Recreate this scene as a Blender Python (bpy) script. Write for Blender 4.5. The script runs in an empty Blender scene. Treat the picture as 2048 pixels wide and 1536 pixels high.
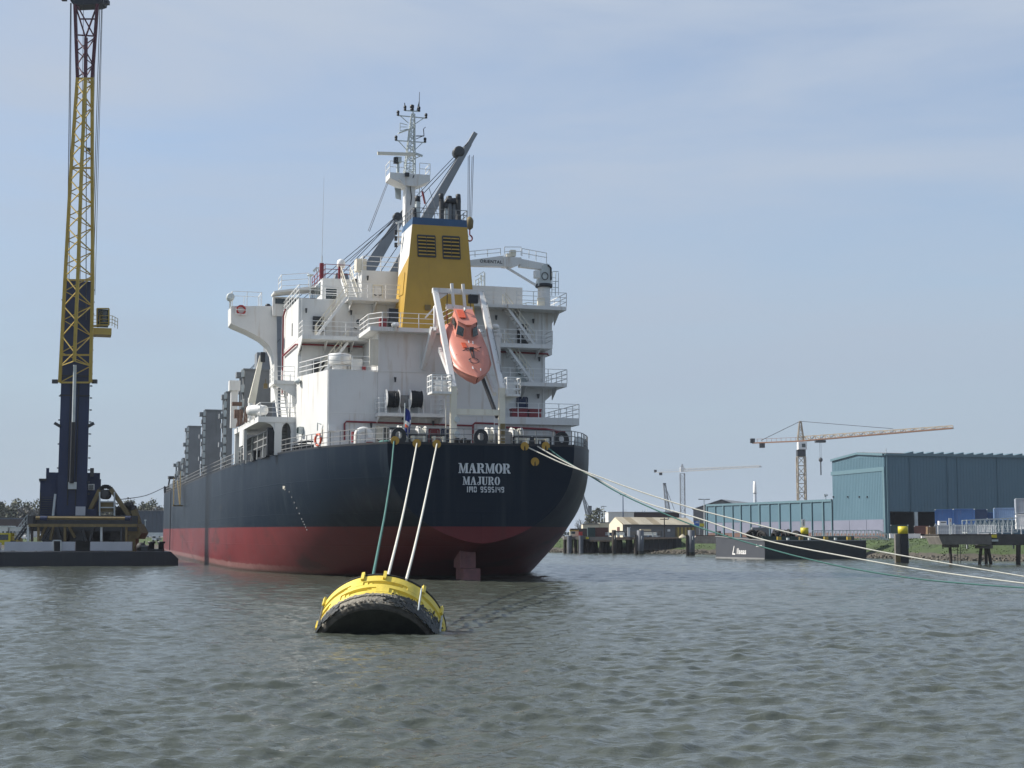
import bpy, bmesh, math, random
import numpy as np
from math import sin, cos, tan, atan, atan2, sqrt, pi, radians, hypot, floor
from mathutils import Vector, Matrix
random.seed(7)
SC = bpy.context.scene
COL = SC.collection

# ------------------------------------------------------------------ camera
EYE = 3.0                      # metres above the water
FPX = 2958.0                   # focal length in pixels of a 2048 px wide picture
PT = atan(304 / FPX)           # upward pitch
CP, SP = cos(PT), sin(PT)
cd = bpy.data.cameras.new('camera'); cam = bpy.data.objects.new('camera', cd); COL.objects.link(cam)
cam.location = (0, 0, EYE); cam.rotation_euler = (pi / 2 + PT, 0, 0)
cd.sensor_width = 36; cd.lens = 36 * FPX / 2048; cd.clip_start = .5; cd.clip_end = 9000
SC.camera = cam

# ------------------------------------------------------------------ sky, sun, exposure
SUN_EL, SUN_AZ = radians(40), radians(-83)      # azimuth measured from +Y towards +X
w = bpy.data.worlds.new('World'); SC.world = w; w.use_nodes = True
nt = w.node_tree; nt.nodes.clear()
def wn(t, **k):
    n = nt.nodes.new(t)
    for a, v in k.items(): setattr(n, a, v)
    return n
wo = wn('ShaderNodeOutputWorld'); bg = wn('ShaderNodeBackground'); bg.inputs['Strength'].default_value = .088
sky = wn('ShaderNodeTexSky', sky_type='NISHITA', sun_disc=False, sun_elevation=SUN_EL, sun_rotation=SUN_AZ,
         altitude=0, air_density=1.0, dust_density=1.0, ozone_density=2.5)
tc = wn('ShaderNodeTexCoord'); mp = wn('ShaderNodeMapping'); mp.inputs['Scale'].default_value = (1.8, 1.8, 9.0)
mp.inputs['Rotation'].default_value = (radians(8), radians(4), radians(20))
n1 = wn('ShaderNodeTexNoise'); n1.inputs['Scale'].default_value = 1.25; n1.inputs['Detail'].default_value = 7
n1.inputs['Roughness'].default_value = .52; n1.inputs['Distortion'].default_value = .35
rp = wn('ShaderNodeMapRange'); rp.inputs['From Min'].default_value = .34; rp.inputs['From Max'].default_value = .66
rp.inputs['To Min'].default_value = .25; rp.inputs['To Max'].default_value = 1.0
mix = wn('ShaderNodeMix', data_type='RGBA'); mix.inputs['B'].default_value = (3.1, 3.6, 4.4, 1)
nt.links.new(tc.outputs['Generated'], mp.inputs['Vector']); nt.links.new(mp.outputs['Vector'], n1.inputs['Vector'])
nt.links.new(n1.outputs['Fac'], rp.inputs['Value']); nt.links.new(rp.outputs['Result'], mix.inputs['Factor'])
nt.links.new(sky.outputs['Color'], mix.inputs['A']); # low haze layer of the same tone all round the horizon
sx = wn('ShaderNodeSeparateXYZ'); nt.links.new(tc.outputs['Generated'], sx.inputs[0])
hz = wn('ShaderNodeMapRange', interpolation_type='SMOOTHSTEP'); hz.inputs['From Min'].default_value = -.02; hz.inputs['From Max'].default_value = .30
hz.inputs['To Min'].default_value = .92; hz.inputs['To Max'].default_value = 0; nt.links.new(sx.outputs['Z'], hz.inputs['Value'])
mix2 = wn('ShaderNodeMix', data_type='RGBA'); mix2.inputs['B'].default_value = (2.45, 3.0, 3.65, 1)
nt.links.new(hz.outputs['Result'], mix2.inputs['Factor']); nt.links.new(mix.outputs['Result'], mix2.inputs['A'])
nt.links.new(mix2.outputs['Result'], bg.inputs['Color'])
nt.links.new(bg.outputs['Background'], wo.inputs['Surface'])

sl = bpy.data.lights.new('sun', 'SUN'); sl.energy = 3.7; sl.angle = radians(.6); sl.color = (1, .95, .87)
so = bpy.data.objects.new('sun', sl); COL.objects.link(so)
sd = Vector((sin(SUN_AZ) * cos(SUN_EL), cos(SUN_AZ) * cos(SUN_EL), sin(SUN_EL)))
so.rotation_euler = sd.to_track_quat('Z', 'Y').to_euler(); so.location = sd * 300
SC.view_settings.view_transform = 'Standard'; SC.view_settings.look = 'None'
SC.view_settings.exposure = 0.84; SC.view_settings.gamma = 1; SC.view_settings.use_curve_mapping = False

# ------------------------------------------------------------------ where things stand
TH = radians(16.2); CT, ST = cos(TH), sin(TH); XC, YC = -2.0, 100.0    # ship heading and stern position
def ray(px, py):
    cx = (px - 1024) / FPX; cy = (768 - py) / FPX
    return (cx, CP - cy * SP, SP + cy * CP)
def at(px, py, Y):
    d = ray(px, py); s = Y / d[1]; return Vector((d[0] * s, Y, EYE + d[2] * s))
def onz(px, py, z=0):
    d = ray(px, py); s = (z - EYE) / d[2]; return Vector((d[0] * s, d[1] * s, z))
def toship(x, y):
    dx, dy = x - XC, y - YC; return (dx * CT + dy * ST, -dx * ST + dy * CT)
OS = toship(0, 0)
def srd(px, py):
    d = ray(px, py); return (d[0] * CT + d[1] * ST, -d[0] * ST + d[1] * CT, d[2])
def sv(px, py, v):
    d = srd(px, py); s = (v - OS[1]) / d[1]; return Vector((OS[0] + s * d[0], v, EYE + s * d[2]))
def su(px, py, u):
    d = srd(px, py); s = (u - OS[0]) / d[0]; return Vector((u, OS[1] + s * d[1], EYE + s * d[2]))
def sw(px, py, z):
    d = srd(px, py); s = (z - EYE) / d[2]; return Vector((OS[0] + s * d[0], OS[1] + s * d[1], z))

# ------------------------------------------------------------------ materials
MATS = {}
def pm(name, col, rough=.55, metal=0, var=.15, scale=1.5, streak=0, scol=(.16, .075, .035), sscale=1.2, bump=0, bscale=8, spec=.5):
    m = bpy.data.materials.new(name); m.use_nodes = True; t = m.node_tree; b = t.nodes['Principled BSDF']
    L = t.links.new
    def N(ty, **k):
        n = t.nodes.new(ty)
        for a, v in k.items(): setattr(n, a, v)
        return n
    c = N('ShaderNodeTexCoord')
    no = N('ShaderNodeTexNoise'); no.inputs['Scale'].default_value = scale; no.inputs['Detail'].default_value = 6
    no.inputs['Roughness'].default_value = .62; L(c.outputs['Object'], no.inputs['Vector'])
    mr = N('ShaderNodeMapRange'); mr.inputs['From Min'].default_value = .3; mr.inputs['From Max'].default_value = .7
    mr.inputs['To Min'].default_value = 1 - var; mr.inputs['To Max'].default_value = 1 + var * .6
    L(no.outputs['Fac'], mr.inputs['Value'])
    mu = N('ShaderNodeVectorMath', operation='MULTIPLY'); mu.inputs[0].default_value = col
    L(mr.outputs['Result'], mu.inputs[1]); out = mu.outputs[0]
    if streak:
        mp = N('ShaderNodeMapping'); mp.inputs['Scale'].default_value = (sscale, sscale, sscale * .09)
        L(c.outputs['Object'], mp.inputs['Vector'])
        n2 = N('ShaderNodeTexNoise'); n2.inputs['Scale'].default_value = 2.2; n2.inputs['Detail'].default_value = 5
        n2.inputs['Roughness'].default_value = .6; L(mp.outputs['Vector'], n2.inputs['Vector'])
        r2 = N('ShaderNodeMapRange'); r2.inputs['From Min'].default_value = .56; r2.inputs['From Max'].default_value = .78
        r2.inputs['To Max'].default_value = streak; L(n2.outputs['Fac'], r2.inputs['Value'])
        mx = N('ShaderNodeMix', data_type='RGBA'); L(r2.outputs['Result'], mx.inputs['Factor'])
        L(out, mx.inputs['A']); mx.inputs['B'].default_value = (*scol, 1); out = mx.outputs['Result']
    L(out, b.inputs['Base Color'])
    rr = N('ShaderNodeMapRange'); rr.inputs['To Min'].default_value = max(.05, rough - .1); rr.inputs['To Max'].default_value = min(1, rough + .12)
    L(no.outputs['Fac'], rr.inputs['Value']); L(rr.outputs['Result'], b.inputs['Roughness'])
    b.inputs['Metallic'].default_value = metal; b.inputs['Specular IOR Level'].default_value = spec
    if bump:
        n3 = N('ShaderNodeTexNoise'); n3.inputs['Scale'].default_value = bscale; n3.inputs['Detail'].default_value = 4
        L(c.outputs['Object'], n3.inputs['Vector'])
        bu = N('ShaderNodeBump'); bu.inputs['Strength'].default_value = min(1, bump); bu.inputs['Distance'].default_value = .05
        L(n3.outputs['Fac'], bu.inputs['Height']); L(bu.outputs['Normal'], b.inputs['Normal'])
    MATS[name] = m; return m
WHITE = pm('ship_white', (.67, .67, .65), .45, var=.07, scale=.35, streak=.7, scol=(.40, .30, .19), sscale=1.1)
WHITE2 = pm('rail_white', (.74, .74, .72), .45, var=.1, scale=1)
CREAM = pm('davit_cream', (.70, .66, .55), .5, var=.12, scale=.8, streak=.5, scol=(.36, .24, .1), sscale=2)
CREAM2 = pm('rope_cream', (.60, .585, .51), .8, var=.2, scale=8)
GREENROPE = pm('rope_green', (.05, .15, .13), .8, var=.25, scale=8)
SLATE = pm('pale_blue_grey', (.44, .46, .49), .5, var=.1, scale=.5)
DKRED = pm('pipe_red', (.20, .018, .025), .45, var=.2)
RED = pm('bright_red', (.42, .035, .03), .45, var=.2)
BLACK = pm('black_paint', (.012, .014, .018), .5, var=.3)
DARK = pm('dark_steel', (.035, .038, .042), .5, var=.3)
SOOT = pm('soot', (.055, .055, .055), .7, var=.4, scale=1)
GLASS = pm('dark_glass', (.016, .028, .03), .08, var=.2, spec=.8)
YEL = pm('funnel_yellow', (.42, .255, .03), .5, var=.10, scale=.4, streak=.25, scol=(.22, .12, .03))
BLUE = pm('band_blue', (.02, .07, .15), .5, var=.15)
STEELG = pm('crane_grey', (.20, .215, .23), .5, var=.15, scale=.6, streak=.25, scol=(.1, .08, .06))
GREY = pm('deck_grey', (.21, .215, .215), .6, var=.2, scale=.4, streak=.4, scol=(.08, .075, .07))
CONC = pm('concrete', (.15, .14, .125), .85, var=.35, scale=.7, streak=.5, scol=(.06, .055, .045), bump=.5)
ORANGE = pm('lifeboat_orange', (.57, .212, .152), .42, var=.06, scale=.6)
ORANGE2 = pm('orange_red', (.62, .10, .04), .4, var=.1)
NAVY = pm('crane_navy', (.009, .022, .072), .55, var=.25, scale=.4, streak=.3, scol=(.02, .02, .03))
CRYEL = pm('crane_yellow', (.43, .31, .06), .5, var=.18, scale=1, streak=.35, scol=(.2, .12, .04))
DKYEL = pm('grimy_yellow', (.17, .125, .045), .6, var=.3, scale=1, streak=.5, scol=(.08, .05, .03))
MAROON = pm('jib_maroon', (.085, .018, .03), .5, var=.3)
WIRE = pm('wire', (.05, .055, .06), .6, var=.2)
BUOYY = pm('buoy_yellow', (.70, .54, .075), .55, var=.16, scale=1.6, streak=.55, scol=(.30, .20, .06), sscale=3, bump=.12, bscale=5)
RATY = pm('rat_guard_yellow', (.45, .26, .035), .55, var=.2, scale=3)
BARN = pm('barnacle', (.25, .228, .185), .9, var=.5, scale=5, bump=1, bscale=14)
BARND = pm('barnacle_dark', (.075, .068, .056), .9, var=.5, scale=4, bump=.8, bscale=10)
WEED = pm('weed', (.013, .015, .012), .5, var=.6, scale=4, bump=.5)
WOODD = pm('dark_timber', (.045, .036, .03), .85, var=.4, scale=2, streak=.4, scol=(.02, .02, .018), bump=.4)
PILEG = pm('pile_grey', (.10, .11, .13), .6, var=.25, scale=.8, streak=.45, scol=(.05, .05, .045))
TEAL = pm('cladding_teal', (.075, .145, .185), .55, var=.07, scale=.15)
TEALTRIM = pm('trim_teal', (.10, .175, .205), .5, var=.08)
LILAC = pm('panel_lilac', (.17, .18, .235), .5, var=.07, scale=.3)
BRICKRED = pm('brick_plinth', (.13, .075, .06), .85, var=.2, scale=2)
ROOFG = pm('roof_grey', (.17, .18, .19), .7, var=.25, scale=.3)
ROOFC = pm('roof_cream', (.42, .37, .27), .65, var=.22, scale=.25, streak=.2, scol=(.25, .18, .1))
WALLC = pm('wall_cream', (.62, .57, .43), .7, var=.08)
WALLG = pm('wall_grey', (.165, .165, .165), .8, var=.15, scale=.5)
WALLW = pm('wall_white', (.60, .59, .55), .7, var=.08)
BROWN = pm('brown_cladding', (.045, .03, .028), .8, var=.2)
CONTB = pm('container_blue', (.035, .105, .27), .5, var=.15, scale=.8, streak=.25)
CONTL = pm('container_light_blue', (.15, .24, .40), .5, var=.12, streak=.2)
CONTD = pm('container_navy', (.016, .04, .10), .5, var=.2)
CONTG = pm('container_grey', (.33, .36, .40), .55, var=.15, streak=.3)
CONTR = pm('container_brown', (.12, .045, .035), .6, var=.2, streak=.3)
CONTGR = pm('container_green', (.02, .05, .045), .5, var=.2)
CAPY = pm('cap_yellow', (.55, .46, .02), .5, var=.15, scale=2)
PALLET = pm('pallet_wood', (.42, .28, .15), .8, var=.3, scale=3)
WHITEP = pm('barrier_white', (.75, .74, .72), .6, var=.08)
GALV = pm('galvanised', (.50, .54, .53), .5, var=.15)
CRANEW = pm('tower_crane_buff', (.40, .33, .24), .6, var=.2, scale=.5)
CRANEO = pm('tower_crane_orange', (.26, .135, .075), .6, var=.2)
CRANEP = pm('tower_crane_pale', (.30, .31, .32), .6, var=.15)
TYRE = pm('tyre_black', (.016, .016, .016), .85, var=.3)
BARGE = pm('barge_navy', (.010, .014, .023), .5, var=.35, scale=.4, streak=.6, scol=(.03, .03, .035))
BARGELIT = pm('barge_sunlit', (.055, .06, .072), .5, var=.15, scale=.5, streak=.2, scol=(.03, .03, .03))  # lighter than the barge hull: sunlight on the end face put into the colour
BARGEB = pm('barge_black_green', (.012, .018, .02), .55, var=.35, scale=.4, streak=.5, scol=(.03, .028, .025))
LETTER = pm('letter_white', (.60, .62, .64), .6, var=.1, scale=3)
FLAGB = pm('flag_blue', (.015, .03, .20), .8, var=.15)
SIGNB = pm('sign_blue', (.02, .12, .42), .6, var=.08)
BARK = pm('bark', (.05, .045, .04), .9, var=.3)
LEAFY = pm('leaf_spring', (.095, .102, .064), .8, var=.35, scale=.4)
LEAFG = pm('twig_grey', (.125, .12, .108), .9, var=.25, scale=.4)
LEAFD = pm('leaf_dark', (.028, .04, .022), .8, var=.35, scale=.6)
GRASS = pm('grass', (.046, .072, .020), .9, var=.45, scale=.35, bump=.8, bscale=3)
STONE = pm('riprap', (.12, .11, .09), .9, var=.4, scale=1.5)
MUD = pm('mud', (.06, .052, .038), .8, var=.4, scale=.7, bump=.6, bscale=2)
PAVE = pm('yard', (.14, .135, .125), .9, var=.2, scale=.2)
FARBLUE = pm('far_shed_blue', (.055, .075, .10), .7, var=.1)

# ------------------------------------------------------------------ mesh building
class MB:
    def __init__(s): s.v = []; s.f = []; s.mi = []; s.sm = []; s.cm = 0; s.cs = False
    def add(s, vs, fs):
        o = len(s.v); s.v += [tuple(p) for p in vs]; s.f += [tuple(i + o for i in f) for f in fs]
        s.mi += [s.cm] * len(fs); s.sm += [s.cs] * len(fs); return s
    def box(s, a, b):
        x0, y0, z0 = a; x1, y1, z1 = b
        return s.add([(x0, y0, z0), (x1, y0, z0), (x1, y1, z0), (x0, y1, z0), (x0, y0, z1), (x1, y0, z1), (x1, y1, z1), (x0, y1, z1)],
                     [(0, 3, 2, 1), (4, 5, 6, 7), (0, 1, 5, 4), (1, 2, 6, 5), (2, 3, 7, 6), (3, 0, 4, 7)])
    def cb(s, c, d):           # box by centre and size
        return s.box([c[i] - d[i] / 2 for i in range(3)], [c[i] + d[i] / 2 for i in range(3)])
    def bar(s, p, q, w, h=None, up=(0, 0, 1), w2=None, h2=None):
        p, q = Vector(p), Vector(q); h = w if h is None else h; w2 = w if w2 is None else w2; h2 = h if h2 is None else h2
        d = (q - p).normalized(); up = Vector(up)
        if abs(d.dot(up)) > .97: up = Vector((1, 0, 0)) if abs(d.x) < .9 else Vector((0, 1, 0))
        r = d.cross(up).normalized(); n = r.cross(d)
        vs = [p + r * a * w / 2 + n * b * h / 2 for a, b in ((-1, -1), (1, -1), (1, 1), (-1, 1))] + \
             [q + r * a * w2 / 2 + n * b * h2 / 2 for a, b in ((-1, -1), (1, -1), (1, 1), (-1, 1))]
        return s.add(vs, [(3, 2, 1, 0), (4, 5, 6, 7), (0, 1, 5, 4), (1, 2, 6, 5), (2, 3, 7, 6), (3, 0, 4, 7)])
    def tube(s, pts, r, n=8, caps=True, r2=None):
        pts = [Vector(p) for p in pts]; k = len(pts); vs = []; fs = []
        prev = None
        for i, p in enumerate(pts):
            d = (pts[min(i + 1, k - 1)] - pts[max(i - 1, 0)]).normalized()
            if prev is None:
                a = Vector((0, 0, 1)) if abs(d.z) < .9 else Vector((1, 0, 0))
                x = d.cross(a).normalized()
            else:
                x = (prev - d * prev.dot(d)).normalized()
            prev = x; y = d.cross(x)
            rr = r if r2 is None else r + (r2 - r) * i / (k - 1)
            vs += [p + (x * cos(2 * pi * j / n) + y * sin(2 * pi * j / n)) * rr for j in range(n)]
        for i in range(k - 1):
            for j in range(n):
                a = i * n + j; b = i * n + (j + 1) % n; fs.append((a, b, b + n, a + n))
        cs = s.cs; s.cs = n > 5; s.add(vs, fs); s.cs = False
        if caps: s.add(vs[:n], [tuple(reversed(range(n)))]); s.add(vs[-n:], [tuple(range(n))])
        s.cs = cs; return s
    def cyl(s, p, q, r, n=14, r2=None): return s.tube([p, q], r, n, True, r2)
    def lathe(s, prof, o, d, n=24, smooth=True, caps=True):   # prof: (distance along d, radius)
        o = Vector(o); d = Vector(d).normalized(); a = Vector((0, 0, 1)) if abs(d.z) < .9 else Vector((1, 0, 0))
        x = d.cross(a).normalized(); y = d.cross(x); vs = []
        for t, r in prof: vs += [o + d * t + (x * cos(2 * pi * j / n) + y * sin(2 * pi * j / n)) * r for j in range(n)]
        fs = []
        for i in range(len(prof) - 1):
            for j in range(n):
                p = i * n + j; q = i * n + (j + 1) % n; fs.append((p, q, q + n, p + n))
        if caps: fs += [tuple(reversed(range(n))), tuple(range((len(prof) - 1) * n, len(prof) * n))]
        cs = s.cs; s.cs = smooth; s.add(vs, fs); s.cs = cs; return s
    def prism(s, poly, ext):          # 3-D polygon extruded by vector
        n = len(poly); e = Vector(ext); vs = [Vector(p) for p in poly] + [Vector(p) + e for p in poly]
        return s.add(vs, [tuple(reversed(range(n))), tuple(range(n, 2 * n))] + [(i, (i + 1) % n, (i + 1) % n + n, i + n) for i in range(n)])
    def build(s, name, mats, parent=None, bevel=0, **tags):
        if not isinstance(mats, (list, tuple)): mats = [mats]
        me = bpy.data.meshes.new(name); me.from_pydata(s.v, [], s.f)
        for m in mats: me.materials.append(m)
        me.polygons.foreach_set('material_index', s.mi); me.polygons.foreach_set('use_smooth', s.sm)
        bm = bmesh.new(); bm.from_mesh(me); bmesh.ops.recalc_face_normals(bm, faces=bm.faces)
        bm.to_mesh(me); bm.free()
        me.update(); return link(name, me, parent, **tags)
def link(name, me, parent=None, **tags):
    o = bpy.data.objects.new(name, me); COL.objects.link(o)
    if parent is not None: o.parent = parent
    for k, v in tags.items():
        if v: o[k] = v
    return o
def thing(name, label, cat, loc=(0, 0, 0), rz=0, group=None, kind=None):
    o = link(name, None); o.location = loc; o.rotation_euler = (0, 0, rz); o['label'] = label; o['category'] = cat
    if group: o['group'] = group
    return o
def shipthing(name, label, cat, base, group=None):
    "a separate thing on board; its parts are given in ship coordinates minus base"
    u, v, z = base
    return thing(name, label, cat, (XC + u * CT - v * ST, YC + u * ST + v * CT, z), TH, group)
def dup(root, loc=None, rz=None, label=None, parent=None):
    r = root.copy(); COL.objects.link(r)
    if loc is not None: r.location = loc
    if rz is not None: r.rotation_euler = (0, 0, rz)
    if label: r['label'] = label
    if parent is not None: r.parent = parent
    for ch in list(root.children):
        c = ch.copy(); COL.objects.link(c); c.parent = r
        for g in ch.children:
            d = g.copy(); COL.objects.link(d); d.parent = c
    return r
def lerp(a, b, t): return Vector(a) + (Vector(b) - Vector(a)) * t
def interp(tab, x):
    if x <= tab[0][0]: return tab[0][1]
    for (a, p), (b, q) in zip(tab, tab[1:]):
        if x <= b: return p + (q - p) * (x - a) / (b - a)
    return tab[-1][1]
def resample(pts, step):
    out = [Vector(pts[0])]
    for a, b in zip(pts, pts[1:]):
        n = max(1, round((Vector(b) - Vector(a)).length / step))
        out += [lerp(a, b, k / n) for k in range(1, n + 1)]
    return out
def railing(pts, h=1.08, step=1.5, r=.022, bars=(1, .66, .33), mb=None):
    mb = mb or MB(); P = resample(pts, step)
    for p in P: mb.bar(p, p + Vector((0, 0, h)), r * 2.4)
    for f in bars:
        q = [Vector(p) + Vector((0, 0, h * f)) for p in pts]
        for a, b in zip(q, q[1:]): mb.bar(a, b, r * 2)
    return mb
def stair(name, a, b, width, wdir, parent, mat, rmat=None, n=None, rail=True):
    "inclined ladder from foot a to head b"
    a, b, wd = Vector(a), Vector(b), Vector(wdir).normalized() * width / 2
    o = MB().bar(a - wd, b - wd, .06, .2).build(name, mat, parent); MB().bar(a + wd, b + wd, .06, .2).build('stringer', mat, o)
    n = n or max(4, int((b - a).z / .27)); m = MB(); dd = (b - a); dh = Vector((dd.x, dd.y, 0))
    dh = dh.normalized() if dh.length > .05 else Vector((0, 0, 0))
    for i in range(1, n):
        c = lerp(a, b, i / n); m.bar(c - wd, c + wd, .22, .05)
    m.build('tread', mat, o, kind='stuff')
    if rail:
        for s in (-1, 1):
            m = MB(); up = Vector((0, 0, .95))
            m.bar(a + wd * s + up, b + wd * s + up, .05)
            m.bar(a + wd * s + up * .5, b + wd * s + up * .5, .04)
            for t in (0, .25, .5, .75, 1): c = lerp(a, b, t) + wd * s; m.bar(c, c + up, .05)
            m.build('handrail', rmat or mat, o)
    return o
def ladder(p, q, w, wd, mb=None, step=.3, r=.03):
    mb = mb or MB(); p, q = Vector(p), Vector(q); wd = Vector(wd).normalized() * w / 2
    for s in (-1, 1): mb.bar(p + wd * s, q + wd * s, r * 1.6)
    n = int((q - p).length / step)
    for i in range(1, n): c = lerp(p, q, i / n); mb.bar(c - wd, c + wd, r)
    return mb
def lattice(mb, legs0, legs1, n, r, rd, ring=True, phase=0):
    "trussed mast: legs from legs0 to legs1 in n bays"
    k = len(legs0); P = [[lerp(a, b, i / n) for a, b in zip(legs0, legs1)] for i in range(n + 1)]
    for a, b in zip(legs0, legs1): mb.bar(a, b, r)
    for i in range(n):
        for j in range(k):
            j2 = (j + 1) % k
            if k == 2 and j == 1: break
            if (i + j + phase) % 2: mb.bar(P[i][j], P[i + 1][j2], rd)
            else: mb.bar(P[i][j2], P[i + 1][j], rd)
            if ring: mb.bar(P[i + 1][j], P[i + 1][j2], rd)
    return mb
def text_mesh(body, size, o, right, up, depth=.01, shear=0, spacing=1.0):
    "lettering as geometry on the plane (o, right, up), centred on o"
    cu = bpy.data.curves.new('lettering', 'FONT'); cu.body = body; cu.size = size; cu.align_x = 'CENTER'; cu.align_y = 'CENTER'
    cu.extrude = depth; cu.shear = shear; cu.space_character = spacing; cu.resolution_u = 3; cu.offset = size * .018
    t = bpy.data.objects.new('lettering', cu); COL.objects.link(t)
    me = bpy.data.meshes.new_from_object(t); bpy.data.objects.remove(t); bpy.data.curves.remove(cu)
    right, up, o = Vector(right).normalized(), Vector(up).normalized(), Vector(o); n = right.cross(up)
    for v in me.vertices: v.co = o + right * v.co.x + up * v.co.y + n * v.co.z
    return me
# ================================================================== WATER
def make_water():
    rng = np.random.default_rng(3)
    ys = [4.0]
    while ys[-1] < 620:
        y = ys[-1]; ys.append(y + max(.07, min(.085 + (max(y, 30) - 30) * .0034, .42) if y < 300 else .42 + (y - 300) * .06))
    ys = np.array(ys)
    tn = np.concatenate([np.linspace(-1.6, -.47, 40)[:-1], np.linspace(-.47, .47, 680), np.linspace(.47, 1.6, 40)[1:]])
    Y, T = np.meshgrid(ys, tn, indexing='ij'); X = Y * T
    dY = np.gradient(ys)[:, None] * np.ones_like(T)
    DX = np.zeros_like(X); DYY = np.zeros_like(X); Z = np.zeros_like(X)
    N = 150
    lam = np.exp(rng.uniform(np.log(.2), np.log(2.5), N)); ang = rng.normal(radians(98), radians(33), N)
    ph = rng.uniform(0, 2 * pi, N); amp = .0049 * lam ** .66 * rng.uniform(.5, 1.25, N) * np.where(lam > 1.4, .62, 1.12)
    # patches of stronger and weaker wind
    gust = .85 + .14 * np.sin(X * .09 + Y * .05 + 1.0) * np.sin(Y * .11 - X * .03) + .08 * np.sin(X * .21 - Y * .17)
    for l, a, p, A in zip(lam, ang, ph, amp):
        k = 2 * pi / l; kx, ky = cos(a) * k, sin(a) * k
        fade = np.clip((l - 1.9 * dY) / (1.2 * dY), 0, 1) * np.clip((520 - Y) / 300, .35, 1)
        q = kx * X + ky * Y + p; c = np.cos(q); s = np.sin(q); A2 = A * fade * gust
        Z += A2 * c; DX -= .55 * A2 * cos(a) * s; DYY -= .55 * A2 * sin(a) * s
    X = X + DX; Y2 = Y + DYY
    co = np.stack([X, Y2, Z], -1).reshape(-1, 3); nr, nc = Z.shape
    i = np.arange(nr * nc).reshape(nr, nc)
    f = np.stack([i[:-1, :-1], i[:-1, 1:], i[1:, 1:], i[1:, :-1]], -1).reshape(-1, 4)
    base = np.array([(-4000, -300, -.6), (4000, -300, -.6), (4000, 4000, -.6), (-4000, 4000, -.6)])
    f = np.concatenate([f, [[len(co), len(co) + 1, len(co) + 2, len(co) + 3]]]); co = np.concatenate([co, base])
    me = bpy.data.meshes.new('water'); me.vertices.add(len(co)); me.vertices.foreach_set('co', co.ravel())
    me.loops.add(f.size); me.loops.foreach_set('vertex_index', f.ravel().astype(np.int32))
    me.polygons.add(len(f)); me.polygons.foreach_set('loop_start', np.arange(0, f.size, 4, dtype=np.int32))
    me.polygons.foreach_set('use_smooth', np.ones(len(f), bool)); me.update(calc_edges=True)
    m = bpy.data.materials.new('river_water'); m.use_nodes = True; t = m.node_tree; b = t.nodes['Principled BSDF']; L = t.links.new
    b.inputs['Base Color'].default_value = (.068, .077, .062, 1); b.inputs['Roughness'].default_value = .09
    b.inputs['IOR'].default_value = 1.333
    g = t.nodes.new('ShaderNodeNewGeometry')
    def nz(sc, d, st):
        mp = t.nodes.new('ShaderNodeMapping'); mp.inputs['Scale'].default_value = sc; L(g.outputs['Position'], mp.inputs['Vector'])
        n = t.nodes.new('ShaderNodeTexNoise'); n.inputs['Scale'].default_value = 1; n.inputs['Detail'].default_value = d
        n.inputs['Roughness'].default_value = .6; n.inputs['Distortion'].default_value = .3; L(mp.outputs['Vector'], n.inputs['Vector'])
        return n
    a = nz((4.5, 7.5, 1), 4, 1); c = nz((.9, 1.7, 1), 4, 1)
    b1 = t.nodes.new('ShaderNodeBump'); b1.inputs['Strength'].default_value = .9; b1.inputs['Distance'].default_value = .03
    b2 = t.nodes.new('ShaderNodeBump'); b2.inputs['Strength'].default_value = .6; b2.inputs['Distance'].default_value = .08
    L(c.outputs['Fac'], b2.inputs['Height']); L(a.outputs['Fac'], b1.inputs['Height'])
    L(b2.outputs['Normal'], b1.inputs['Normal']); L(b1.outputs['Normal'], b.inputs['Normal'])
    me.materials.append(m); o = link('water', me, kind='structure')
make_water()

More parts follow.
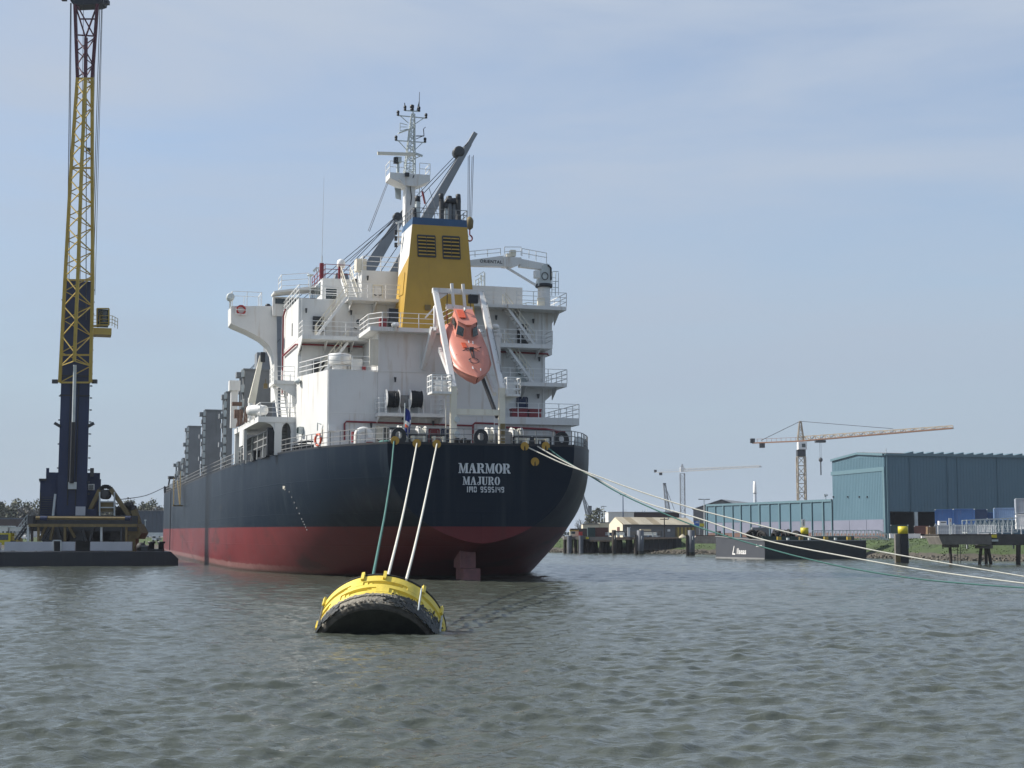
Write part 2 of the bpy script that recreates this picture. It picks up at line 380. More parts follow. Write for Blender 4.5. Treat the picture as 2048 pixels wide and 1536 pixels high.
# ================================================================== LAND
BANK = [(420, -60), (150, 126), (61, 177), (54, 183), (50.5, 199), (45, 213), (34, 240), (28, 250), (9, 271), (-30, 330), (-90, 372), (-140, 385), (-420, 410), (-1500, 430)]
GZ = 2.62
def bankdir(i):
    a = Vector((*BANK[max(i - 1, 0)], 0)); b = Vector((*BANK[min(i + 1, len(BANK) - 1)], 0)); d = (b - a).normalized()
    return Vector((d.y, -d.x, 0))      # landward
def make_land():
    # fine rows across the bank: below water, water edge, rubble, grass, top
    P = resample([Vector((*p, 0)) for p in BANK[1:11]], 1.2)
    P = [Vector((*BANK[0], 0))] + P + [Vector((*p, 0)) for p in BANK[11:]]
    nrm = []
    for i in range(len(P)):
        d = (P[min(i + 1, len(P) - 1)] - P[max(i - 1, 0)]).normalized(); nrm.append(Vector((d.y, -d.x, 0)))
    rows = [(-2.5, -1.2), (0, -.25), (.7, .35), (1.5, .8), (2.6, 1.25), (4.2, 1.9), (5.6, 2.35), (7, GZ)]
    vs = []; fs = []; mi = []
    for i, p in enumerate(P):
        for k, (d, z) in enumerate(rows):
            j = 0 if k in (0, 7) else .16
            vs.append(p + nrm[i] * (d + random.uniform(-j, j)) + Vector((0, 0, z + random.uniform(-j, j) * .7)))
    n = len(rows)
    for i in range(len(P) - 1):
        for k in range(n - 1):
            fs.append((i * n + k, (i + 1) * n + k, (i + 1) * n + k + 1, i * n + k + 1)); mi.append(0 if k < 3 else 1)
    m = MB(); m.v = [tuple(v) for v in vs]; m.f = fs; m.mi = mi; m.sm = [True] * len(fs)
    m.build('riverbank', [MUD, GRASS], kind='structure')
    g = MB(); top = [vs[i * n + n - 1] for i in range(len(P))]
    far = [(-4500, 7000, GZ), (4500, 7000, GZ), (4500, -60, GZ)]
    bm = bmesh.new(); V = [bm.verts.new(p) for p in list(top) + [Vector((-4500, 440, GZ))] + [Vector(p) for p in far]]
    fc = bm.faces.new(V); bmesh.ops.triangulate(bm, faces=[fc]); bmesh.ops.recalc_face_normals(bm, faces=bm.faces)
    me = bpy.data.meshes.new('ground'); bm.to_mesh(me); bm.free(); me.materials.append(PAVE); link('ground', me, kind='structure')
    # rubble along the water line
    r = MB()
    for i in range(len(P) - 1):
        if not (-35 < P[i].x < 90): continue
        for q in range(10):
            t = random.random(); c = lerp(P[i], P[i + 1], t) + nrm[i] * random.uniform(-.2, 1.15)
            s = random.uniform(.12, .30); z = random.uniform(-.05, .1) + max(0, (c - P[i]).dot(nrm[i])) * .42
            vv = [Vector((random.uniform(-1, 1), random.uniform(-1, 1), random.uniform(-.8, .8))) for _ in range(8)]
            cube = [(-1, -1, -1), (1, -1, -1), (1, 1, -1), (-1, 1, -1), (-1, -1, 1), (1, -1, 1), (1, 1, 1), (-1, 1, 1)]
            a = random.uniform(0, 3); pts = []
            for cc, jv in zip(cube, vv):
                x, y, zz = [cc[w_] * s * .7 + jv[w_] * s * .25 for w_ in range(3)]
                pts.append(c + Vector((x * cos(a) - y * sin(a), x * sin(a) + y * cos(a), zz * .7 + z)))
            r.add(pts, [(0, 3, 2, 1), (4, 5, 6, 7), (0, 1, 5, 4), (1, 2, 6, 5), (2, 3, 7, 6), (3, 0, 4, 7)])
    r.build('rubble', STONE, kind='stuff', label='loose grey rubble stones along the foot of the grass bank')
    # tufts on the slope
    r = MB()
    for i in range(len(P) - 1):
        if not (-35 < P[i].x < 90): continue
        for q in range(60):
            d = random.uniform(1.1, 8.5); z = interp(rows, d) - .02; c = lerp(P[i], P[i + 1], random.random()) + nrm[i] * d
            h = random.uniform(.05, .17); a = random.uniform(0, pi); dx = Vector((cos(a), sin(a), 0)) * random.uniform(.06, .16)
            c = Vector((c.x, c.y, z)); t = Vector((random.uniform(-.12, .12), random.uniform(-.12, .12), h))
            r.add([c - dx, c + dx, c + t], [(0, 1, 2)])
    r.build('bank_grass', GRASS, kind='stuff', label='rough green grass growing on the slope above the rubble')
make_land()
# ================================================================== CARGO SHIP  (ship coordinates: x starboard, y forward, z up)
SHIP = thing('cargo_ship', 'large black and red cargo ship moored stern towards the viewer, white deckhouse aft', 'cargo ship', (XC, YC, 0), TH)
D0, D1, D2, D3, D4 = 9.12, 12.03, 15.05, 18.1, 21.2
BD = [(0, 6.55), (2, 7.95), (5, 9.35), (7.5, 10.2), (12.4, 11.25), (18, 11.95), (23, 12.3), (32, 12.8), (41, 13.1), (66, 13.3), (143, 13.5), (152, 12.4), (160, 9.6), (167, 5.2), (171, .3)]
ZC = [(0, 2.5), (2, 2.1), (5, 1.25), (10, -.5), (14, -2), (18, -3.4), (23, -4.6), (30, -6), (60, -7.5), (171, -7.5)]
PE = [(0, 2.5), (3, 2.6), (8, 2.9), (20, 2.95), (24, 3.4), (30, 4.5), (45, 9), (140, 9), (155, 4), (171, 2.2)]
def zdeck(v): return D0 + .003 * v + (1.15 if v > 142 else 0)
def hb(v): return interp(BD, v)
def hbz(v, z):
    zc, zd = interp(ZC, v), D0 + .003 * v
    t = max(0, min(1, (z - zc) / (zd - zc))); return hb(v) * (1 - (1 - t) ** interp(PE, v)) ** (1 / 1.6)
HULLM = bpy.data.materials.new('hull_paint'); HULLM.use_nodes = True
def hull_material(m):
    t = m.node_tree; b = t.nodes['Principled BSDF']; L = t.links.new
    def N(ty, **k):
        n = t.nodes.new(ty)
        for a, v in k.items(): setattr(n, a, v)
        return n
    def noise(sc, det, s=1):
        mp = N('ShaderNodeMapping'); mp.inputs['Scale'].default_value = sc; L(c.outputs['Object'], mp.inputs['Vector'])
        n = N('ShaderNodeTexNoise'); n.inputs['Scale'].default_value = s; n.inputs['Detail'].default_value = det; n.inputs['Roughness'].default_value = .6
        L(mp.outputs['Vector'], n.inputs['Vector']); return n.outputs['Fac']
    def rng(x, a, b_, c_, d):
        r = N('ShaderNodeMapRange'); L(x, r.inputs['Value'])
        for n, v in zip(('From Min', 'From Max', 'To Min', 'To Max'), (a, b_, c_, d)): r.inputs[n].default_value = v
        return r.outputs['Result']
    def mx(f, a, b_):
        n = N('ShaderNodeMix', data_type='RGBA'); L(f, n.inputs['Factor'])
        for k, v in (('A', a), ('B', b_)):
            if isinstance(v, tuple): n.inputs[k].default_value = (*v, 1)
            else: L(v, n.inputs[k])
        return n.outputs['Result']
    def mth(op, a, b_):
        n = N('ShaderNodeMath', operation=op)
        for i, v in enumerate((a, b_)):
            if isinstance(v, (int, float)): n.inputs[i].default_value = v
            else: L(v, n.inputs[i])
        return n.outputs[0]
    c = N('ShaderNodeTexCoord'); sp = N('ShaderNodeSeparateXYZ'); L(c.outputs['Object'], sp.inputs[0])
    z = mth('SUBTRACT', sp.outputs['Z'], mth('MULTIPLY', sp.outputs['Y'], .0034))
    big = noise((.12, .12, .2), 6); fine = noise((1.5, 1.5, 1.5), 6); strk = noise((1.1, 1.1, .07), 6); lng = noise((.03, .03, .9), 4)
    black = mx(rng(big, .3, .7, 0, 1), (.003, .0095, .020), (.006, .0135, .025))
    black = mx(rng(strk, .52, .8, 0, .6), black, (.032, .044, .052))
    black = mx(rng(lng, .60, .75, 0, .35), black, (.022, .027, .03))
    red = mx(rng(big, .3, .7, 0, 1), (.105, .019, .022), (.150, .029, .031))
    red = mx(rng(strk, .5, .8, 0, .55), red, (.075, .028, .028))
    red = mx(rng(fine, .62, .75, 0, .4), red, (.05, .03, .03)); scr = noise((.10, .16, .55), 7); red = mx(rng(scr, .58, .70, 0, .75), red, (.055, .026, .026)); black = mx(rng(scr, .66, .76, 0, .5), black, (.035, .03, .027))
    pale = mx(rng(fine, .3, .7, 0, 1), (.22, .12, .11), (.15, .07, .065))
    wob = mth('ADD', z, mth('MULTIPLY', mth('SUBTRACT', strk, .5), .5))
    low = rng(wob, .52, .62, 1, 0)
    red = mx(mth('MULTIPLY', low, rng(sp.outputs['Y'], 12, 30, 0, .9)), red, pale)
    wet = rng(z, .02, .22, 1, 0); red = mx(mth('MULTIPLY', wet, .75), red, (.03, .025, .018))
    col = mx(rng(z, 3.61, 3.65, 0, 1), red, black)
    L(col, b.inputs['Base Color']); L(rng(big, 0, 1, .33, .5), b.inputs['Roughness']); b.inputs['Specular IOR Level'].default_value = .14
    pl = N('ShaderNodeBump'); pl.inputs['Strength'].default_value = .35; pl.inputs['Distance'].default_value = .05
    cx = N('ShaderNodeCombineXYZ'); L(mth('ADD', sp.outputs['Y'], mth('MULTIPLY', sp.outputs['X'], .6)), cx.inputs[0]); L(sp.outputs['Z'], cx.inputs[1])
    br = N('ShaderNodeTexBrick'); L(cx.outputs[0], br.inputs['Vector']); br.inputs['Scale'].default_value = 1; br.inputs['Brick Width'].default_value = 8.5; br.inputs['Row Height'].default_value = 2.3; br.inputs['Mortar Size'].default_value = .045; br.inputs['Mortar Smooth'].default_value = .6
    hs = mth('ADD', noise((.22, .22, .3), 2), mth('MULTIPLY', br.outputs['Fac'], .35))
    L(hs, pl.inputs['Height']); L(pl.outputs['Normal'], b.inputs['Normal'])
hull_material(HULLM)
def make_hull():
    st = [0, .7, 1.4, 2.2, 3.2, 4.2, 5.4, 6.8, 8.3, 10, 12, 14, 16, 18, 20.5, 23, 26, 29, 32, 36, 41, 48, 56, 66, 80, 100, 120, 138, 142, 142.3, 146, 150, 154, 158, 162, 166, 169, 171]
    K = 30; m = MB(); m.cs = True
    for side in (-1, 1):
        rows = []
        for v in st:
            zc, zd = interp(ZC, v), D0 + .003 * v; p = interp(PE, v); row = []
            for k in range(K + 1):
                t = (k / K) ** 1.8; b = hb(v) * (1 - (1 - t) ** p) ** (1 / 1.6); row.append((side * b, v, zc + t * (zd - zc)))
            rows.append(row)
        n = K + 1; o = [p for r in rows for p in r]
        m.add(o, [(i * n + k, (i + 1) * n + k, (i + 1) * n + k + 1, i * n + k + 1) for i in range(len(st) - 1) for k in range(n - 1)])
    m.cs = False
    tr = []
    for k in range(K + 1):
        t = (k / K) ** 1.8; tr.append((6.55 * (1 - (1 - t) ** 2.5) ** (1 / 1.6), 0, 2.5 + t * (D0 - 2.5)))
    poly = tr + [(-x, y, z) for x, y, z in reversed(tr[1:])]
    m.add(poly, [tuple(range(len(poly)))])
    hull = m.build('hull', HULLM, SHIP)
    d = MB(); L_ = [(-hb(v) + .02, v, D0 + .003 * v - .03) for v in st]; R_ = [(hb(v) - .02, v, D0 + .003 * v - .03) for v in st]
    n = len(st); d.add(L_ + R_, [(i, i + 1, n + i + 1, n + i) for i in range(n - 1)])
    d.build('deck', GREY, hull)
    for side in (-1, 1):
        b = MB(); q = [v for v in st if v > 142]
        for v0, v1 in zip(q, q[1:]): b.prism([(side * hb(v0), v0, D0 + .003 * v0 - .05), (side * hb(v1), v1, D0 + .003 * v1 - .05), (side * (hb(v1) + .1), v1, zdeck(v1)), (side * (hb(v0) + .1), v0, zdeck(v0))], (-side * .08, 0, 0))
        b.build('bow_bulwark', DARK, hull)
    # fishplate lip round the deck edge
    e = MB()
    for side in (-1, 1):
        q = [(side * (hb(v) - .04), v, zdeck(v) + .05) for v in st]
        for a, b in zip(q, q[1:]): e.bar(a, b, .1, .14)
    e.bar((-6.5, .03, D0 + .05), (6.5, .03, D0 + .05), .1, .14); e.build('gunwale', BLACK, hull)
    return hull
HULL = make_hull()

# --- stencilled name, port and number
def arc(cx, cy, rx, ry, a0, a1, n=9): return [(cx + rx * cos(radians(a0 + (a1 - a0) * i / n)), cy + ry * sin(radians(a0 + (a1 - a0) * i / n))) for i in range(n + 1)]
def ring(cx, cy, rx, ry, ix, iy, a0, a1): return arc(cx, cy, rx, ry, a0, a1) + arc(cx, cy, ix, iy, a1, a0)
GL = {
 'M': (1.3, [[(0, 0), (.34, 0), (.34, .08), (.25, .1), (.25, .62), (.14, .9), (.12, .1), (0, .08)],
             [(0, 1), (.36, 1), (.62, .34), (.62, 0), (.54, 0), (.17, .9), (0, .92)],
             [(.67, 0), (.67, .36), (.9, 1), (.9, .55), (.72, 0)],
             [(.86, 0), (1.3, 0), (1.3, .08), (1.22, .1), (1.22, .9), (1.3, .92), (1.3, 1), (.95, 1), (.95, .1), (.86, .08)]]),
 'A': (1.08, [[(0, 0), (.32, 0), (.32, .08), (.23, .1), (.3, .3), (.43, .3), (.43, .4), (.33, .4), (.45, .74), (.40, 1), (.36, .92), (.1, .1), (0, .08)],
              [(.48, 1), (.64, 1), (.98, .1), (1.08, .08), (1.08, 0), (.54, 0), (.54, .08), (.64, .1), (.48, .62)]]),
 'R': (1.06, [[(0, 0), (.46, 0), (.46, .08), (.38, .1), (.38, .9), (.38, 1), (0, 1), (0, .92), (.08, .9), (.08, .1), (0, .08)],
              [(.43, 1), (.6, 1)] + arc(.62, .74, .32, .26, 80, -80) + [(.43, .49), (.43, .57)] + arc(.5, .74, .14, .17, -90, 90) + [(.43, .92)],
              [(.43, .43), (.66, .43), (.86, .36), (.93, .12), (1.06, .1), (1.06, 0), (.76, 0), (.64, .12), (.58, .36), (.43, .36)]]),
 'O': (1.0, [ring(.5, .5, .5, .52, .18, .44, 97, 263), ring(.5, .5, .5, .52, .18, .44, -83, 83)]),
 'J': (.78, [[(.24, 1), (.78, 1), (.78, .92), (.7, .9), (.7, .25)] + arc(.4, .25, .3, .27, 0, -80) + [(.43, .08), (.4, .3), (.4, .9), (.24, .92)],
             ring(.28, .18, .22, .2, .1, .1, 60, 290)]),
 'U': (1.06, [[(0, 1), (.5, 1), (.5, .92), (.42, .9), (.42, .3)] + arc(.55, .25, .13, .17, 180, 250) + [(.5, -.02)] + arc(.5, .28, .42, .3, 255, 180) + [(.08, .9), (0, .92)],
              [(.68, 1), (1.04, 1), (1.04, .92), (.93, .9), (.93, .3)] + arc(.57, .28, .36, .3, 0, -88) + [(.57, .08)] + arc(.6, .28, .2, .2, -70, 0) + [(.8, .9), (.68, .92)]]),
}
def segs(s):
    W, T, H2 = .62, .17, .5; o = []
    S = {'a': (.1, 1 - T, W - .1, 1), 'g': (.1, .5 - T / 2, W - .1, .5 + T / 2), 'd': (.1, 0, W - .1, T),
         'f': (0, .54, T, .96), 'b': (W - T, .54, W, .96), 'e': (0, .04, T, .46), 'c': (W - T, .04, W, .46)}
    for k in s:
        x0, y0, x1, y1 = S[k]; o.append([(x0, y0), (x1, y0), (x1, y1), (x0, y1)])
    return o
GS = {'9': (.62, segs('abcdfg')), '5': (.62, segs('afgcd')), '4': (.62, segs('fgbc')), '1': (.34, [[(.1, 0), (.28, 0), (.28, 1), (.1, 1)]]),
      'I': (.3, [[(.06, 0), (.24, 0), (.24, 1), (.06, 1)]]), ' ': (.4, []),
      'M': (.86, [[(0, 0), (.17, 0), (.17, 1), (0, 1)], [(.69, 0), (.86, 0), (.86, 1), (.69, 1)], [(.2, 1), (.36, 1), (.41, .5), (.41, .3), (.35, .3)], [(.66, 1), (.5, 1), (.45, .5), (.45, .3), (.51, .3)]]),
      'O': (.66, segs('abcdef'))}
def stencil(name, body, glyphs, x0, x1, y0, y1, gap):
    a, b, c = sv(x0, y1, 0), sv(x1, y1, 0), sv(x0, y0, 0)
    hgt = c.z - a.z; tot = sum(glyphs[ch][0] for ch in body) + gap * (len(body) - 1); k = (b.x - a.x) / tot
    x = a.x
    for ch in body:
        m = MB()
        for poly in glyphs[ch][1]: m.prism([(x + px * k, -.012, a.z + py * hgt) for px, py in poly], (0, .01, 0))
        if m.f: m.build(name, LETTER, HULL)
        x += (glyphs[ch][0] + gap) * k
stencil('name_letter', 'MARMOR', GL, 917, 1021, 926, 946, .05)
stencil('port_letter', 'MAJURO', GL, 925.5, 1000, 953, 969.5, .1)
stencil('number_digit', 'IMO 9595149', GS, 933.5, 1008, 973, 984.5, .19)

# --- rudder
r = MB(); c = sv(930, 1120, 3.2); r.prism([(c.x - .5, 2.6, .8), (c.x + .66, 2.8, .8), (c.x + .5, 4.8, .8), (c.x - .4, 4.8, .8)], (0, 0, 1.25))
c = sv(940, 1146, 2.6); r.prism([(c.x - .62, 1.9, -1.2), (c.x + .62, 2.15, -1.2), (c.x + .4, 4.6, -1.2), (c.x - .5, 4.6, -1.2)], (0, 0, 1.98))
r.build('rudder', pm('rudder_paint', (.20, .085, .085), .6, var=.3, scale=1.5, streak=.4, scol=(.2, .03, .03)), SHIP)

# --- deckhouse blocks
def block(name, poly, z0, z1, mat=WHITE, parent=SHIP): return MB().prism([(x, y, z0) for x, y in poly], (0, 0, z1 - z0)).build(name, mat, parent)
def rect(u0, u1, v0, v1): return [(u0, v0), (u1, v0), (u1, v1), (u0, v1)]
HOUSE = block('deckhouse', [(-10.35, 16), (9.5, 16), (9.5, 26), (-10.35, 26)], D0, D3 - .6)
block('upper_deckhouse', [(-10.35, 16.02), (10.1, 16.02), (10.1, 26.02), (-10.35, 26.02)], D3 - .6, D4, parent=HOUSE)
PORTB = block('port_house', [(-9.0, 10), (-5.32, 10), (-5.32, 16.1), (-10.42, 16.1), (-10.42, 15.4)], D0, D2)
CASING = block('engine_casing', rect(-5.3, 4.1, 10.03, 16.1), D0, D3)
block('poop_house', rect(4.1, 10.2, 11.6, 16.1), D0, D1 - .35, parent=HOUSE)
# weld seams, downpipes and corner mouldings
for z in (D1 - .1, D2 + .02): MB().box((-9.02, 9.975, z), (4.1, 9.995, z + .05)).build('seam', WHITE2, HOUSE)
MB().bar((-8.9, 9.94, D0), (-8.9, 9.94, D2), .08).build('downpipe', WHITE2, HOUSE)
for u in (-10.1, 9.3): MB().bar((u, 15.93, D0 + 3), (u, 15.93, D4), .09).build('downpipe', WHITE2, HOUSE)
MB().bar((-5.25, 9.95, D2), (-5.25, 9.95, D3), .09).build('downpipe', WHITE2, HOUSE)
for z in (D2 - .1, D3 - .1): MB().box((-10.37, 16, z), (-10.352, 26, z + .06)).build('seam', WHITE2, HOUSE)

# --- platforms (slabs with brackets)
def slab(name, poly, z, th=.28, parent=SHIP, mat=WHITE): return MB().prism([(x, y, z - th) for x, y in poly], (0, 0, th)).build(name, mat, parent)
def brackets(us, v0, v1, z, parent, drop=1.0):
    for u in us: MB().prism([(u, v0, z), (u, v1, z), (u, v1, z - drop)], (.06, 0, 0)).build('bracket', WHITE, parent)
# starboard side
PF = 14.2
x4 = sv(1133, 622, PF).x; x3 = sv(1105, 693, PF).x; x2 = sv(1134, 770, PF).x; x1 = sv(1152, 853, 12).x
s4 = slab('platform', [(5.9, PF), (x4, PF), (x4, 19), (5.9, 19)], D4 - .02, .3)
s4b = slab('platform', [(2.6, PF + .4), (5.85, PF + .4), (5.85, 16), (2.6, 16)], D4 - .02, .22)
s3 = slab('platform', [(4.2, PF), (x3, PF), (x3, 16), (4.2, 16)], D3 - .02, .32)
s2 = slab('platform', [(4.2, PF), (x2, PF), (x2, 21), (9.52, 21), (9.52, 15.98), (4.2, 15.98)], D2, .3)
s1 = slab('platform', [(4.12, 11.2), (x1, 11.2), (x1, 22), (9.52, 22), (9.52, 15.98), (4.12, 15.98)], D1, .55)
brackets((7.0, x4 - .5), PF + .2, 16, D4 - .32, s4, 1.0); brackets((7.5, x2 - .7), PF + .3, 16, D2 - .3, s2, .9); brackets((6.2, 8.6), PF + .2, 15.9, D3 - .34, s3, .7)
for u0, u1, z, par in ((9.6, x2, D2 - .3, s2), (10.15, x4, D4 - .32, s4), (9.6, x1, D1 - .55, s1)):
    MB().prism([(u0, 16.6, z), (u1, 16.6, z), (u0, 16.6, z - 1.0)], (0, .1, 0)).build('bracket', WHITE, par)
railing([(6.6, PF, D4), (x4, PF, D4), (x4, 19, D4)]).build('railing', WHITE2, SHIP)
railing([(2.6, PF + .4, D4), (5.5, PF + .4, D4)]).build('railing', WHITE2, SHIP)
railing([(4.3, PF, D3), (x3, PF, D3), (x3, 16, D3)]).build('railing', WHITE2, SHIP)
railing([(4.5, PF, D2), (x2, PF, D2), (x2, 21, D2)]).build('railing', WHITE2, SHIP)
railing([(4.2, 11.25, D1), (x1, 11.25, D1), (x1, 22, D1)]).build('railing', WHITE2, SHIP)
stair('inclined_ladder', (sv(1066, 690, 15).x, 15, D3), (sv(1008, 612, 15).x, 15, D4), .75, (0, 1, 0), SHIP, WHITE2, CREAM)
stair('inclined_ladder', (sv(1064, 768, 15).x, 15, D2), (sv(1008, 690, 15).x, 15, D3), .75, (0, 1, 0), SHIP, WHITE2, CREAM)
stair('inclined_ladder', (x1 - 1.8, 17.5, D1), (x2 - 1.35, 19.8, D2), .7, (1, 0, 0), SHIP, WHITE2)
# port side
b3 = slab('platform', [(-10.35, 13.8), (-5.3, 13.8), (-5.3, 16), (-10.35, 16)], D3 - .02, .3)
MB().prism([(-10.35, 13.8, D3 - .33), (-10.35, 16, D3 - .33), (-10.35, 16, D3 - 1.3)], (.08, 0, 0)).build('bracket', WHITE, b3)
brackets((-8.4, -6.4), 13.9, 16, D3 - .33, b3, .8)
railing([(-10.3, 15.9, D3), (-10.3, 13.85, D3), (-5.4, 13.85, D3)]).build('railing', WHITE2, SHIP)
xs = sv(697, 603, 14.2).x
b4 = slab('platform', [(xs, 14.2), (-2.4, 14.2), (-2.4, 16), (xs, 16)], D4 - .02, .22)
brackets((xs + .3, xs + 2.2), 14.3, 16, D4 - .25, b4, .7)
railing([(xs + .1, 14.25, D4), (-2.5, 14.25, D4)]).build('railing', WHITE2, SHIP)
stair('inclined_ladder', (sv(632, 668, 14.9).x, 14.9, D3), (xs - .05, 14.9, D4), .75, (0, 1, 0), SHIP, WHITE2, CREAM)
stair('inclined_ladder', (sv(640, 745, 14.9).x, 14.9, D2), (sv(694, 692, 14.9).x, 14.9, D3 - .4), .75, (0, 1, 0), SHIP, WHITE2, CREAM)
railing([(-10.3, 26, D4), (-10.3, 16.1, D4), (xs + .1, 16.1, D4)]).build('railing', WHITE2, SHIP)
# casing top
ct = slab('platform', [(-6.1, 8.9), (.2, 8.9), (.2, 10.03), (4.2, 10.03), (4.2, 16), (-6.1, 16)], D3 + .12, .3)
railing([(-6.0, 13.8, D3 + .12), (-6.0, 10.2, D3 + .12), (-5.2, 8.95, D3 + .12), (-1.1, 8.95, D3 + .12)]).build('railing', WHITE2, SHIP)
railing([(-1.0, 9.0, D3 + .12), (-.1, 7.6, D3 + .6)]).build('railing', WHITE2, SHIP)
MB().bar(sv(868, 655, 8.4), sv(846, 738, 9.9), .5, .3, w2=.3).build('brace', WHITE, ct)
# port house roof
railing([(-10.3, 15.4, D2), (-8.95, 10.06, D2), (-5.4, 10.06, D2)]).build('railing', WHITE2, SHIP)
# port bridge wing
def wing():
    px = [(462, 612), (553, 612), (556, 800), (549, 800), (549, 735), (546, 708), (538, 690), (522, 676), (496, 662), (466, 649), (462, 646)]
    poly = [sv(a, b, 26.1) for a, b in px]; g = MB().prism(poly, (0, 2.6, 0)).build('bridge_wing', WHITE, SHIP)
    a, b = sv(462, 612, 26.2), sv(523, 612, 26.2)
    railing([(a.x + .1, 28.6, a.z), (a.x + .1, 26.2, a.z), (b.x, 26.2, a.z), (b.x, 28.6, a.z), (a.x + .1, 28.6, a.z)], h=1.25, bars=(1,)).build('canopy_frame', WHITE2, g)
    c = sv(536, 607, 27); MB().lathe([(-.3, .1), (0, .22), (.12, .25), (.22, .16), (.26, .02)], (c.x, 27, a.z + .2), (0, 0, 1), 12).build('vent_cap', BLACK, g)
    c = sv(459, 598, 26.6); s = MB().lathe([(0, .28), (.1, .33), (.55, .33), (.6, .2)], (c.x, 26.2, c.z), (0, -1, .1), 14); s.bar((c.x, 26, c.z - .9), (c.x, 26, c.z), .08); s.build('searchlight', GALV, g)
    return g
wing()
lb = sv(482, 620, 26.0)
k = shipthing('lifebuoy_rack', 'red lifebuoy in a white rack on the outer end of the bridge wing', 'lifebuoy', (lb.x, 26.0, lb.z - .4))
m = MB(); m.tube([(.3 * cos(a) * 1.15, -.06, .4 + .3 * sin(a) * 1.15) for a in [i * pi / 8 for i in range(17)]], .085, 6); m.build('ring', RED, k)
m = MB()
for z in (.05, .42): m.bar((-.45, -.14, z), (.45, -.14, z - .04), .1, .06)
for x in (-.42, .42): m.bar((x, -.12, .0), (x, -.12, .5), .06)
m.build('rack', WHITE2, k)
# wheelhouse
a, b = sv(645, 580, 19), sv(688, 558, 19)
WH = block('wheelhouse', rect(a.x, 8.5, 19, 26.1), D4, b.z)
p0, p1 = sv(650, 599, 18.98), sv(674, 577.5, 18.98)
fr = MB().box((p0.x, 18.9, p0.z), (p1.x, 18.99, p1.z)).build('window', GLASS, WH)
m = MB()
for z in (p0.z, (p0.z + p1.z) / 2 + .05, p1.z): m.bar((p0.x, 18.88, z), (p1.x, 18.88, z), .07)
for x in (p0.x, p1.x): m.bar((x, 18.88, p0.z), (x, 18.88, p1.z), .08)
m.build('window_frame', WHITE2, WH)
for i in range(4): MB().box((a.x - .03, 20 + i * 1.45, D4 + 1.0), (a.x - .005, 21.2 + i * 1.45, D4 + 2.05)).build('window', GLASS, WH)
MB().prism([(a.x - 3.2, 24, b.z - .55), (a.x, 23.2, b.z - .1), (a.x, 26.1, b.z - .1), (a.x - 3.2, 26.1, b.z - .55)], (0, 0, .16)).build('wing_canopy', WHITE, WH)
m = MB(); m.box((a.x - 3.1, 25.6, D4), (a.x - .02, 26.0, b.z - .6)); m.build('wing_front', WHITE, WH)
for i in range(3): MB().box((a.x - 2.9 + i * 1.0, 25.55, D4 + 1.0), (a.x - 2.1 + i * 1.0, 25.59, b.z - .75)).build('window', GLASS, WH)
railing([(a.x + .2, 26, b.z), (a.x + .2, 19.1, b.z), (a.x + 2.2, 19.1, b.z), ], h=1.15).build('railing', DKRED, SHIP)
railing([(a.x - 2.6, 26, b.z - .4), (a.x - 2.6, 24.1, b.z - .4), (a.x - .4, 23.8, b.z - .2)], h=1.4).build('railing', WHITE2, SHIP)
for fx, y in ((643, 530), (680, 535)): 
    q = sv(fx, 556, 19.4); MB().bar((q.x, 19.4, b.z), (q.x, 19.4, b.z + 1.25), .34, .3).build('hose_locker', DKRED, SHIP)
a2, b2 = sv(723, 580, 17), sv(800, 544, 17)
CH = block('chart_house', rect(a2.x, 2.2, 17, 24), D4, b2.z)
railing([(a2.x + .1, 23, b2.z), (a2.x + .1, 17.1, b2.z), (2, 17.1, b2.z)], h=1.15).build('railing', WHITE2, SHIP)
q = sv(721, 536, 17.4); MB().box((q.x - .35, 17.2, b2.z), (q.x + .45, 18.2, b2.z + .95)).build('flag_locker', CREAM, SHIP)
stair('inclined_ladder', (sv(700, 601, 16.2).x, 15.3, D4), (sv(697, 558, 17.4).x, 18.8, b.z), .75, (1, 0, 0), SHIP, WHITE2, CREAM)
def door(c, w_, h_, v, mat, parent, frame=None, port=False):
    "watertight door centred at x=c.x with its sill at c.z on the plane v"
    m = MB(); o = MB()
    m.prism([(c.x + sx * (w_ / 2 - (.12 if k in (1, 2) else 0)), v - .06, c.z + zz) for k, (sx, zz) in enumerate(((-1, .1), (-1, h_), (1, h_), (1, .1)))], (0, .05, 0))
    d = m.build('door', mat, parent)
    for sx in (-1, 1): o.bar((c.x + sx * w_ / 2, v - .06, c.z + .06), (c.x + sx * w_ / 2, v - .06, c.z + h_), .07, .1)
    for z in (.06, h_): o.bar((c.x - w_ / 2, v - .06, c.z + z), (c.x + w_ / 2, v - .06, c.z + z), .07, .1)
    o.build('door_frame', frame or mat, d)
    if port: MB().cyl((c.x, v - .09, c.z + h_ * .72), (c.x, v - .05, c.z + h_ * .72), .2).build('porthole', GLASS, d)
    h = MB(); h.bar((c.x - w_ * .4, v - .12, c.z + h_ * .48), (c.x - w_ * .15, v - .12, c.z + h_ * .43), .06); h.bar((c.x + w_ * .15, v - .12, c.z + h_ * .43), (c.x + w_ * .4, v - .12, c.z + h_ * .48), .06)
    h.build('handle', DARK, d); return d
c = sv(755, 600, 17); door(Vector((c.x, 0, D4)), .75, 1.45, 17, WHITE, CH, CREAM)
c = sv(717, 640, 16); door(Vector((c.x, 0, D3)), .9, 2.0, 16, WHITE, HOUSE, WHITE, True)
c = sv(762, 880, 10); door(Vector((c.x, 0, D0)), .8, 1.85, 10.03, CREAM, CASING)
c = sv(868, 880, 10); door(Vector((c.x, 0, D0)), .75, 1.75, 10.03, DKRED, CASING)
c = sv(891, 880, 10); door(Vector((c.x, 0, D0)), .6, 1.75, 10.03, NAVY, CASING)
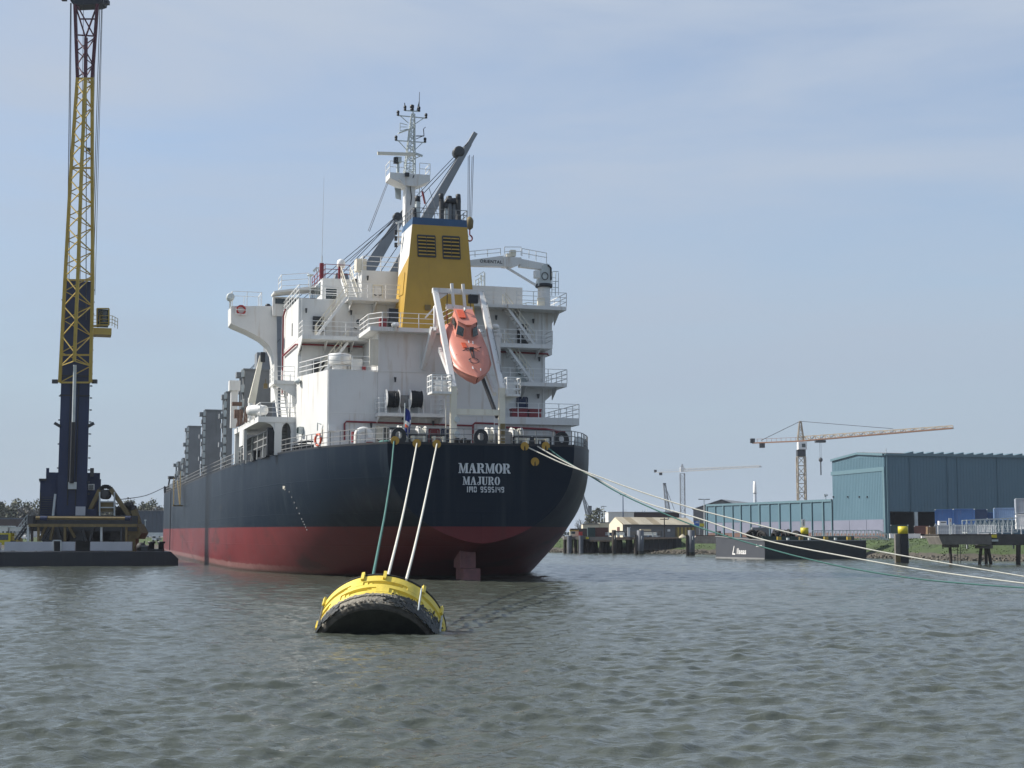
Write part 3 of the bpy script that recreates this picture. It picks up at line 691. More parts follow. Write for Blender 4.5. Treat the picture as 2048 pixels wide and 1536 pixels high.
c = sv(1045, 650, 16); door(Vector((c.x, 0, D3)), .8, 1.75, 16.02, DARK, HOUSE)
c = sv(1043, 730, 16); door(Vector((c.x, 0, D2)), .8, 1.75, 16, GALV, HOUSE)
c = sv(1044, 800, 16); door(Vector((c.x, 0, D1)), .85, 1.95, 16, NAVY, HOUSE)
c = sv(637, 648, 16); MB().box((c.x - .45, 15.7, c.z - .6), (c.x + .45, 15.98, c.z + .55)).build('ventilator', DARK, HOUSE)
c = sv(636, 738, 16); MB().box((c.x - .45, 15.7, c.z - .6), (c.x + .45, 15.98, c.z + .55)).build('ventilator', DARK, HOUSE)
c = sv(783, 862, 10); MB().box((c.x - .55, 9.96, D0 + .1), (c.x + .55, 10.02, D0 + 1.85)).build('doorway_shade', BLACK, CASING)  # black panel on the closed wall, painting the shade inside a doorway
# small lamps, boxes and fittings on the walls
def lamp(px, py, v, parent=HOUSE):
    c = sv(px, py, v - .2); m = MB(); m.bar((c.x, v, c.z + .12), (c.x, v - .3, c.z + .12), .06); m.bar((c.x, v - .28, c.z + .16), (c.x, v - .28, c.z - .2), .18, .16, w2=.1, h2=.1); m.build('wall_lamp', DARK, parent)
for px, py, v, pr in ((612, 621, 16, HOUSE), (702, 625, 16, HOUSE), (601, 697, 16, HOUSE), (698, 700, 16, HOUSE), (790, 759, 10, CASING), (742, 851, 10, CASING), (805, 835, 10, CASING), (866, 846, 10, CASING), (735, 556, 17, CH),
                      (1078, 718, 16, HOUSE), (1076, 792, 16, HOUSE), (1066, 642, 16, HOUSE), (992, 635, 16, HOUSE), (711, 562, 17, CH)): lamp(px, py, v, pr)
c = sv(664, 856, 10); MB().box((c.x - .28, 9.8, c.z - .22), (c.x + .28, 9.98, c.z + .25)).build('junction_box', WHITE2, PORTB)
def port_fit(px, py):    # point on the chamfered wall
    n = Vector((5.4, 1.42, 0)); d = Vector(srd(px, py)); o = Vector((OS[0], OS[1], EYE)); s = (Vector((-9.0, 10, 0)) - o).dot(n) / d.dot(n); return o + d * s
nw = Vector((-5.4, -1.42, 0)).normalized()
c = port_fit(605, 861); MB().bar(c + nw * .02, c + nw * .38, .42, .55).build('floodlight', GALV, PORTB); MB().bar(c + nw * .385, c + nw * .41, .34, .46).build('lamp_glass', GLASS, PORTB)
c = port_fit(601, 763); m = MB(); m.lathe([(0, .10), (.12, .10), (.14, .24), (.2, .26), (.26, .2), (.45, .1)], c, nw, 12); m.build('exhaust_outlet', GALV, PORTB)
c = port_fit(643, 852); MB().tube([c + nw * .05 + Vector((0, -.2, .1)), c + nw * .3 + Vector((0, 0, .25)), c + nw * .3 + Vector((0, .1, .1)), c + nw * .3 + Vector((0, .12, -.35))], .05, 6).build('vent_pipe', GALV, PORTB)
c = port_fit(644, 870); MB().bar(c + nw * .02 - Vector((0, 0, .45)), c + nw * .02 + Vector((0, 0, .45)), .02, .25, up=(0, 1, 0)).build('notice_plate', CREAM, PORTB)
m = MB(); m.box((-10.38, 19.2, D3 + .6), (-10.352, 19.5, D3 + 1.6)); m.box((-10.38, 21.4, D2 - .9), (-10.352, 21.75, D2 + .1)); m.build('side_window', GLASS, HOUSE)
# white louvred doors at the casing's port side
for px in (743, 752): c = sv(px, 710, 9.98); MB().box((c.x - .16, 9.9, D2 + .4), (c.x + .16, 10.0, D3 - .7)).build('louvre_door', CREAM, CASING)
# red fire main
def pipe(name, pts, r, mat, par=SHIP, n=6): return MB().tube(pts, r, n).build(name, mat, par)
pipe('fire_main', [sv(689, 880, 9.8), sv(689, 847, 9.8), sv(693, 843, 9.8), sv(800, 846.5, 9.8), sv(944, 851.5, 9.8)], .075, DKRED)
pipe('fire_main', [sv(946, 886, 9.6), sv(946, 850, 9.6), sv(950, 846, 9.6), sv(1003, 848, 9.6)], .085, DKRED)
pipe('fire_main', [sv(1012, 855, 11.0), sv(1092, 858.5, 11.0), sv(1115, 863, 11.0), sv(1132, 863, 13)], .10, DKRED)
MB().cyl(sv(1112, 868, 11), sv(1130, 864, 11), .11).build('hydrant', DKRED, SHIP)
pipe('fire_main', [(-10.5, 23.8, D2 - .6), (-10.5, 23.8, D4 - .3), (-10.5, 22.6, D4 + .1)], .07, DKRED)
pipe('fire_main', [(-10.5, 23.8, sv(560, 712, 23.8).z), (-10.5, 16.3, sv(590, 688, 16).z), (-10.2, 15.7, sv(592, 688, 15.7).z), (-5.4, 15.7, sv(738, 694, 15.7).z)], .08, DKRED)
pipe('fire_main', [(4.3, 15.7, sv(1002, 703, 15.7).z), (9.6, 15.7, sv(1100, 708, 15.7).z), (10.0, 16.6, sv(1100, 708, 15.7).z)], .08, DKRED)
# --- funnel
def funnel():
    zb, zt = D3 + .12, 27.42; ub0, ub1, ut0, ut1 = -3.25, 2.55, -2.08, 2.2; vb, vt = 11.3, 13.0
    ft = su(805, 441, -2.08).y; fb = su(786, 655, -3.25).y
    ft = max(ft, vt + 2); fb = max(fb, vb + 3)
    def P(s, f, z):          # s: 0 port 1 starboard, f: 0 aft 1 forward
        t = (z - zb) / (zt - zb); u = (ub0 + (ut0 - ub0) * t) * (1 - s) + (ub1 + (ut1 - ub1) * t) * s
        return Vector((u, (vb + (vt - vb) * t) * (1 - f) + (fb + (ft - fb) * t) * f, z))
    zs = [zb, 23.2, 24.3, zt - .58, zt]; m = MB()
    def quad(a, b, mi): m.cm = mi; m.add([a[0], a[1], b[1], b[0]], [(0, 1, 2, 3)])
    for i in range(4):
        z0, z1 = zs[i], zs[i + 1]; blue = i == 3
        quad((P(0, 0, z0), P(1, 0, z0)), (P(0, 0, z1), P(1, 0, z1)), 1 if blue else 0)
        for s in (0, 1):
            if i == 1: # slanted limit between yellow and white
                a, b = (P(s, 1, z0), P(s, 0, z1)), None
                m.cm = 0; m.add([P(s, 1, z0), P(s, 0, z0), P(s, 0, z1)], [(0, 1, 2)]); m.cm = 2; m.add([P(s, 1, z0), P(s, 0, z1), P(s, 1, z1)], [(0, 1, 2)])
            else: quad((P(s, 1, z0), P(s, 0, z0)), (P(s, 1, z1), P(s, 0, z1)), 1 if blue else (2 if i == 2 else 0))
        quad((P(1, 1, z0), P(0, 1, z0)), (P(1, 1, z1), P(0, 1, z1)), 1 if blue else 0)
    m.cm = 3; m.add([P(0, 0, zt - .05), P(1, 0, zt - .05), P(1, 1, zt - .05), P(0, 1, zt - .05)], [(0, 1, 2, 3)])
    f = m.build('funnel', [YEL, BLUE, WHITE, DARK], SHIP)
    n = Vector((0, -(zt - zb), vt - vb)).normalized()       # outward normal of the aft face
    upv = Vector((0, vt - vb, zt - zb)).normalized()
    for x0, x1, y0, y1 in ((835.5, 872.5, 470, 513), (885.5, 921.5, 472, 517)):
        tl = sv(x0, y0, 12.6); br = sv(x1, y1, 12.2); c0 = Vector(((tl.x + br.x) / 2, 0, (tl.z + br.z) / 2)); c0.y = vb + (vt - vb) * (c0.z - zb) / (zt - zb)
        W_, H_ = br.x - tl.x, (tl.z - br.z) * 1.01
        o = MB(); o.bar(c0 - upv * H_ / 2, c0 + upv * H_ / 2, W_, .04, up=n); pan = o.build('louvre_opening', BLACK, f)
        o = MB()
        for s in (-1, 1): o.bar(c0 + Vector((s * W_ / 2, 0, 0)) - upv * H_ / 2 + n * .03, c0 + Vector((s * W_ / 2, 0, 0)) + upv * H_ / 2 + n * .03, .07, .12, up=n)
        for s in (-1, 1): o.bar(c0 - Vector((W_ / 2, 0, 0)) + upv * s * H_ / 2 + n * .03, c0 + Vector((W_ / 2, 0, 0)) + upv * s * H_ / 2 + n * .03, .12, .07, up=n)
        o.bar(c0 - upv * H_ / 2 + n * .06, c0 + upv * H_ / 2 + n * .06, .05, .05, up=n); o.build('louvre_frame', DARK, f)
        for k in range(6):
            c = c0 + upv * (H_ * ((k + .5) / 6 - .5)) + n * .05; o = MB()
            d = (n * -.5 + upv * .9).normalized() * .075
            o.add([c + Vector((s * W_ / 2 * .96, 0, 0)) + d * t + n * q for t in (-1, 1) for s in (-1, 1) for q in (0, .02)], [(0, 2, 6, 4), (1, 5, 7, 3), (0, 1, 3, 2), (4, 6, 7, 5), (0, 4, 5, 1), (2, 3, 7, 6)])
            o.build('louvre_slat', YEL, f)
    railing([P(0, 1, zt), P(0, 0, zt), P(1, 0, zt), P(1, 1, zt)], h=.75, step=.9, bars=(1, .5)).build('funnel_railing', GREY, f)
    def pipe_(px, ytop, r, v, lean=0, mat=STEELG):
        a = sv(px, ytop, v); m = MB(); m.cyl((a.x, v, zt - .1), (a.x, v + lean, a.z - .25), r); p = m.build('exhaust_pipe', mat, f)
        MB().lathe([(0, r * 1.04), (.5, r * 1.06), (.62, r * 1.06)], (a.x, v + lean, a.z - .4), (0, .25, 1), 14).build('pipe_tip', BLACK, p)
    pipe_(835.5, 398, .21, 14.2, mat=GALV); pipe_(830, 421, .12, 14.0, mat=SOOT)
    pipe_(883, 393, .19, 14.4, mat=SOOT); pipe_(892, 412, .16, 14.2, mat=GALV); pipe_(917, 394, .19, 14.4, mat=SOOT)
    pipe_(899, 398, .22, 14.8, mat=STEELG); pipe_(909, 402, .18, 14.8, mat=STEELG)
    c = sv(900, 398, 14.8); o = MB(); o.lathe([(0, .50), (.18, .50), (.42, .40), (.55, .16)], (c.x, 14.8, c.z - .45), (0, .2, 1), 18); o.build('exhaust_hood', BLACK, f)
    # side panel, small door, pipes at the foot
    p = [P(0, .25, 21.3), P(0, .7, 21.4), P(0, .7, 23.0), P(0, .25, 23.1)]; MB().prism([q + Vector((-.02, 0, 0)) for q in p], (-.03, 0, 0)).build('access_panel', YEL, f)
    return f
funnel()
c = sv(787, 640, 9.6); m = MB(); m.box((c.x - .36, 9.5, D3 + .12), (c.x + .36, 10.2, sv(787, 617, 9.5).z)); bx = m.build('equipment_locker', BLACK, SHIP)
m = MB(); m.box((c.x - .3, 9.46, D3 + .35), (c.x + .3, 9.495, sv(787, 622, 9.5).z)); m.build('locker_door', DARK, bx)
MB().box((c.x - 1.0, 9.6, D3 + .12), (c.x - .5, 10.1, D3 + .85)).build('hose_box', DKRED, SHIP)
c = sv(790, 657, 9); m = MB(); m.lathe([(0, .1), (.3, .1), (.32, .3), (.5, .3), (.58, .18)], (c.x, 8.8, D3 - .15), (0, 0, 1), 12); m.build('dome_lamp', WHITE2, SHIP)
pipe('vent_pipe', [(-1.35, 8.6, D3 - .2), (-1.35, 8.6, sv(846, 612, 8.6).z), (-1.2, 8.6, sv(846, 608, 8.6).z), (-.95, 8.6, sv(846, 611, 8.6).z)], .11, WHITE2)
MB().bar((-1.4, 8.6, sv(846, 615, 8.6).z), (-2.0, 8.9, D3 + .9), .1).build('brace', WHITE2, SHIP)
c = sv(859, 613, 11); MB().box((c.x - .22, 11.5, c.z - .2), (c.x + .22, 11.65, c.z + .2)).build('switch_box', DKYEL, SHIP)
# --- big mushroom ventilator and locker on the port house roof
c = sv(679, 738, 11.5); v = MB(); v.lathe([(0, .55), (.62, .55)], (c.x, 11.5, D2), (0, 0, 1), 24); vn = v.build('mushroom_ventilator', WHITE, SHIP)
MB().lathe([(0, .82), (.05, .86), (.72, .86), (.8, .8), (.86, .3)], (c.x, 11.5, D2 + .55), (0, 0, 1), 28).build('vent_hood', WHITE, vn)
c = sv(712, 730, 11.5); MB().box((c.x - .42, 11.2, D2 + .15), (c.x + .42, 12.1, D2 + 1.0)).build('locker', WHITE, SHIP)
c = sv(728, 730, 11); MB().box((c.x - .12, 11, D2 + .1), (c.x + .15, 11.3, D2 + .5)).build('hydrant', DKRED, SHIP)
# --- hose reels on their platform
zr = sv(800, 826, 8.6).z
rs = slab('platform', [(-5.5, 8.5), (-.55, 8.5), (-.55, 10), (-5.5, 10)], zr, .25, CASING)
brackets((-5.4, -3, -.7), 8.6, 10, zr - .25, rs, .5)
railing([(-5.45, 9.9, zr), (-5.45, 8.55, zr), (-4.95, 8.55, zr)]).build('railing', WHITE2, SHIP); railing([(-1.6, 8.55, zr), (-.6, 8.55, zr), (-.6, 9.9, zr)]).build('railing', WHITE2, SHIP)
for px in (784.5, 831.5):
    c = sv(px, 798.5, 9.2); R_ = .70; rl = MB().lathe([(-.42, .48), (.42, .48)], (c.x, 9.2, c.z), (1, 0, 0), 20).build('rope_reel', WHITE2, SHIP)
    for s in (-1, 1): MB().lathe([(0, R_), (.05, R_)], (c.x + s * .46 - .025, 9.2, c.z), (1, 0, 0), 26, smooth=False).build('reel_flange', WHITE2, rl)
    coil = MB()
    for i in range(13):
        x = c.x - .40 + i * .8 / 12; rr = .58 + random.uniform(-.03, .03)
        coil.tube([(x + .03 * sin(a), 9.2 + rr * cos(a), c.z + rr * sin(a)) for a in [j * pi / 10 for j in range(21)]], .038, 5, caps=False)
    coil.build('coiled_rope', BLACK, rl)
    for q in (-1, 1): s = MB(); s.bar((c.x + q * .52, 8.8, zr), (c.x + q * .52, 9.2, c.z), .08); s.bar((c.x + q * .52, 9.6, zr), (c.x + q * .52, 9.2, c.z), .08); s.build('reel_stand', WHITE2, rl)
c = sv(809, 800, 9.3); MB().box((c.x - .3, 9.2, c.z - .5), (c.x + .3, 9.7, c.z + .35)).build('winch_motor', GREY, SHIP)
# --- main mast
def mast():
    V = 20.0
    a = sv(815, 440, V); col = MB(); zt = sv(818, 362, V).z
    col.prism([(a.x - .38, V - .5, D4 + 2), (a.x + .42, V - .5, D4 + 2), (a.x + .42, V + .6, D4 + 2), (a.x - .38, V + .6, D4 + 2)], (.12, 0, zt - D4 - 2))
    mt = col.build('main_mast', WHITE, SHIP)
    l, r = sv(776, 349, V), sv(856, 349, V); zl = l.z; cx = a.x + .12
    MB().prism([(l.x, V - .8, zl), (r.x, V - .8, zl), (r.x, V - .8, zl - .5), (cx + .5, V - .8, zl - 1.0), (cx - .5, V - .8, zl - 1.0), (l.x, V - .8, zl - .45)], (0, 1.8, 0)).build('mast_platform', WHITE, mt)
    railing([(cx - .6, V - .75, zl), (l.x, V - .75, zl), (l.x, V + .9, zl)], h=.95, bars=(1, .5)).build('railing', WHITE2, mt)
    railing([(cx + .7, V - .75, zl), (r.x, V - .75, zl), (r.x, V + .9, zl)], h=.95, bars=(1, .5)).build('railing', WHITE2, mt)
    zt2 = sv(823, 228, V).z; b = MB()
    L0 = [Vector((cx - .42, V - .4, zl)), Vector((cx + .42, V - .4, zl)), Vector((cx + .42, V + .5, zl)), Vector((cx - .42, V + .5, zl))]
    tx = sv(826, 228, V).x
    L1 = [Vector((tx + sx * .12, V + sy * .12, zt2)) for sx, sy in ((-1, -1), (1, -1), (1, 1), (-1, 1))]
    lattice(b, L0, L1, 11, .085, .045); b.bar((tx, V, zt2), (tx, V, sv(824, 216, V).z), .1); b.build('lattice_mast', GALV, mt)
    ladder((cx + .05, V - .5, zl), (tx, V - .25, zt2 - 1), .3, (1, 0, 0)).build('ladder', GALV, mt)
    ladder((cx + .6, V + .3, D4 + 4), (cx + .75, V + .3, zl - .3), .4, (1, 0, 0)).build('ladder', GALV, mt)
    def yard(x0, x1, y0, y1, drop, name='yard'):
        p, q = sv(x0, y0, V), sv(x1, y1, V); m = MB(); m.bar(p, q, .08); c = lerp(p, q, .5)
        for e in (p, q): m.bar(lerp(e, c, .15), Vector((c.x + (e.x - c.x) * .25, V, c.z - drop)), .06)
        return m.build(name, GALV, mt), p, q
    def light(p, mat=BLACK, h=.42, r=.11):
        m = MB(); m.lathe([(0, r), (h * .3, r), (h * .34, r * .6), (h * .45, r * 1.1), (h * .9, r * 1.1), (h, r * .4)], p, (0, 0, 1), 10); m.build('navigation_light', mat, mt)
    for x0, x1, y0, y1, dr in ((796, 852, 231, 236.5, .55), (792, 850, 281, 285, .75), (810, 838, 221, 223, .0)):
        yd, p, q = yard(x0, x1, y0, y1, dr); light(p); light(q)
    c = sv(824, 220, V); light(c + Vector((0, 0, -.05)), h=.5, r=.16)
    e = sv(838, 222, V); t = sv(839, 184, V); m = MB(); m.bar(e, t, .07, w2=.04, h2=.04); m.prism([e + Vector((-.22, 0, 0)), e, lerp(e, t, .6)], (0, .03, 0)); m.build('whip_antenna', STEELG, mt)
    e = sv(811, 222, V); MB().bar(e, sv(809, 206, V), .08).build('whip_antenna', STEELG, mt)
    p, q = sv(798, 266, V), sv(828, 255, V); MB().prism([p, q, q + Vector((0, .6, .05)), p + Vector((0, .6, .05))], (0, 0, .06)).build('radar_platform', GALV, mt)
    m = MB()
    for i in range(3): m.bar(sv(800, 262 - 8 * i, V), sv(815, 258 - 4 * i, V), .05)
    m.bar(sv(800, 262, V), sv(800, 246, V), .05); m.build('railing', GALV, mt)
    m = MB(); m.bar(sv(832, 272, V), sv(848, 272, V), .07); m.bar(sv(832, 278, V), sv(846, 272, V), .05); m.bar(sv(848, 272, V), sv(847, 258, V), .06); m.bar(sv(847, 258, V), sv(851, 254, V), .05); m.build('wind_vane', DARK, mt)
    m = MB(); m.bar(sv(831, 307, V - .6), sv(845, 312, V - .6), .16); m.bar(sv(828, 318, V - .3), sv(843, 311, V - .6), .06); m.build('radar_arm', GALV, mt)
    pd = MB(); c = sv(796, 345, V - .7); pd.bar(c, sv(796, 326, V - .7), .2); pd.cb(sv(796, 320, V - .7), (.5, .5, .45)); rd = pd.build('radar', GALV, mt)
    # third level is the deepest: the scanner bar belongs to the same radar mesh set as its own sub-part of the mast
    m = MB(); m.bar(sv(755, 306.5, V - .9), sv(831, 309, V - .5), .12, .26); m.build('radar_scanner', CREAM, mt)
    m = MB(); m.cb(sv(791.5, 321, V - .8), (.34, .3, .5)); m.cb(sv(814, 349, V - .9), (.32, .3, .3)); m.build('floodlight', BLACK, mt)
    p = sv(798, 358, V - .9); MB().tube([p, sv(813, 375, V - .6), sv(811, 440, V - .55)], .09, 6).build('cable_duct', WHITE, mt)
    MB().tube([sv(828, 350, V - .85), sv(820, 370, V - .6), sv(823, 395, V - .55), sv(821, 410, V - .55)], .04, 5).build('cable', BLACK, mt)
    m = MB()
    for a_, b_ in (((776, 366), (739, 463)), ((775, 362), (736, 462))): m.bar(sv(*a_, V), sv(*b_, 17.5), .03)
    for a_, b_ in (((843, 375), (858, 432)), ((858, 376), (876, 432))): m.bar(sv(*a_, V), sv(*b_, 14.5), .035)
    m.build('stay', WIRE, mt)
    m = MB(); c = sv(847.5, 395, 18); m.tube([c + Vector((-.12, 0, .5)), c, c + Vector((.12, 0, -.5))], .09, 6); m.build('signal_flag', DKRED, mt)
    m = MB(); c = sv(789, 377, V); d = sv(802, 400, V); m.add([c + Vector((0, 0, .1)), Vector((d.x, V, c.z)), d, Vector((c.x + .1, V, d.z + .1))], [(0, 1, 2, 3)]); m.prism([c, Vector((d.x, V, c.z)), d], (0, .02, 0)); m.build('day_shape', GALV, mt)
    # side fittings by the funnel's port edge
    m = MB(); m.bar(sv(792, 446, 16), sv(806, 442, 16), .14); m.bar(sv(797, 446, 16), sv(797, 492, 16), .1)
    for y in (462, 474, 487): m.bar(sv(791, y, 16), sv(803, y, 16), .12)
    m.build('antenna_bracket', WHITE, mt)
    m = MB()
    for y in (465, 477, 490): m.cb(sv(791.5, y, 15.9), (.2, .2, .35))
    m.build('navigation_light', BLACK, mt)
mast()
# --- radome and aerials on the wheelhouse roof
c = sv(682, 536, 19.5); zr_ = sv(682, 558, 19).z
m = MB(); m.cyl((c.x, 19.5, zr_), (c.x, 19.5, c.z - .1), .09); rp_ = m.build('radome', WHITE2, SHIP)
MB().lathe([(0, .12), (.05, .28), (.2, .34), (.5, .34), (.66, .28), (.76, .14), (.78, .02)], (c.x, 19.5, c.z - .05), (0, 0, 1), 18).build('radome_dome', WHITE2, rp_)
m = MB(); p = sv(644, 535, 20); m.bar(Vector((p.x, 20, zr_)), sv(644, 512, 20), .08); m.bar(sv(644, 512, 20), sv(648, 352, 20), .035, w2=.015, h2=.015); m.build('whip_aerial', GALV, SHIP)
m = MB(); p = sv(621, 552, 22); m.bar(Vector((p.x, 22, zr_ - 1)), p, .06); m.lathe([(0, .26), (.1, .3), (.16, .06)], p, (0, 0, 1), 10); m.build('satellite_aerial', GALV, SHIP)
m = MB()
for i in range(3): m.tube([sv(634 + i * 4, 546 - i, 21), sv(633 + i * 4, 538 - i * 2, 21), sv(626 + i * 4, 540 - i * 2, 21)], .05, 5)
m.bar(sv(627, 543, 21), sv(634, 535, 21), .16); m.build('aerial_cluster', GALV, SHIP)
m = MB()
for y in (548, 556, 564): m.bar(sv(950, y + 6, 22), sv(968, y - 5, 22), .06)
for x in (950, 957, 963, 968): m.bar(sv(x, 585, 22), sv(x, 560 - (x - 950) * .5, 22), .08)
m.bar(sv(969, 585, 22), sv(969, 545, 22), .12); m.bar(sv(962, 560, 22), sv(962, 550, 22), .16); m.build('aerial_frame', GALV, SHIP)
MB().box((sv(945, 0, 20).x, 20, D4), (sv(972, 0, 20).x, 25, sv(960, 580, 20).z)).build('wheelhouse_end', WHITE, SHIP)
# --- provision crane with lettered jib
def provision_crane():
    V = 15.6; b = sv(1088, 618, V); t = sv(1088, 573, V); m = MB(); m.cyl((b.x, V, D4), (b.x, V, t.z), .5, 20)
    g = m.build('provision_crane', WHITE, SHIP)
    MB().lathe([(0, .66), (.05, .7), (.25, .7), (.3, .6)], (b.x, V, t.z - .1), (0, 0, 1), 22).build('slewing_ring', BLACK, g)
    h = MB(); h.prism([sv(1076, 571, V - .45), sv(1103, 571, V - .45), sv(1102, 533, V - .45), sv(1095, 527, V - .45), sv(1086, 529, V - .45)], (0, .9, 0)); h.build('crane_head', GALV, g)
    j = MB()
    j.prism([sv(1100, 529, V - .3), sv(1092, 539, V - .3), sv(1040, 533, V - .3), sv(1040, 517, V - .3)], (0, .6, 0)); j.build('jib', WHITE, g)
    MB().prism([sv(1008, 513, V - .42), sv(1043, 515, V - .42), sv(1043, 527, V - .42), sv(1026, 534, V - .42), sv(1008, 533, V - .42)], (0, .85, 0)).build('jib_knuckle', WHITE, g)
    MB().prism([sv(1008, 511, V - .3), sv(1008, 533, V - .3), sv(925, 531, V - .3), sv(925, 522, V - .3)], (0, .6, 0)).build('jib', WHITE, g)
    MB().bar(sv(1013, 535, V - .25), sv(1071, 570, V - .3), .17).build('hydraulic_ram', WHITE, g)
    o = sv(982, 523.5, V - .315); me = text_mesh('ORIENTAL', .36, o, Vector((1, 0, -.005)), (0, 0, 1), .006, spacing=1.12)
    me.materials.append(BLACK); link('jib_lettering', me, g)
    a1 = MB()
    for pts in ([(932, 511), (1001, 505)], [(1009, 511), (1009, 494)], [(1042, 511), (1042, 494)], [(1009, 494), (1042, 494)], [(1009, 503), (1042, 503)], [(932, 503.5), (1001, 497)], [(1001, 510), (1001, 497)], [(975, 513), (975, 499)], [(950, 514), (950, 502)],
                [(1044, 497), (1093, 506)], [(1044, 506), (1093, 515)], [(1044, 512), (1044, 497)], [(1058, 517), (1058, 500)], [(1072, 522), (1072, 502)], [(1093, 527), (1093, 506)]):
        a1.bar(sv(*pts[0], V - .3), sv(*pts[1], V - .3), .05)
    a1.build('walkway_railing', WHITE2, g)
    m = MB(); m.cb(sv(1025, 507, V), (.45, .5, .5)); m.cb(sv(1018, 511, V), (.5, .4, .25)); m.build('winch', CREAM, g)
    m = MB(); c = sv(1073, 548, V - .3); m.box((c.x - .2, V - .6, c.z - .35), (c.x + .22, V - .1, c.z + .25)); m.build('control_cabinet', WHITE, g)
    m = MB(); c = sv(1090, 552, V - .5); m.tube([c + Vector((.26 * cos(a), 0, .3 * sin(a))) for a in [i * pi / 8 for i in range(17)]], .03, 5); m.tube([sv(1096, 530, V - .5), sv(1102, 536, V - .5), sv(1102, 560, V - .5)], .07, 6); m.build('hydraulic_hose', BLACK, g)
    m = ladder(sv(1107, 592, V + .4), sv(1108, 543, V + .4), .3, (1, 0, 0), step=.5); m.bar(sv(1117, 545, V), sv(1117, 590, V), .04)
    for y in (543, 563, 575): m.bar(sv(1106, y, V), sv(1117, y, V), .05)
    m.build('ladder', GALV, g)
    c = sv(1082, 605, V - .6); MB().box((c.x - .3, V - .75, D4), (c.x + .28, V - .52, c.z + .35)).build('electric_cabinet', CREAM, g)
    m = MB()
    for a, b_ in (((1033, 612), (1055, 605)), ((1055, 605), (1072, 607)), ((1033, 616), (1060, 611)), ((1052, 606), (1052, 618))): m.bar(sv(*a, 15), sv(*b_, 15), .06)
    m.build('jib_rest', GALV, g)
provision_crane()
# --- cargo cranes amidships
def cargo_crane(v, foot, tip, wide, hookx=None):
    f, t = sv(*foot, v), sv(*tip, v); g = MB(); g.cyl((0, v, D0), (0, v, f.z - 2), 1.3, 18); cr = g.build('cargo_crane', STEELG, SHIP)
    MB().box((-1.7, v - 1.6, f.z - 2), (1.7, v + 1.9, f.z + 6.5)).build('crane_house', STEELG, cr)
    top = Vector((-.4, v, f.z + 8.6)); MB().prism([(-1.3, v - .9, f.z + 6.5), (1.2, v - .9, f.z + 6.5), (.5, v - .9, f.z + 9), (-.7, v - .9, f.z + 9)], (0, 1.8, 0)).build('crane_head', STEELG, cr)
    d = t - f; mid = lerp(f, t, .55); j = MB()
    up = Vector((0, 1, 0)).cross(d.normalized())
    j.bar(f, mid, 1.25, wide, up=up, w2=1.3, h2=wide * .98); j.bar(mid, lerp(f, t, .95), 1.3, wide * .98, up=up, w2=.9, h2=wide * .5); j.bar(lerp(f, t, .93), t, .8, wide * .42, up=up)
    j.build('jib', STEELG, cr)
    w_ = MB(); e = lerp(f, t, .93)
    for k in range(4): w_.bar(e + Vector((0, -.5 + k * .33, .5 - .35 * (k % 2))), top + Vector((0, -.5 + k * .33, -.9 * (k % 2))), .07)
    for k in range(2): w_.bar(lerp(f, t, .9) + Vector((0, -.2 + k * .4, .6)), lerp(f, t, .1) + Vector((-1.2, -.2 + k * .4, 1.5)), .05)
    w_.build('luffing_wire', WIRE, cr)
    m = MB(); c1, c2 = lerp(f, t, .9) - up * .55, lerp(f, t, .955) + up * .55 + Vector((.2, 0, -.3)); m.lathe([(-.5, .3), (-.48, .62), (.48, .62), (.5, .3)], c1, (0, 1, 0), 14)
    if up.z < 0: c1, c2 = c2, c1
    m.lathe([(-.45, .2), (-.42, .42), (.42, .42), (.45, .2)], c2, (0, 1, 0), 14); m.build('sheave_block', DARK, cr)
    if hookx:
        h = sv(*hookx, v); m = MB(); s = lerp(f, t, .9)
        for dx in (-.14, .14):
            for dy in (-.3, .3): m.bar((h.x + dx * 1.6 + .1, v + dy, s.z), (h.x + dx, v + dy, h.z + .6), .05)
        m.build('hoist_wire', WIRE, cr)
        b = MB(); b.lathe([(0, .12), (.2, .36), (1.0, .42), (1.3, .3), (1.45, .1)], (h.x, v, h.z - .8), (0, 0, 1), 14); b.build('hook_block', DKYEL, cr)
        b = MB(); b.bar((h.x, v, h.z - .8), (h.x, v, h.z - 1.4), .12)
        b.tube([(h.x + .28 * sin(a), v, h.z - 1.75 + .32 * cos(a)) for a in [i * pi / 8 for i in range(15)]], .09, 6); b.build('hook', DKRED, cr)
cargo_crane(58, (690, 717), (950, 267), 1.15, (939.5, 445))
cargo_crane(112, (600, 756), (822, 404), 2.0)
m = MB()
for a, b in (((796, 430), (700, 523)), ((800, 445), (716, 526))): m.bar(sv(*a, 60), sv(*b, 60), .06)
m.build('wire', WIRE, SHIP)
# --- tall grey steel towers on the port deck edge, each with side brackets
def tower(x0, x1, ytop, ybot, u, n, deep=2.2):
    a = su(x0, ybot, u); v = a.y; b = sv(x1, ytop, v); m = MB(); zd = D0 + .003 * v
    m.box((u, v, zd - .2), (b.x, v + deep, b.z)); t = m.build('deck_tower', GREY, SHIP)
    m = MB()
    for i in range(n):
        z = zd + .8 + (b.z - zd - 1.2) * i / max(1, n - 1); w_ = .3 + .2 * ((i * 7) % 3)
        m.box((u - w_, v + .3, z - .22), (u, v + 1.3, z + .25))
    for q in (.25, 1.5): m.bar((u - .25, v + q, zd), (u - .25, v + q, b.z - .3), .16)
    m.build('tower_bracket', STEELG, t, kind='stuff')
    m = MB()
    for i in range(n):
        z = zd + 1.3 + (b.z - zd - 1.6) * i / max(1, n - 1); m.box((u - .32, v - .05, z - .3), (u - .05, v - .01, z + .35))
    m.build('tower_opening', GALV, t, kind='stuff')
    MB().box((u - .15, v - .08, b.z), (b.x + .1, v + deep + .1, b.z + .15)).build('tower_cap', GREY, t); return v
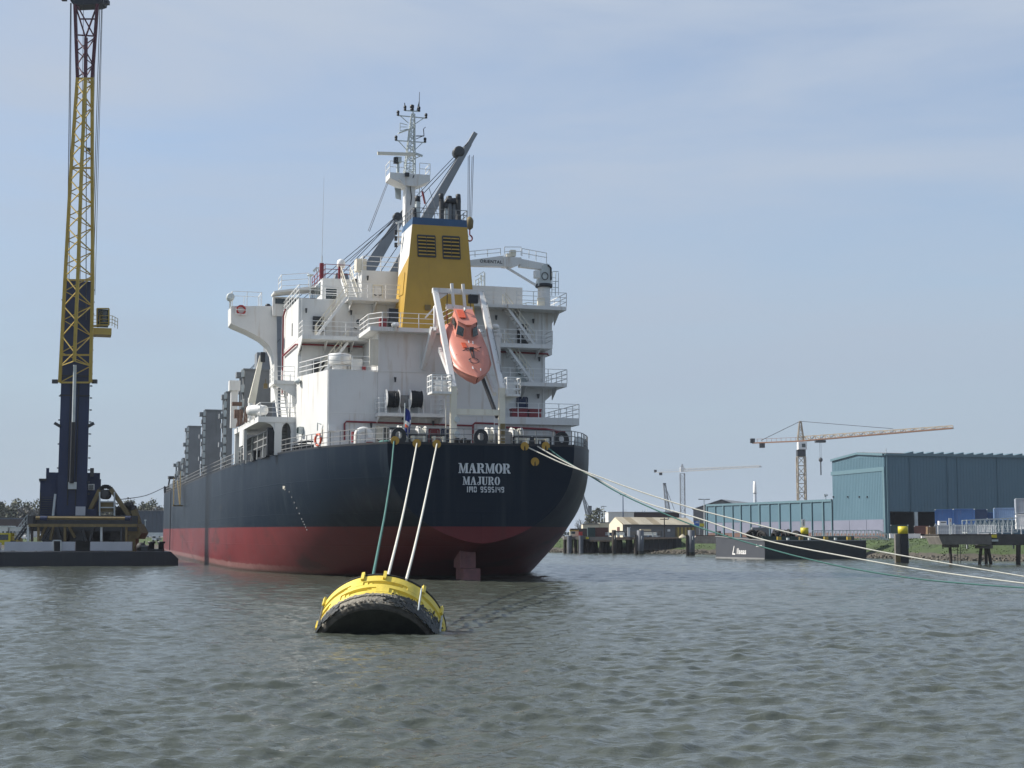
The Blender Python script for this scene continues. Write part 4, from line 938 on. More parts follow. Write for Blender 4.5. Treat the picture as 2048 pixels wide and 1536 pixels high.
tower(487, 546, 742, 905, -12.4, 6)
tower(452, 466, 786, 930, -12.4, 8); tower(410, 443, 822, 940, -12.4, 9); tower(376, 402, 854, 958, -12.4, 8); tower(356, 370, 925, 975, -12.4, 3); tower(366, 377, 918, 968, -12.4, 4)
m = MB(); a, b = su(515, 760, -11.5), su(548, 703, -11.5)
m2 = MB(); q = sv(530, 705, 44); m2.prism([(q.x - .75, 44, 17), (q.x + 1.5, 44, 17), (q.x + 1.5, 44, q.z - .6), (q.x + .6, 44, q.z), (q.x - .75, 44, q.z)], (0, 2, 0)); m2.build('ventilator_tower', STEELG, SHIP)
for x in (547, 553, 560):
    p = sv(x, 690 - (x - 547) * .9, 60); qq = sv(x - 50, 741 - (x - 547) * .5, 60); MB().bar(p, qq, .06).build('wire', WIRE, SHIP)
# hatch coamings and main deck railing
for i in range(5): MB().box((-9, 36 + i * 21, D0), (9, 53 + i * 21, D0 + 1.9)).build('hatch_coaming', GREY, SHIP)
P = [(-hb(v) + .1, v, D0 + .003 * v) for v in range(33, 141, 3)]
railing(P, h=1.1, step=1.5).build('railing', GREY, SHIP)
P = [(-hb(v) + .1, v, D0) for v in (33, 30, 27, 24, 21, 18, 15.5, 13, 10.5, 8.5, 7, 5.6, 4.4, 3.4, 2.6, 1.8, 1, .4)] + [(-6.4, .12, D0), (6.4, .12, D0)] + [(hb(v) - .1, v, D0) for v in (.4, 1, 1.8, 2.6, 3.4, 4.4, 5.6, 7, 8.5, 10.5, 13, 15.5, 18, 21)]
def poop_rail():
    m = railing(P[6:14], step=1.35, mb=None); 
    railing(P[13:20], step=1.3, mb=m); railing(P[19:], step=1.35, mb=m); return m
poop_rail().build('railing', GREY, SHIP)
# bow gear
m = MB(); m.box((-6, 150, D0 + .6), (-2, 153, D0 + 2.6)); m.bar((-8, 148, D0 + 1.4), (-8, 148, D0 + 3.2), .3); m.bar((-12.6, 147, D0 + 3.2), (-6, 150, D0 + 3.3), .5); m.bar((-12.4, 146.5, D0 + 3.4), (-12.8, 146.5, D0 + .6), .25)
m.box((-11.8, 147, D0 + .6), (-8.4, 150, D0 + 2.8)); m.build('windlass', DARK, SHIP)
# --- port boat deck: slab on columns
BDK = slab('boat_deck', [(-13.25, 16.2), (-10.36, 16.2), (-10.36, 31), (-13.6, 31)], D1, .42)
for u0, u1, v in ((-12.0, -11.45, 16.25), (-13.45, -13.2, 24.5), (-13.55, -13.2, 30.6), (-10.75, -10.4, 16.25)):
    MB().box((u0, v, D0), (u1, v + .35, D1 - .42)).build('column', WHITE, BDK)
MB().box((-13.5, 24.85, D1 - 1.7), (-13.3, 27.6, D1 - .42)).build('side_plate', WHITE, BDK)
for (u, v, du) in ((-12.0, 16.3, -.8), (-11.45, 16.3, .35), (-10.75, 16.3, -.35)):
    MB().prism([(u, v, D1 - .42), (u + du, v, D1 - .42), (u + du * .4, v, D1 - .56), (u + du * .12, v, D1 - .8), (u, v, D1 - 1.15)], (0, .25, 0)).build('bracket', WHITE, BDK)
MB().box((-10.9, 17, D0), (-10.36, 26, D1 - .42)).build('inner_wall', GREY, BDK)
stair('inclined_ladder', (-10.9, 16.9, D0), (-10.9, 18.8, D1 - .1), .7, (1, 0, 0), SHIP, GREY)
railing([(-13.2, 26, D1), (-13.1, 16.3, D1), (-10.4, 16.3, D1)]).build('railing', WHITE2, SHIP)
ps = slab('platform', [(-12.1, 16.4), (-10.4, 16.4), (-10.4, 19.4), (-12.1, 19.4)], D2 - .2, .28)
MB().prism([(-10.4, 16.5, D2 - .48), (-12.1, 16.5, D2 - .48), (-10.4, 16.5, D2 - 1.5)], (0, .1, 0)).build('bracket', WHITE, ps)
railing([(-10.5, 16.45, D2 - .2), (-12.05, 16.45, D2 - .2), (-12.05, 19.3, D2 - .2)]).build('railing', WHITE2, SHIP)
stair('inclined_ladder', (-11.3, 16.9, D1), (-11.5, 18.6, D2 - .2), .75, (1, 0, 0), SHIP, WHITE2)
# store davit, vent post and small gear on the boat deck
p, q = sv(503, 806, 21), sv(523, 712, 21); m = MB(); m.cyl((p.x, 21, D1), (p.x, 21, p.z + .4), .28, 12); dv = m.build('boat_davit', WHITE, SHIP)
MB().bar(Vector((p.x, 21, p.z)), q, .62, .55, w2=.28, h2=.3).build('davit_jib', CREAM, dv)
MB().cb(q + Vector((.1, 0, -.1)), (.35, .4, .8)).build('sheave', BLACK, dv)
h = sv(531, 772, 21); m = MB(); m.bar(h, h + Vector((0, 0, .55)), .05); m.cb(h, (.3, .2, .4)); m.build('davit_hook', DKYEL, dv)
p, q = sv(467, 855, 29), sv(468, 762, 29); m = MB(); m.bar((p.x, 29, D1), (p.x, 29, sv(468, 782, 29).z), .55); vp = m.build('ventilation_post', WHITE, SHIP)
MB().box((p.x - .45, 28.5, sv(468, 782, 29).z), (p.x + .45, 29.5, q.z)).build('vent_hood', WHITE, vp)
m = MB()
for i in range(7): x = sv(474 + i * 3.5, 820, 27.5 - i); m.bar((x.x, 27.5 - i, D1), (x.x + random.uniform(-.3, .3), 27.3 - i, D1 + random.uniform(.7, 1.4)), .12)
m.cb(sv(474, 808, 27), (.8, .5, .3)); m.cb(sv(477, 828, 27), (.7, .6, .7)); m.build('davit_winch', pm('rusty_gear', (.13, .08, .06), .8, var=.4, scale=3), SHIP)
c = sv(516, 824, 17.6); t = shipthing('liferaft', 'white capsule liferaft lashed in its cradle at the corner of the port boat deck', 'liferaft', (c.x, 18.2, D1))
MB().lathe([(-.85, .18), (-.78, .36), (-.4, .42), (.4, .42), (.78, .36), (.85, .18)], (0, 0, .62), (.75, -.6, 0), 14).build('canister', WHITE2, t)
m = MB()
for s in (-.4, .4): m.bar((s * .8 - .35, -s * .6, 0), (s * .8 - .2, -s * .6, .55), .08); m.bar((s * .8 + .35, -s * .6, 0), (s * .8 + .2, -s * .6, .55), .08)
m.build('cradle', GALV, t)
# stowed accommodation ladder on the port quarter
def gangway():
    a, b = Vector((-12.2, 17.0, D0 + .95)), Vector((-13.0, 30, D0 + .75)); g = MB()
    for dz in (0, .55, 1.05):
        for du in (0, .5): g.bar(a + Vector((du, 0, dz)), b + Vector((du, 0, dz)), .09)
    gw = g.build('accommodation_ladder', GREY, SHIP); m = MB()
    for i in range(26): c = lerp(a, b, i / 25); m.bar(c, c + Vector((0, 0, 1.05)), .07)
    m.build('stanchion', GREY, gw)
    m = MB()
    for i in range(6): c = lerp(a, b, i / 5); m.bar(c + Vector((-.05, 0, 1.0)), c + Vector((-.05, .5, -.9)), .09)
    m.build('strut', WHITE2, gw)
    m = MB(); m.box((-12.5, 16.5, D0), (-11.8, 17.0, D0 + 2.1)); m.box((-12.4, 16.4, D0 + .2), (-11.9, 16.5, D0 + 1.9)); m.build('end_frame', BLACK, gw)
    m = MB(); m.box((-12.3, 19, D0), (-11.4, 23, D0 + .8)); m.box((-12.6, 25, D0), (-11.7, 27, D0 + .8)); m.build('winch_housing', DARK, gw)
gangway()
# gangway hung over the side far forward, and the pilot ladder
a, b = su(362, 958, -13.6), su(374, 1008, -13.6); v = a.y
m = MB(); m.bar((-13.7, v, a.z), (-13.9, v - 4, b.z), .12, .3); m.bar((-14.5, v, a.z), (-14.7, v - 4, b.z), .12, .3); m.bar((-13.7, v - .2, a.z + 1), (-13.9, v - 4.4, b.z + .9), .1); m.bar((-13.7, v + 6, a.z), (-13.9, v - 3.4, b.z), .12); m.box((-14.8, v - 5, b.z - .12), (-13.6, v - 3.6, b.z)); m.build('accommodation_ladder', DKYEL, SHIP)
a = su(343, 968, -13.75); t = shipthing('pilot_ladder', 'long dark rope ladder hanging down the far forward hull side', 'rope ladder', (-13.75, a.y, 1.0))
m = MB()
for i in range(26): m.box((-.1, -.35, .3 + i * .31), (0, .35, .42 + i * .31))
m.build('rung', BLACK, t, kind='stuff'); m = MB()
for s in (-.3, .3): m.bar((-.05, s, 0), (-.05, s, 8.4), .06)
m.build('side_rope', BLACK, t)
# --- deck fittings on the poop
def chock(px, v=.25, par=SHIP, u=None, z=D0, rot=0):
    "arched closed chock"
    u = sv(px, 880, v).x if u is None else u; m = MB(); n = 14
    out = [(-.5, 0), (-.5, .55)] + [(.5 * cos(a), .55 + .5 * sin(a)) for a in [pi - i * pi / n for i in range(1, n)]] + [(.5, .55), (.5, 0)]
    inn = [(.24 * cos(a), .58 + .26 * sin(a)) for a in [i * 2 * pi / 16 for i in range(16)]]
    def pt(x, y, zz): return (u + x * cos(rot), v + x * sin(rot) + y, z + zz)
    # frame as ring strips between outer arch and round hole
    O = [(.5 * cos(a), max(.0, .55 + .55 * sin(a)) if sin(a) > 0 else .55 + .55 * sin(a)) for a in [i * 2 * pi / 16 for i in range(16)]]
    O = [(max(-.5, min(.5, x * (1.25 if y < .4 else 1))), y) for x, y in O]
    vs = [pt(x, -.16, y) for x, y in O] + [pt(x, -.16, y) for x, y in inn] + [pt(x, .16, y) for x, y in O] + [pt(x, .16, y) for x, y in inn]
    fs = []
    for i in range(16):
        j = (i + 1) % 16; fs += [(i, j, 16 + j, 16 + i), (32 + i, 48 + i, 48 + j, 32 + j), (i, 32 + i, 32 + j, j), (16 + i, 16 + j, 48 + j, 48 + i)]
    m.add(vs, fs); m.box(pt(-.56, -.22, -.02), pt(.56, .22, .12)); return m.build('panama_chock', BLACK, par)
chock(797); chock(961, u=sv(961, 882, .25).x); chock(1123, v=1.0)
def fairlead(x0, x1, v=.2):
    a, b = sv(x0, 885, v).x, sv(x1, 885, v).x; m = MB(); m.bar((a, v, D0 + .62), (b, v, D0 + .62), .12, .1)
    for x in (a, b): m.bar((x, v, D0), (x, v, D0 + .64), .12)
    m.box((a, v - .18, D0), (b, v + .2, D0 + .16)); f = m.build('roller_fairlead', BLACK, SHIP)
    r = MB(); r.bar((a + .1, v + .12, D0 + .48), (b - .1, v + .12, D0 + .48), .09)
    for x in (a + .25, b - .25): r.cyl((x, v, D0 + .16), (x, v, D0 + .56), .11, 10)
    r.build('roller', CREAM, f)
for q in ((819, 855), (861, 894), (1027, 1062), (1066, 1101)): fairlead(*q)
def winch(px0, px1, v, r=.62, zc=.95, mat=CREAM2):
    a, b = sv(px0, 870, v).x, sv(px1, 870, v).x; z = D0 + zc
    w_ = MB().lathe([(0, r * .45), (b - a, r * .45)], (a, v, z), (1, 0, 0), 16).build('mooring_winch', GREY, SHIP)
    for x in (a, b): MB().lathe([(-.03, r), (.03, r)], (x, v, z), (1, 0, 0), 24, smooth=False).build('drum_flange', WHITE, w_)
    c = MB(); n = int((b - a) / .11)
    for i in range(n):
        x = a + .08 + i * (b - a - .16) / max(1, n - 1); rr = r * (.74 + .08 * sin(i * 1.9))
        c.tube([(x, v + rr * cos(t), z + rr * sin(t)) for t in [j * pi / 9 for j in range(19)]], .06, 5, caps=False)
    c.lathe([(0.02, r * .7), (b - a - .02, r * .7)], (a, v, z), (1, 0, 0), 16); c.build('wound_rope', mat, w_)
    m = MB(); m.box((a - .55, v - .35, D0), (a - .1, v + .35, z + .3)); m.build('gearbox', GREY, w_)
    m = MB(); m.box((a - .1, v - .5, D0), (b + .1, v + .5, z - r * .8)); m.build('winch_bed', GREY, w_)
for q in ((796, 814, 4.6), (834, 850, 4.8), (972, 984, 4.6), (1022, 1042, 4.4)): winch(*q)
winch(993, 1003, 6.2, r=.5)
m = MB(); c = sv(772, 884, 2.6); m.lathe([(0, .45), (.1, .5), (.3, .5), (.38, .3)], (c.x, 2.6, D0), (0, 0, 1), 16); t = shipthing('coiled_hawser', 'coil of green hawser lying on the poop deck by the port rail', 'rope', (0, 0, 0)); m.build('coil', GREENROPE, t)
for px, v in ((930, 3.5), (920, 2.0), (1065, 3.0), (1080, 2.2)):
    c = sv(px, 888, v); b_ = MB()
    for s in (-.25, .25): b_.lathe([(0, .17), (.5, .17), (.52, .22), (.58, .22)], (c.x + s, v, D0), (0, 0, 1), 12)
    b_.box((c.x - .5, v - .2, D0), (c.x + .5, v + .2, D0 + .08)); b_.build('bollard', BLACK, SHIP)
for px, v in ((612, 12.6), (640, 11.2)):
    m = MB(); u = -hb(v) + .7; m.box((u - .5, v - .4, D0), (u + .5, v + .5, D0 + .55)); m.bar((u - .5, v, D0 + .75), (u + .5, v, D0 + .75), .12); m.build('fairlead_pedestal', BLACK, SHIP)
# gooseneck ventilators, gear at the port rail
c = sv(727, 870, 6.5); m = MB(); m.tube([(c.x - .45, 6.5, D0), (c.x - .45, 6.5, D0 + .95)] + [(c.x - .45 * cos(a), 6.5, D0 + .95 + .38 * sin(a)) for a in [i * pi / 8 for i in range(1, 9)]] + [(c.x + .45, 6.5, D0 + .75)], .24, 12); m.build('gooseneck_vent', WHITE, SHIP)
MB().lathe([(0, .26), (.3, .26)], (c.x + .45, 6.5, D0 + .2), (0, 0, 1), 12).build('vent_cover', DKRED, SHIP)
m = MB(); c = sv(711, 880, 7.2); m.box((c.x - .25, 7.1, D0 + .5), (c.x + .25, 7.5, D0 + 1.25)); m.bar((c.x, 7.2, D0), (c.x, 7.2, D0 + .5), .2); m.build('hydrant_box', DKRED, SHIP)
# life ring on the port rail
v = 7.0; u = -hb(v) + .02; t = shipthing('lifebuoy', 'orange lifebuoy hanging on the port rail beside the red pipe', 'lifebuoy', (u, v, D0 + .1))
d = Vector((.45, -.9, 0)).normalized(); m = MB(); m.tube([Vector((-.1, -.1, .5)) + d * .34 * cos(a) + Vector((0, 0, .4 * sin(a))) for a in [i * pi / 9 for i in range(19)]], .085, 7, caps=False); m.build('ring', ORANGE2, t)
m = MB()
for a in (.6, 2.2, 3.8, 5.4): c_ = Vector((-.1, -.1, .5)) + d * .34 * cos(a) + Vector((0, 0, .4 * sin(a))); m.cb(c_, (.18, .18, .13))
m.build('ring_band', WHITE2, t)
# liferaft capsule and lockers on the starboard quarter
for k, (v, z) in enumerate(((6.8, .55), )):
    u = hb(v) - .75; t = shipthing('liferaft', 'pale grey capsule liferaft standing by the starboard quarter rail', 'liferaft', (u, v, D0))
    MB().lathe([(0, .22), (.08, .36), (.7, .38), (1.0, .3), (1.1, .1)], (0, 0, .1), (0, .1, 1), 14).build('canister', GALV, t); MB().box((-.4, -.3, 0), (.4, .3, .14)).build('cradle', DARK, t)
m = MB(); u = hb(9) - .5; m.box((u - .3, 8.7, D0), (u + .3, 9.4, D0 + .95)); m.build('locker', pm('locker_brown', (.16, .09, .07), .7), SHIP)
for k, (x0, x1, lb_) in enumerate(((1022, 1052, 'left one of two maroon stowage boxes on the starboard lower platform'), (1056, 1080, 'right one of two maroon stowage boxes on the starboard lower platform'))):
    a, b = sv(x0, 840, 13.5).x, sv(x1, 840, 13.5).x; t = shipthing('stowage_box', lb_, 'deck box', ((a + b) / 2, 13.5, D1), 'maroon boxes on the starboard platform')
    MB().box((-(b - a) / 2, -.35, 0), ((b - a) / 2, .35, .72)).build('box_body', DKRED, t); MB().box((-(b - a) / 2 - .04, -.39, .72), ((b - a) / 2 + .04, .39, .82)).build('lid', DKRED, t)
# ensign staff with furled flag
a, b = sv(808, 880, .6), sv(810, 806, .6); t = shipthing('ensign', 'dark blue ensign hanging limp on a staff at the stern rail', 'flag', (a.x, .6, D0))
MB().bar((0, 0, 0), (b.x - a.x, 0, b.z - D0), .06).build('flagstaff', GALV, t)
zt = b.z - D0 - .25; vs = []; fs = []; nx, nz_ = 6, 9
for j in range(nz_):
    for i in range(nx):
        s = i / (nx - 1); q = j / (nz_ - 1); wd = .46 * (1 - .65 * abs(q - .35) ** 1.2)
        vs.append((.04 + s * wd, .10 * sin(s * 7 + q * 2), zt - q * 1.75 - s * .35 + .1 * s * sin(q * 5)))
fs = [(j * nx + i, j * nx + i + 1, (j + 1) * nx + i + 1, (j + 1) * nx + i) for j in range(nz_ - 1) for i in range(nx - 1)]
m = MB(); m.cs = True
for f_ in fs:
    pass
m.add(vs, fs)
m.mi = [1 if (k // (nx - 1) in (5,) and k % (nx - 1) < 3) else (2 if (k // (nx - 1) == 4 and k % 5 < 4) or (k // 5 == 3 and k % 5 == 4) else 0) for k in range(len(fs))]
m.build('flag', [FLAGB, ORANGE2, WHITE2], t)

# --- davit frame for the free-fall lifeboat
UL, UR = -1.42, 2.06
def davit():
    z1 = 13.3; z2 = 20.95; V1, V2 = 2.5, 8.2
    dv = MB().bar((UL, V1, D0), (UL, V1, z1), .34, .42).build('lifeboat_davit', CREAM, SHIP); MB().bar((UR, V1, D0), (UR, V1, z1), .34, .42).build('davit_post', CREAM, dv)
    for u in (UL, UR):
        MB().bar((u, V1 - .05, z1 - .1), (u, V2, z2), .36, .34, up=(0, -1, 1)).build('davit_arm', WHITE, dv)
        MB().bar((u + (.05 if u < 0 else -.05), V2 + .1, D3 + .1), (u, V2, z2 - 3.0), .22).build('rear_leg', WHITE, dv)
        MB().bar((u + (.35 if u < 0 else -.35), V1 + .5, z1 - .4), (u + (.35 if u < 0 else -.35), V2, z2 - 4.3), .22, .3, up=(0, -1, 1)).build('ramp_rail', WHITE, dv)
    MB().bar((UR - .25, V1 + .3, z1 - 2.0), (UR - .6, V1 + 4.5, z1 + 2.2), .16, .3).build('brace', BLACK, dv)
    MB().bar((UL - .2, V2, z2), (UR + .2, V2, z2), .4, .36).build('cross_beam', WHITE, dv)
    MB().bar((UL, V1 + .05, D0 + 2.45), (UR, V1 + .05, D0 + 2.45), .28, .4).build('cross_beam', CREAM, dv)
    for s in (UL, UR):
        k = 1 if s == UL else -1; MB().prism([(s + k * .2, V2 - .12, z2 - .2), (s + k * .95, V2 - .12, z2 - .2), (s + k * .75, V2 - .12, z2 - .35), (s + k * .2, V2 - .12, z2 - .75)], (0, .2, 0)).build('gusset', WHITE, dv)
    for s in (.1, .95):
        MB().bar((UL + 1.1 + s, V2 - .2, z2 + .55), (UL + 1.1 + s + .12, V2 - .35, z2 - 1.2), .2).build('guide_arm', WHITE, dv)
    MB().prism([(UL + .75, V2 - .4, z2 - 1.0), (UL + 2.75, V2 - .4, z2 - 1.15), (UL + 2.75, V2 - .4, z2 - 1.5), (UL + .75, V2 - .4, z2 - 1.35)], (0, .2, 0)).build('lifting_beam', WHITE, dv)
    m = MB()
    for u in (UL + .8, UL + 2.7):
        m.bar((u, V2 - .4, z2 - 1.5), (u, V2 - .4, z2 - 2.0), .06); m.tube([(u + .09 * sin(a), V2 - .4, z2 - 2.1 + .11 * cos(a)) for a in [i * pi / 5 for i in range(11)]], .035, 5)
    m.build('lifting_hook', DKRED, dv)
    m = MB(); m.bar((UL + .85, V2 - .3, z2 - .2), (UL + .8, V2 - .4, z2 - 1.1), .05); m.bar((UL + 2.6, V2 - .3, z2 - .2), (UL + 2.6, V2 - .4, z2 - 1.2), .05); m.build('fall_wire', BLACK, dv)
    MB().box((UR - 1.0, V2 - .35, z2 - .85), (UR - .3, V2 - .05, z2 - .25)).build('winch_motor', BLACK, dv)
    m = MB(); m.tube([(UR + .1, V2 - .2, z2 + .1), (UR + .22, V2 - 1.0, z2 - 1.0), (UR + .15, V1 + 1, z1 + 1.8), (UR + .2, V1, z1 - .2)], .03, 5)
    for i in range(9): c = lerp((UR, V1, z1), (UR, V2, z2), (i + .5) / 9); m.bar(c + Vector((.24, -.1, 0)), c + Vector((.1, -.2, 0)), .05)
    m.build('cable', GREY, dv)
    # work cages at the davit knees
    for u0, u1, zz in ((sv(861, 783, V1).x, UL - .25, 12.9), (UR + .25, sv(1037, 787, V1).x, 12.85)):
        c = MB(); c.box((u0, V1 - .5, zz - .15), (u1, V1 + .9, zz)); cg = c.build('work_platform', WHITE, dv)
        railing([(u1, V1 - .5, zz), (u0, V1 - .5, zz), (u0, V1 + .9, zz), (u1, V1 + .9, zz), (u1, V1 - .5, zz)], step=.9, h=1.15, r=.032).build('railing', WHITE2, dv)
        MB().box((u0 + .5 if u0 < 0 else u0 + .02, V1 + .84, zz), (u1 - .02, V1 + .88, zz + .95)).build('screen_plate', WHITE, dv)
    MB().prism([(UR + .2, V1 + .2, 12.7), (UR + 1.0, V1 + .2, 12.7), (UR + .2, V1 + .2, 11.7)], (0, .1, 0)).build('bracket', WHITE, dv)
    ladder((UL - .38, V1 - .05, D0), (UL - .38, V1 - .05, 12.8), .32, (1, 0, 0)).build('ladder', CREAM, dv)
    ladder((sv(880, 0, 5).x - .15, 9.3, 11.3), (sv(880, 0, 5).x - .15, 9.3, 13.4), .55, (1, 0, 0)).build('ladder', WHITE2, dv)
    ladder((UR + .75, 6.5, 10.5), (UR + .75, 6.5, 12.8), .35, (1, 0, 0)).build('ladder', WHITE2, dv)
    for z in (11.0, 10.0): MB().cyl((UL + .2, V1 - .35, z), (UL + .2, V1 - .05, z), .2, 12).build('flood_lamp', GALV, dv)
    c = MB()
    for z in (10.6, 10.1, 9.6): c.cb((UR, V1 - .25, z), (.3, .2, .35))
    c.build('control_box', DKYEL, dv)
davit()
# the free-fall lifeboat itself
def lifeboat():
    pit = radians(38); L = 6.7; tip = sv(943, 767, 2.35)
    fy = Vector((0, -cos(pit), -sin(pit))); fz = Vector((0, -sin(pit), cos(pit))); fx = Vector((-1, 0, 0))
    uc = (UL + UR) / 2 - .14
    o = Vector((uc, tip.y, tip.z)) - fy * L - fz * .85
    base = Vector((uc, o.y, o.z - 1)); t = shipthing('lifeboat', 'orange enclosed free-fall lifeboat hanging bow down in the white stern davit', 'lifeboat', base)
    T = lambda x, y, z: o + fx * x + fy * y + fz * z - base
    tab = [(0, 1.05, .35, 1.15, 1.85), (.5, 1.2, .12, 1.12, 2.0), (1.5, 1.3, 0, 1.1, 2.1), (3.3, 1.32, 0, 1.12, 2.02), (4.6, 1.2, .06, 1.17, 1.84), (5.5, .92, .22, 1.22, 1.64), (6.1, .56, .44, 1.27, 1.47), (6.5, .22, .68, 1.31, 1.38), (6.7, .03, .85, 1.33, 1.35)]
    ys = [L * (i / 26) for i in range(27)]; rows = []
    for y in ys:
        b, zk, zg, zt = [interp([(r[0], r[k]) for r in tab], y) for k in (1, 2, 3, 4)]
        half = [(0, zk), (b * .45, zk + (zg - zk) * .16), (b * .80, zk + (zg - zk) * .42), (b * .94, zk + (zg - zk) * .75), (b, zg - .05), (b * 1.045, zg - .04), (b * 1.045, zg + .04), (b * .97, zg + .06), (b * .95, zg + (zt - zg) * .45), (b * .84, zg + (zt - zg) * .78), (b * .6, zg + (zt - zg) * .95), (b * .3, zt), (0, zt + .02)]
        half = [(x * 1.18, z) for x, z in half]
        rows.append(half + [(-x, z) for x, z in reversed(half[1:-1])])
    n = len(rows[0]); m = MB(); m.cs = True
    m.add([T(x, y, z) for y, r in zip(ys, rows) for x, z in r], [(i * n + k, i * n + (k + 1) % n, (i + 1) * n + (k + 1) % n, (i + 1) * n + k) for i in range(26) for k in range(n)])
    m.cs = False; m.add([T(x, 0, z) for x, z in rows[0]], [tuple(range(n))]); hull = m.build('boat_hull', ORANGE, t)
    # conning tower
    def loft(poly0, poly1): k = len(poly0); return MB().add(poly0 + poly1, [tuple(reversed(range(k))), tuple(range(k, 2 * k))] + [(i, (i + 1) % k, (i + 1) % k + k, i + k) for i in range(k)])
    b0 = [T(x, y, z) for x, y, z in ((-.82, .15, 1.9), (.82, .15, 1.9), (.82, 2.35, 1.95), (.3, 2.75, 1.95), (-.3, 2.75, 1.95), (-.82, 2.35, 1.95))]
    b1 = [T(x, y, z) for x, y, z in ((-.66, .2, 3.0), (.66, .2, 3.0), (.66, 1.75, 2.95), (.2, 2.15, 2.9), (-.2, 2.15, 2.9), (-.66, 1.75, 2.95))]
    tw = loft(b0, b1).build('conning_tower', ORANGE, t)
    ct = [T(x, y, z) for x, y, z in ((-.7, .15, 3.0), (.7, .15, 3.0), (.72, 1.85, 2.96), (.22, 2.28, 2.92), (-.22, 2.28, 2.92), (-.72, 1.85, 2.96))]
    MB().prism(ct, fz * .1).build('tower_roof', ORANGE, tw)
    for s in (-1, 1):
        a, b = Vector((s * .78, 2.27, 2.25)), Vector((s * .34, 2.62, 2.25)); c, d = Vector((s * .28, 2.32, 2.75)), Vector((s * .68, 1.93, 2.78))
        q = [T(*(p + Vector((s * .03, .04, .0)))) for p in (a, b, c, d)]; MB().prism(q, fy * .03).build('window', GLASS, tw)
        q = [T(s * .80, y, z) for y, z in ((.6, 2.3), (1.8, 2.3), (1.6, 2.75), (.6, 2.75))]; MB().prism([p + fx * s * .0 for p in q], fx * s * .02).build('window', GLASS, tw)
    MB().prism([T(x, y, 3.1) for x, y in ((.05, .4), (.55, .4), (.55, 1.5), (.05, 1.5))], fz * .06).build('roof_hatch', ORANGE2, tw)
    # strakes, hatch, lines and reflective strips
    m = MB()
    for s in (-1, 1):
        P_ = [T(s * interp([(r[0], r[1]) for r in tab], y) * 1.06, y, interp([(r[0], r[3]) for r in tab], y)) for y in [i * .42 for i in range(16)]]
        m.tube(P_, .06, 6)
        for y in (1.0, 2.6, 3.9): m.bar(T(s * 1.2, y, 1.35), T(s * 1.1, y + .5, 1.75), .07)
    m.build('rubbing_strake', ORANGE2, t)
    m = MB(); c = (0, 5.0, 1.80)
    m.tube([T(.36 * cos(a), 5.15 + .34 * sin(a), 1.78 + .0 * a) for a in [i * pi / 9 for i in range(19)]], .025, 5)
    m.tube([T(x, 3.9 - .5 * (1 - (x / 1.15) ** 2) + .5, 2.0 - .55 * (abs(x) / 1.2) ** 2 + .04) for x in [-1.15 + i * .23 for i in range(11)]], .022, 5)
    m.tube([T(-1.18, .9, 1.8), T(-1.1, 2.4, 1.82), T(-.8, 3.6, 1.96), T(-.2, 3.95, 2.05)], .022, 5); m.build('grab_line', BLACK, t)
    m = MB(); m.cb(T(0, 4.0, 2.08), (.3, .25, .18)); m.bar(T(-.12, 4.1, 2.02), T(-.06, 4.9, 1.85), .06); m.bar(T(.12, 4.1, 2.02), T(.06, 4.9, 1.85), .06); m.build('towing_bitt', DARK, t)
    m = MB()
    for x, y, z in ((-.98, 4.2, 1.68), (-.92, 4.75, 1.6), (-.72, 5.3, 1.52), (.98, 4.2, 1.68), (.75, 5.3, 1.52), (-.3, 3.0, 2.06), (.2, 5.7, 1.6), (-.38, 5.75, 1.52), (0, 2.9, 2.07)):
        m.bar(T(x, y, z + .03), T(x * .93, y + .26, z - .02), .07, .02, up=fz)
    m.build('reflective_strip', WHITE2, t)
    for s in (-1, 1):
        q = [T(s * (interp([(r[0], r[1]) for r in tab], y) * k), y, z) for y, z, k in ((4.2, .95, 1.0), (5.0, 1.0, 1.02), (5.0, .72, .965), (4.2, .62, .96))]
        MB().prism(q, fx * s * .04).build('hull_marking', ORANGE2, t)
        for i in range(4):
            y = 3.2 + i * .2; MB().prism([T(s * 1.33, y, .72), T(s * 1.33, y + .12, .72), T(s * 1.345, y + .12, .92), T(s * 1.345, y, .92)], fx * s * .03).build('lettering', DARK, t)
    MB().bar(T(.45, 3.2, 2.05), T(.4, 3.8, 2.02), .3, .04, up=fz).build('top_marking', ORANGE2, t)
    m = MB(); m.tube([T(0, .5, 3.05), T(0, .45, 3.35), T(0, .62, 3.42), T(0, .75, 3.3)], .07, 7); m.build('lifting_eye', GALV, t)
    m = MB(); m.bar(T(0, 6.0, .42), T(0, 6.68, .9), .06); m.build('stem_band', DKRED, t)
    # stern fittings
    m = MB()
    for s in (-1, 1): m.bar(T(s * .95, .15, 1.7), T(s * 1.0, .9, 2.25), .05); m.bar(T(s * .95, .15, 1.7), T(s * .95, -.1, 2.1), .05)
    m.build('stern_rail', DARK, t)
lifeboat()
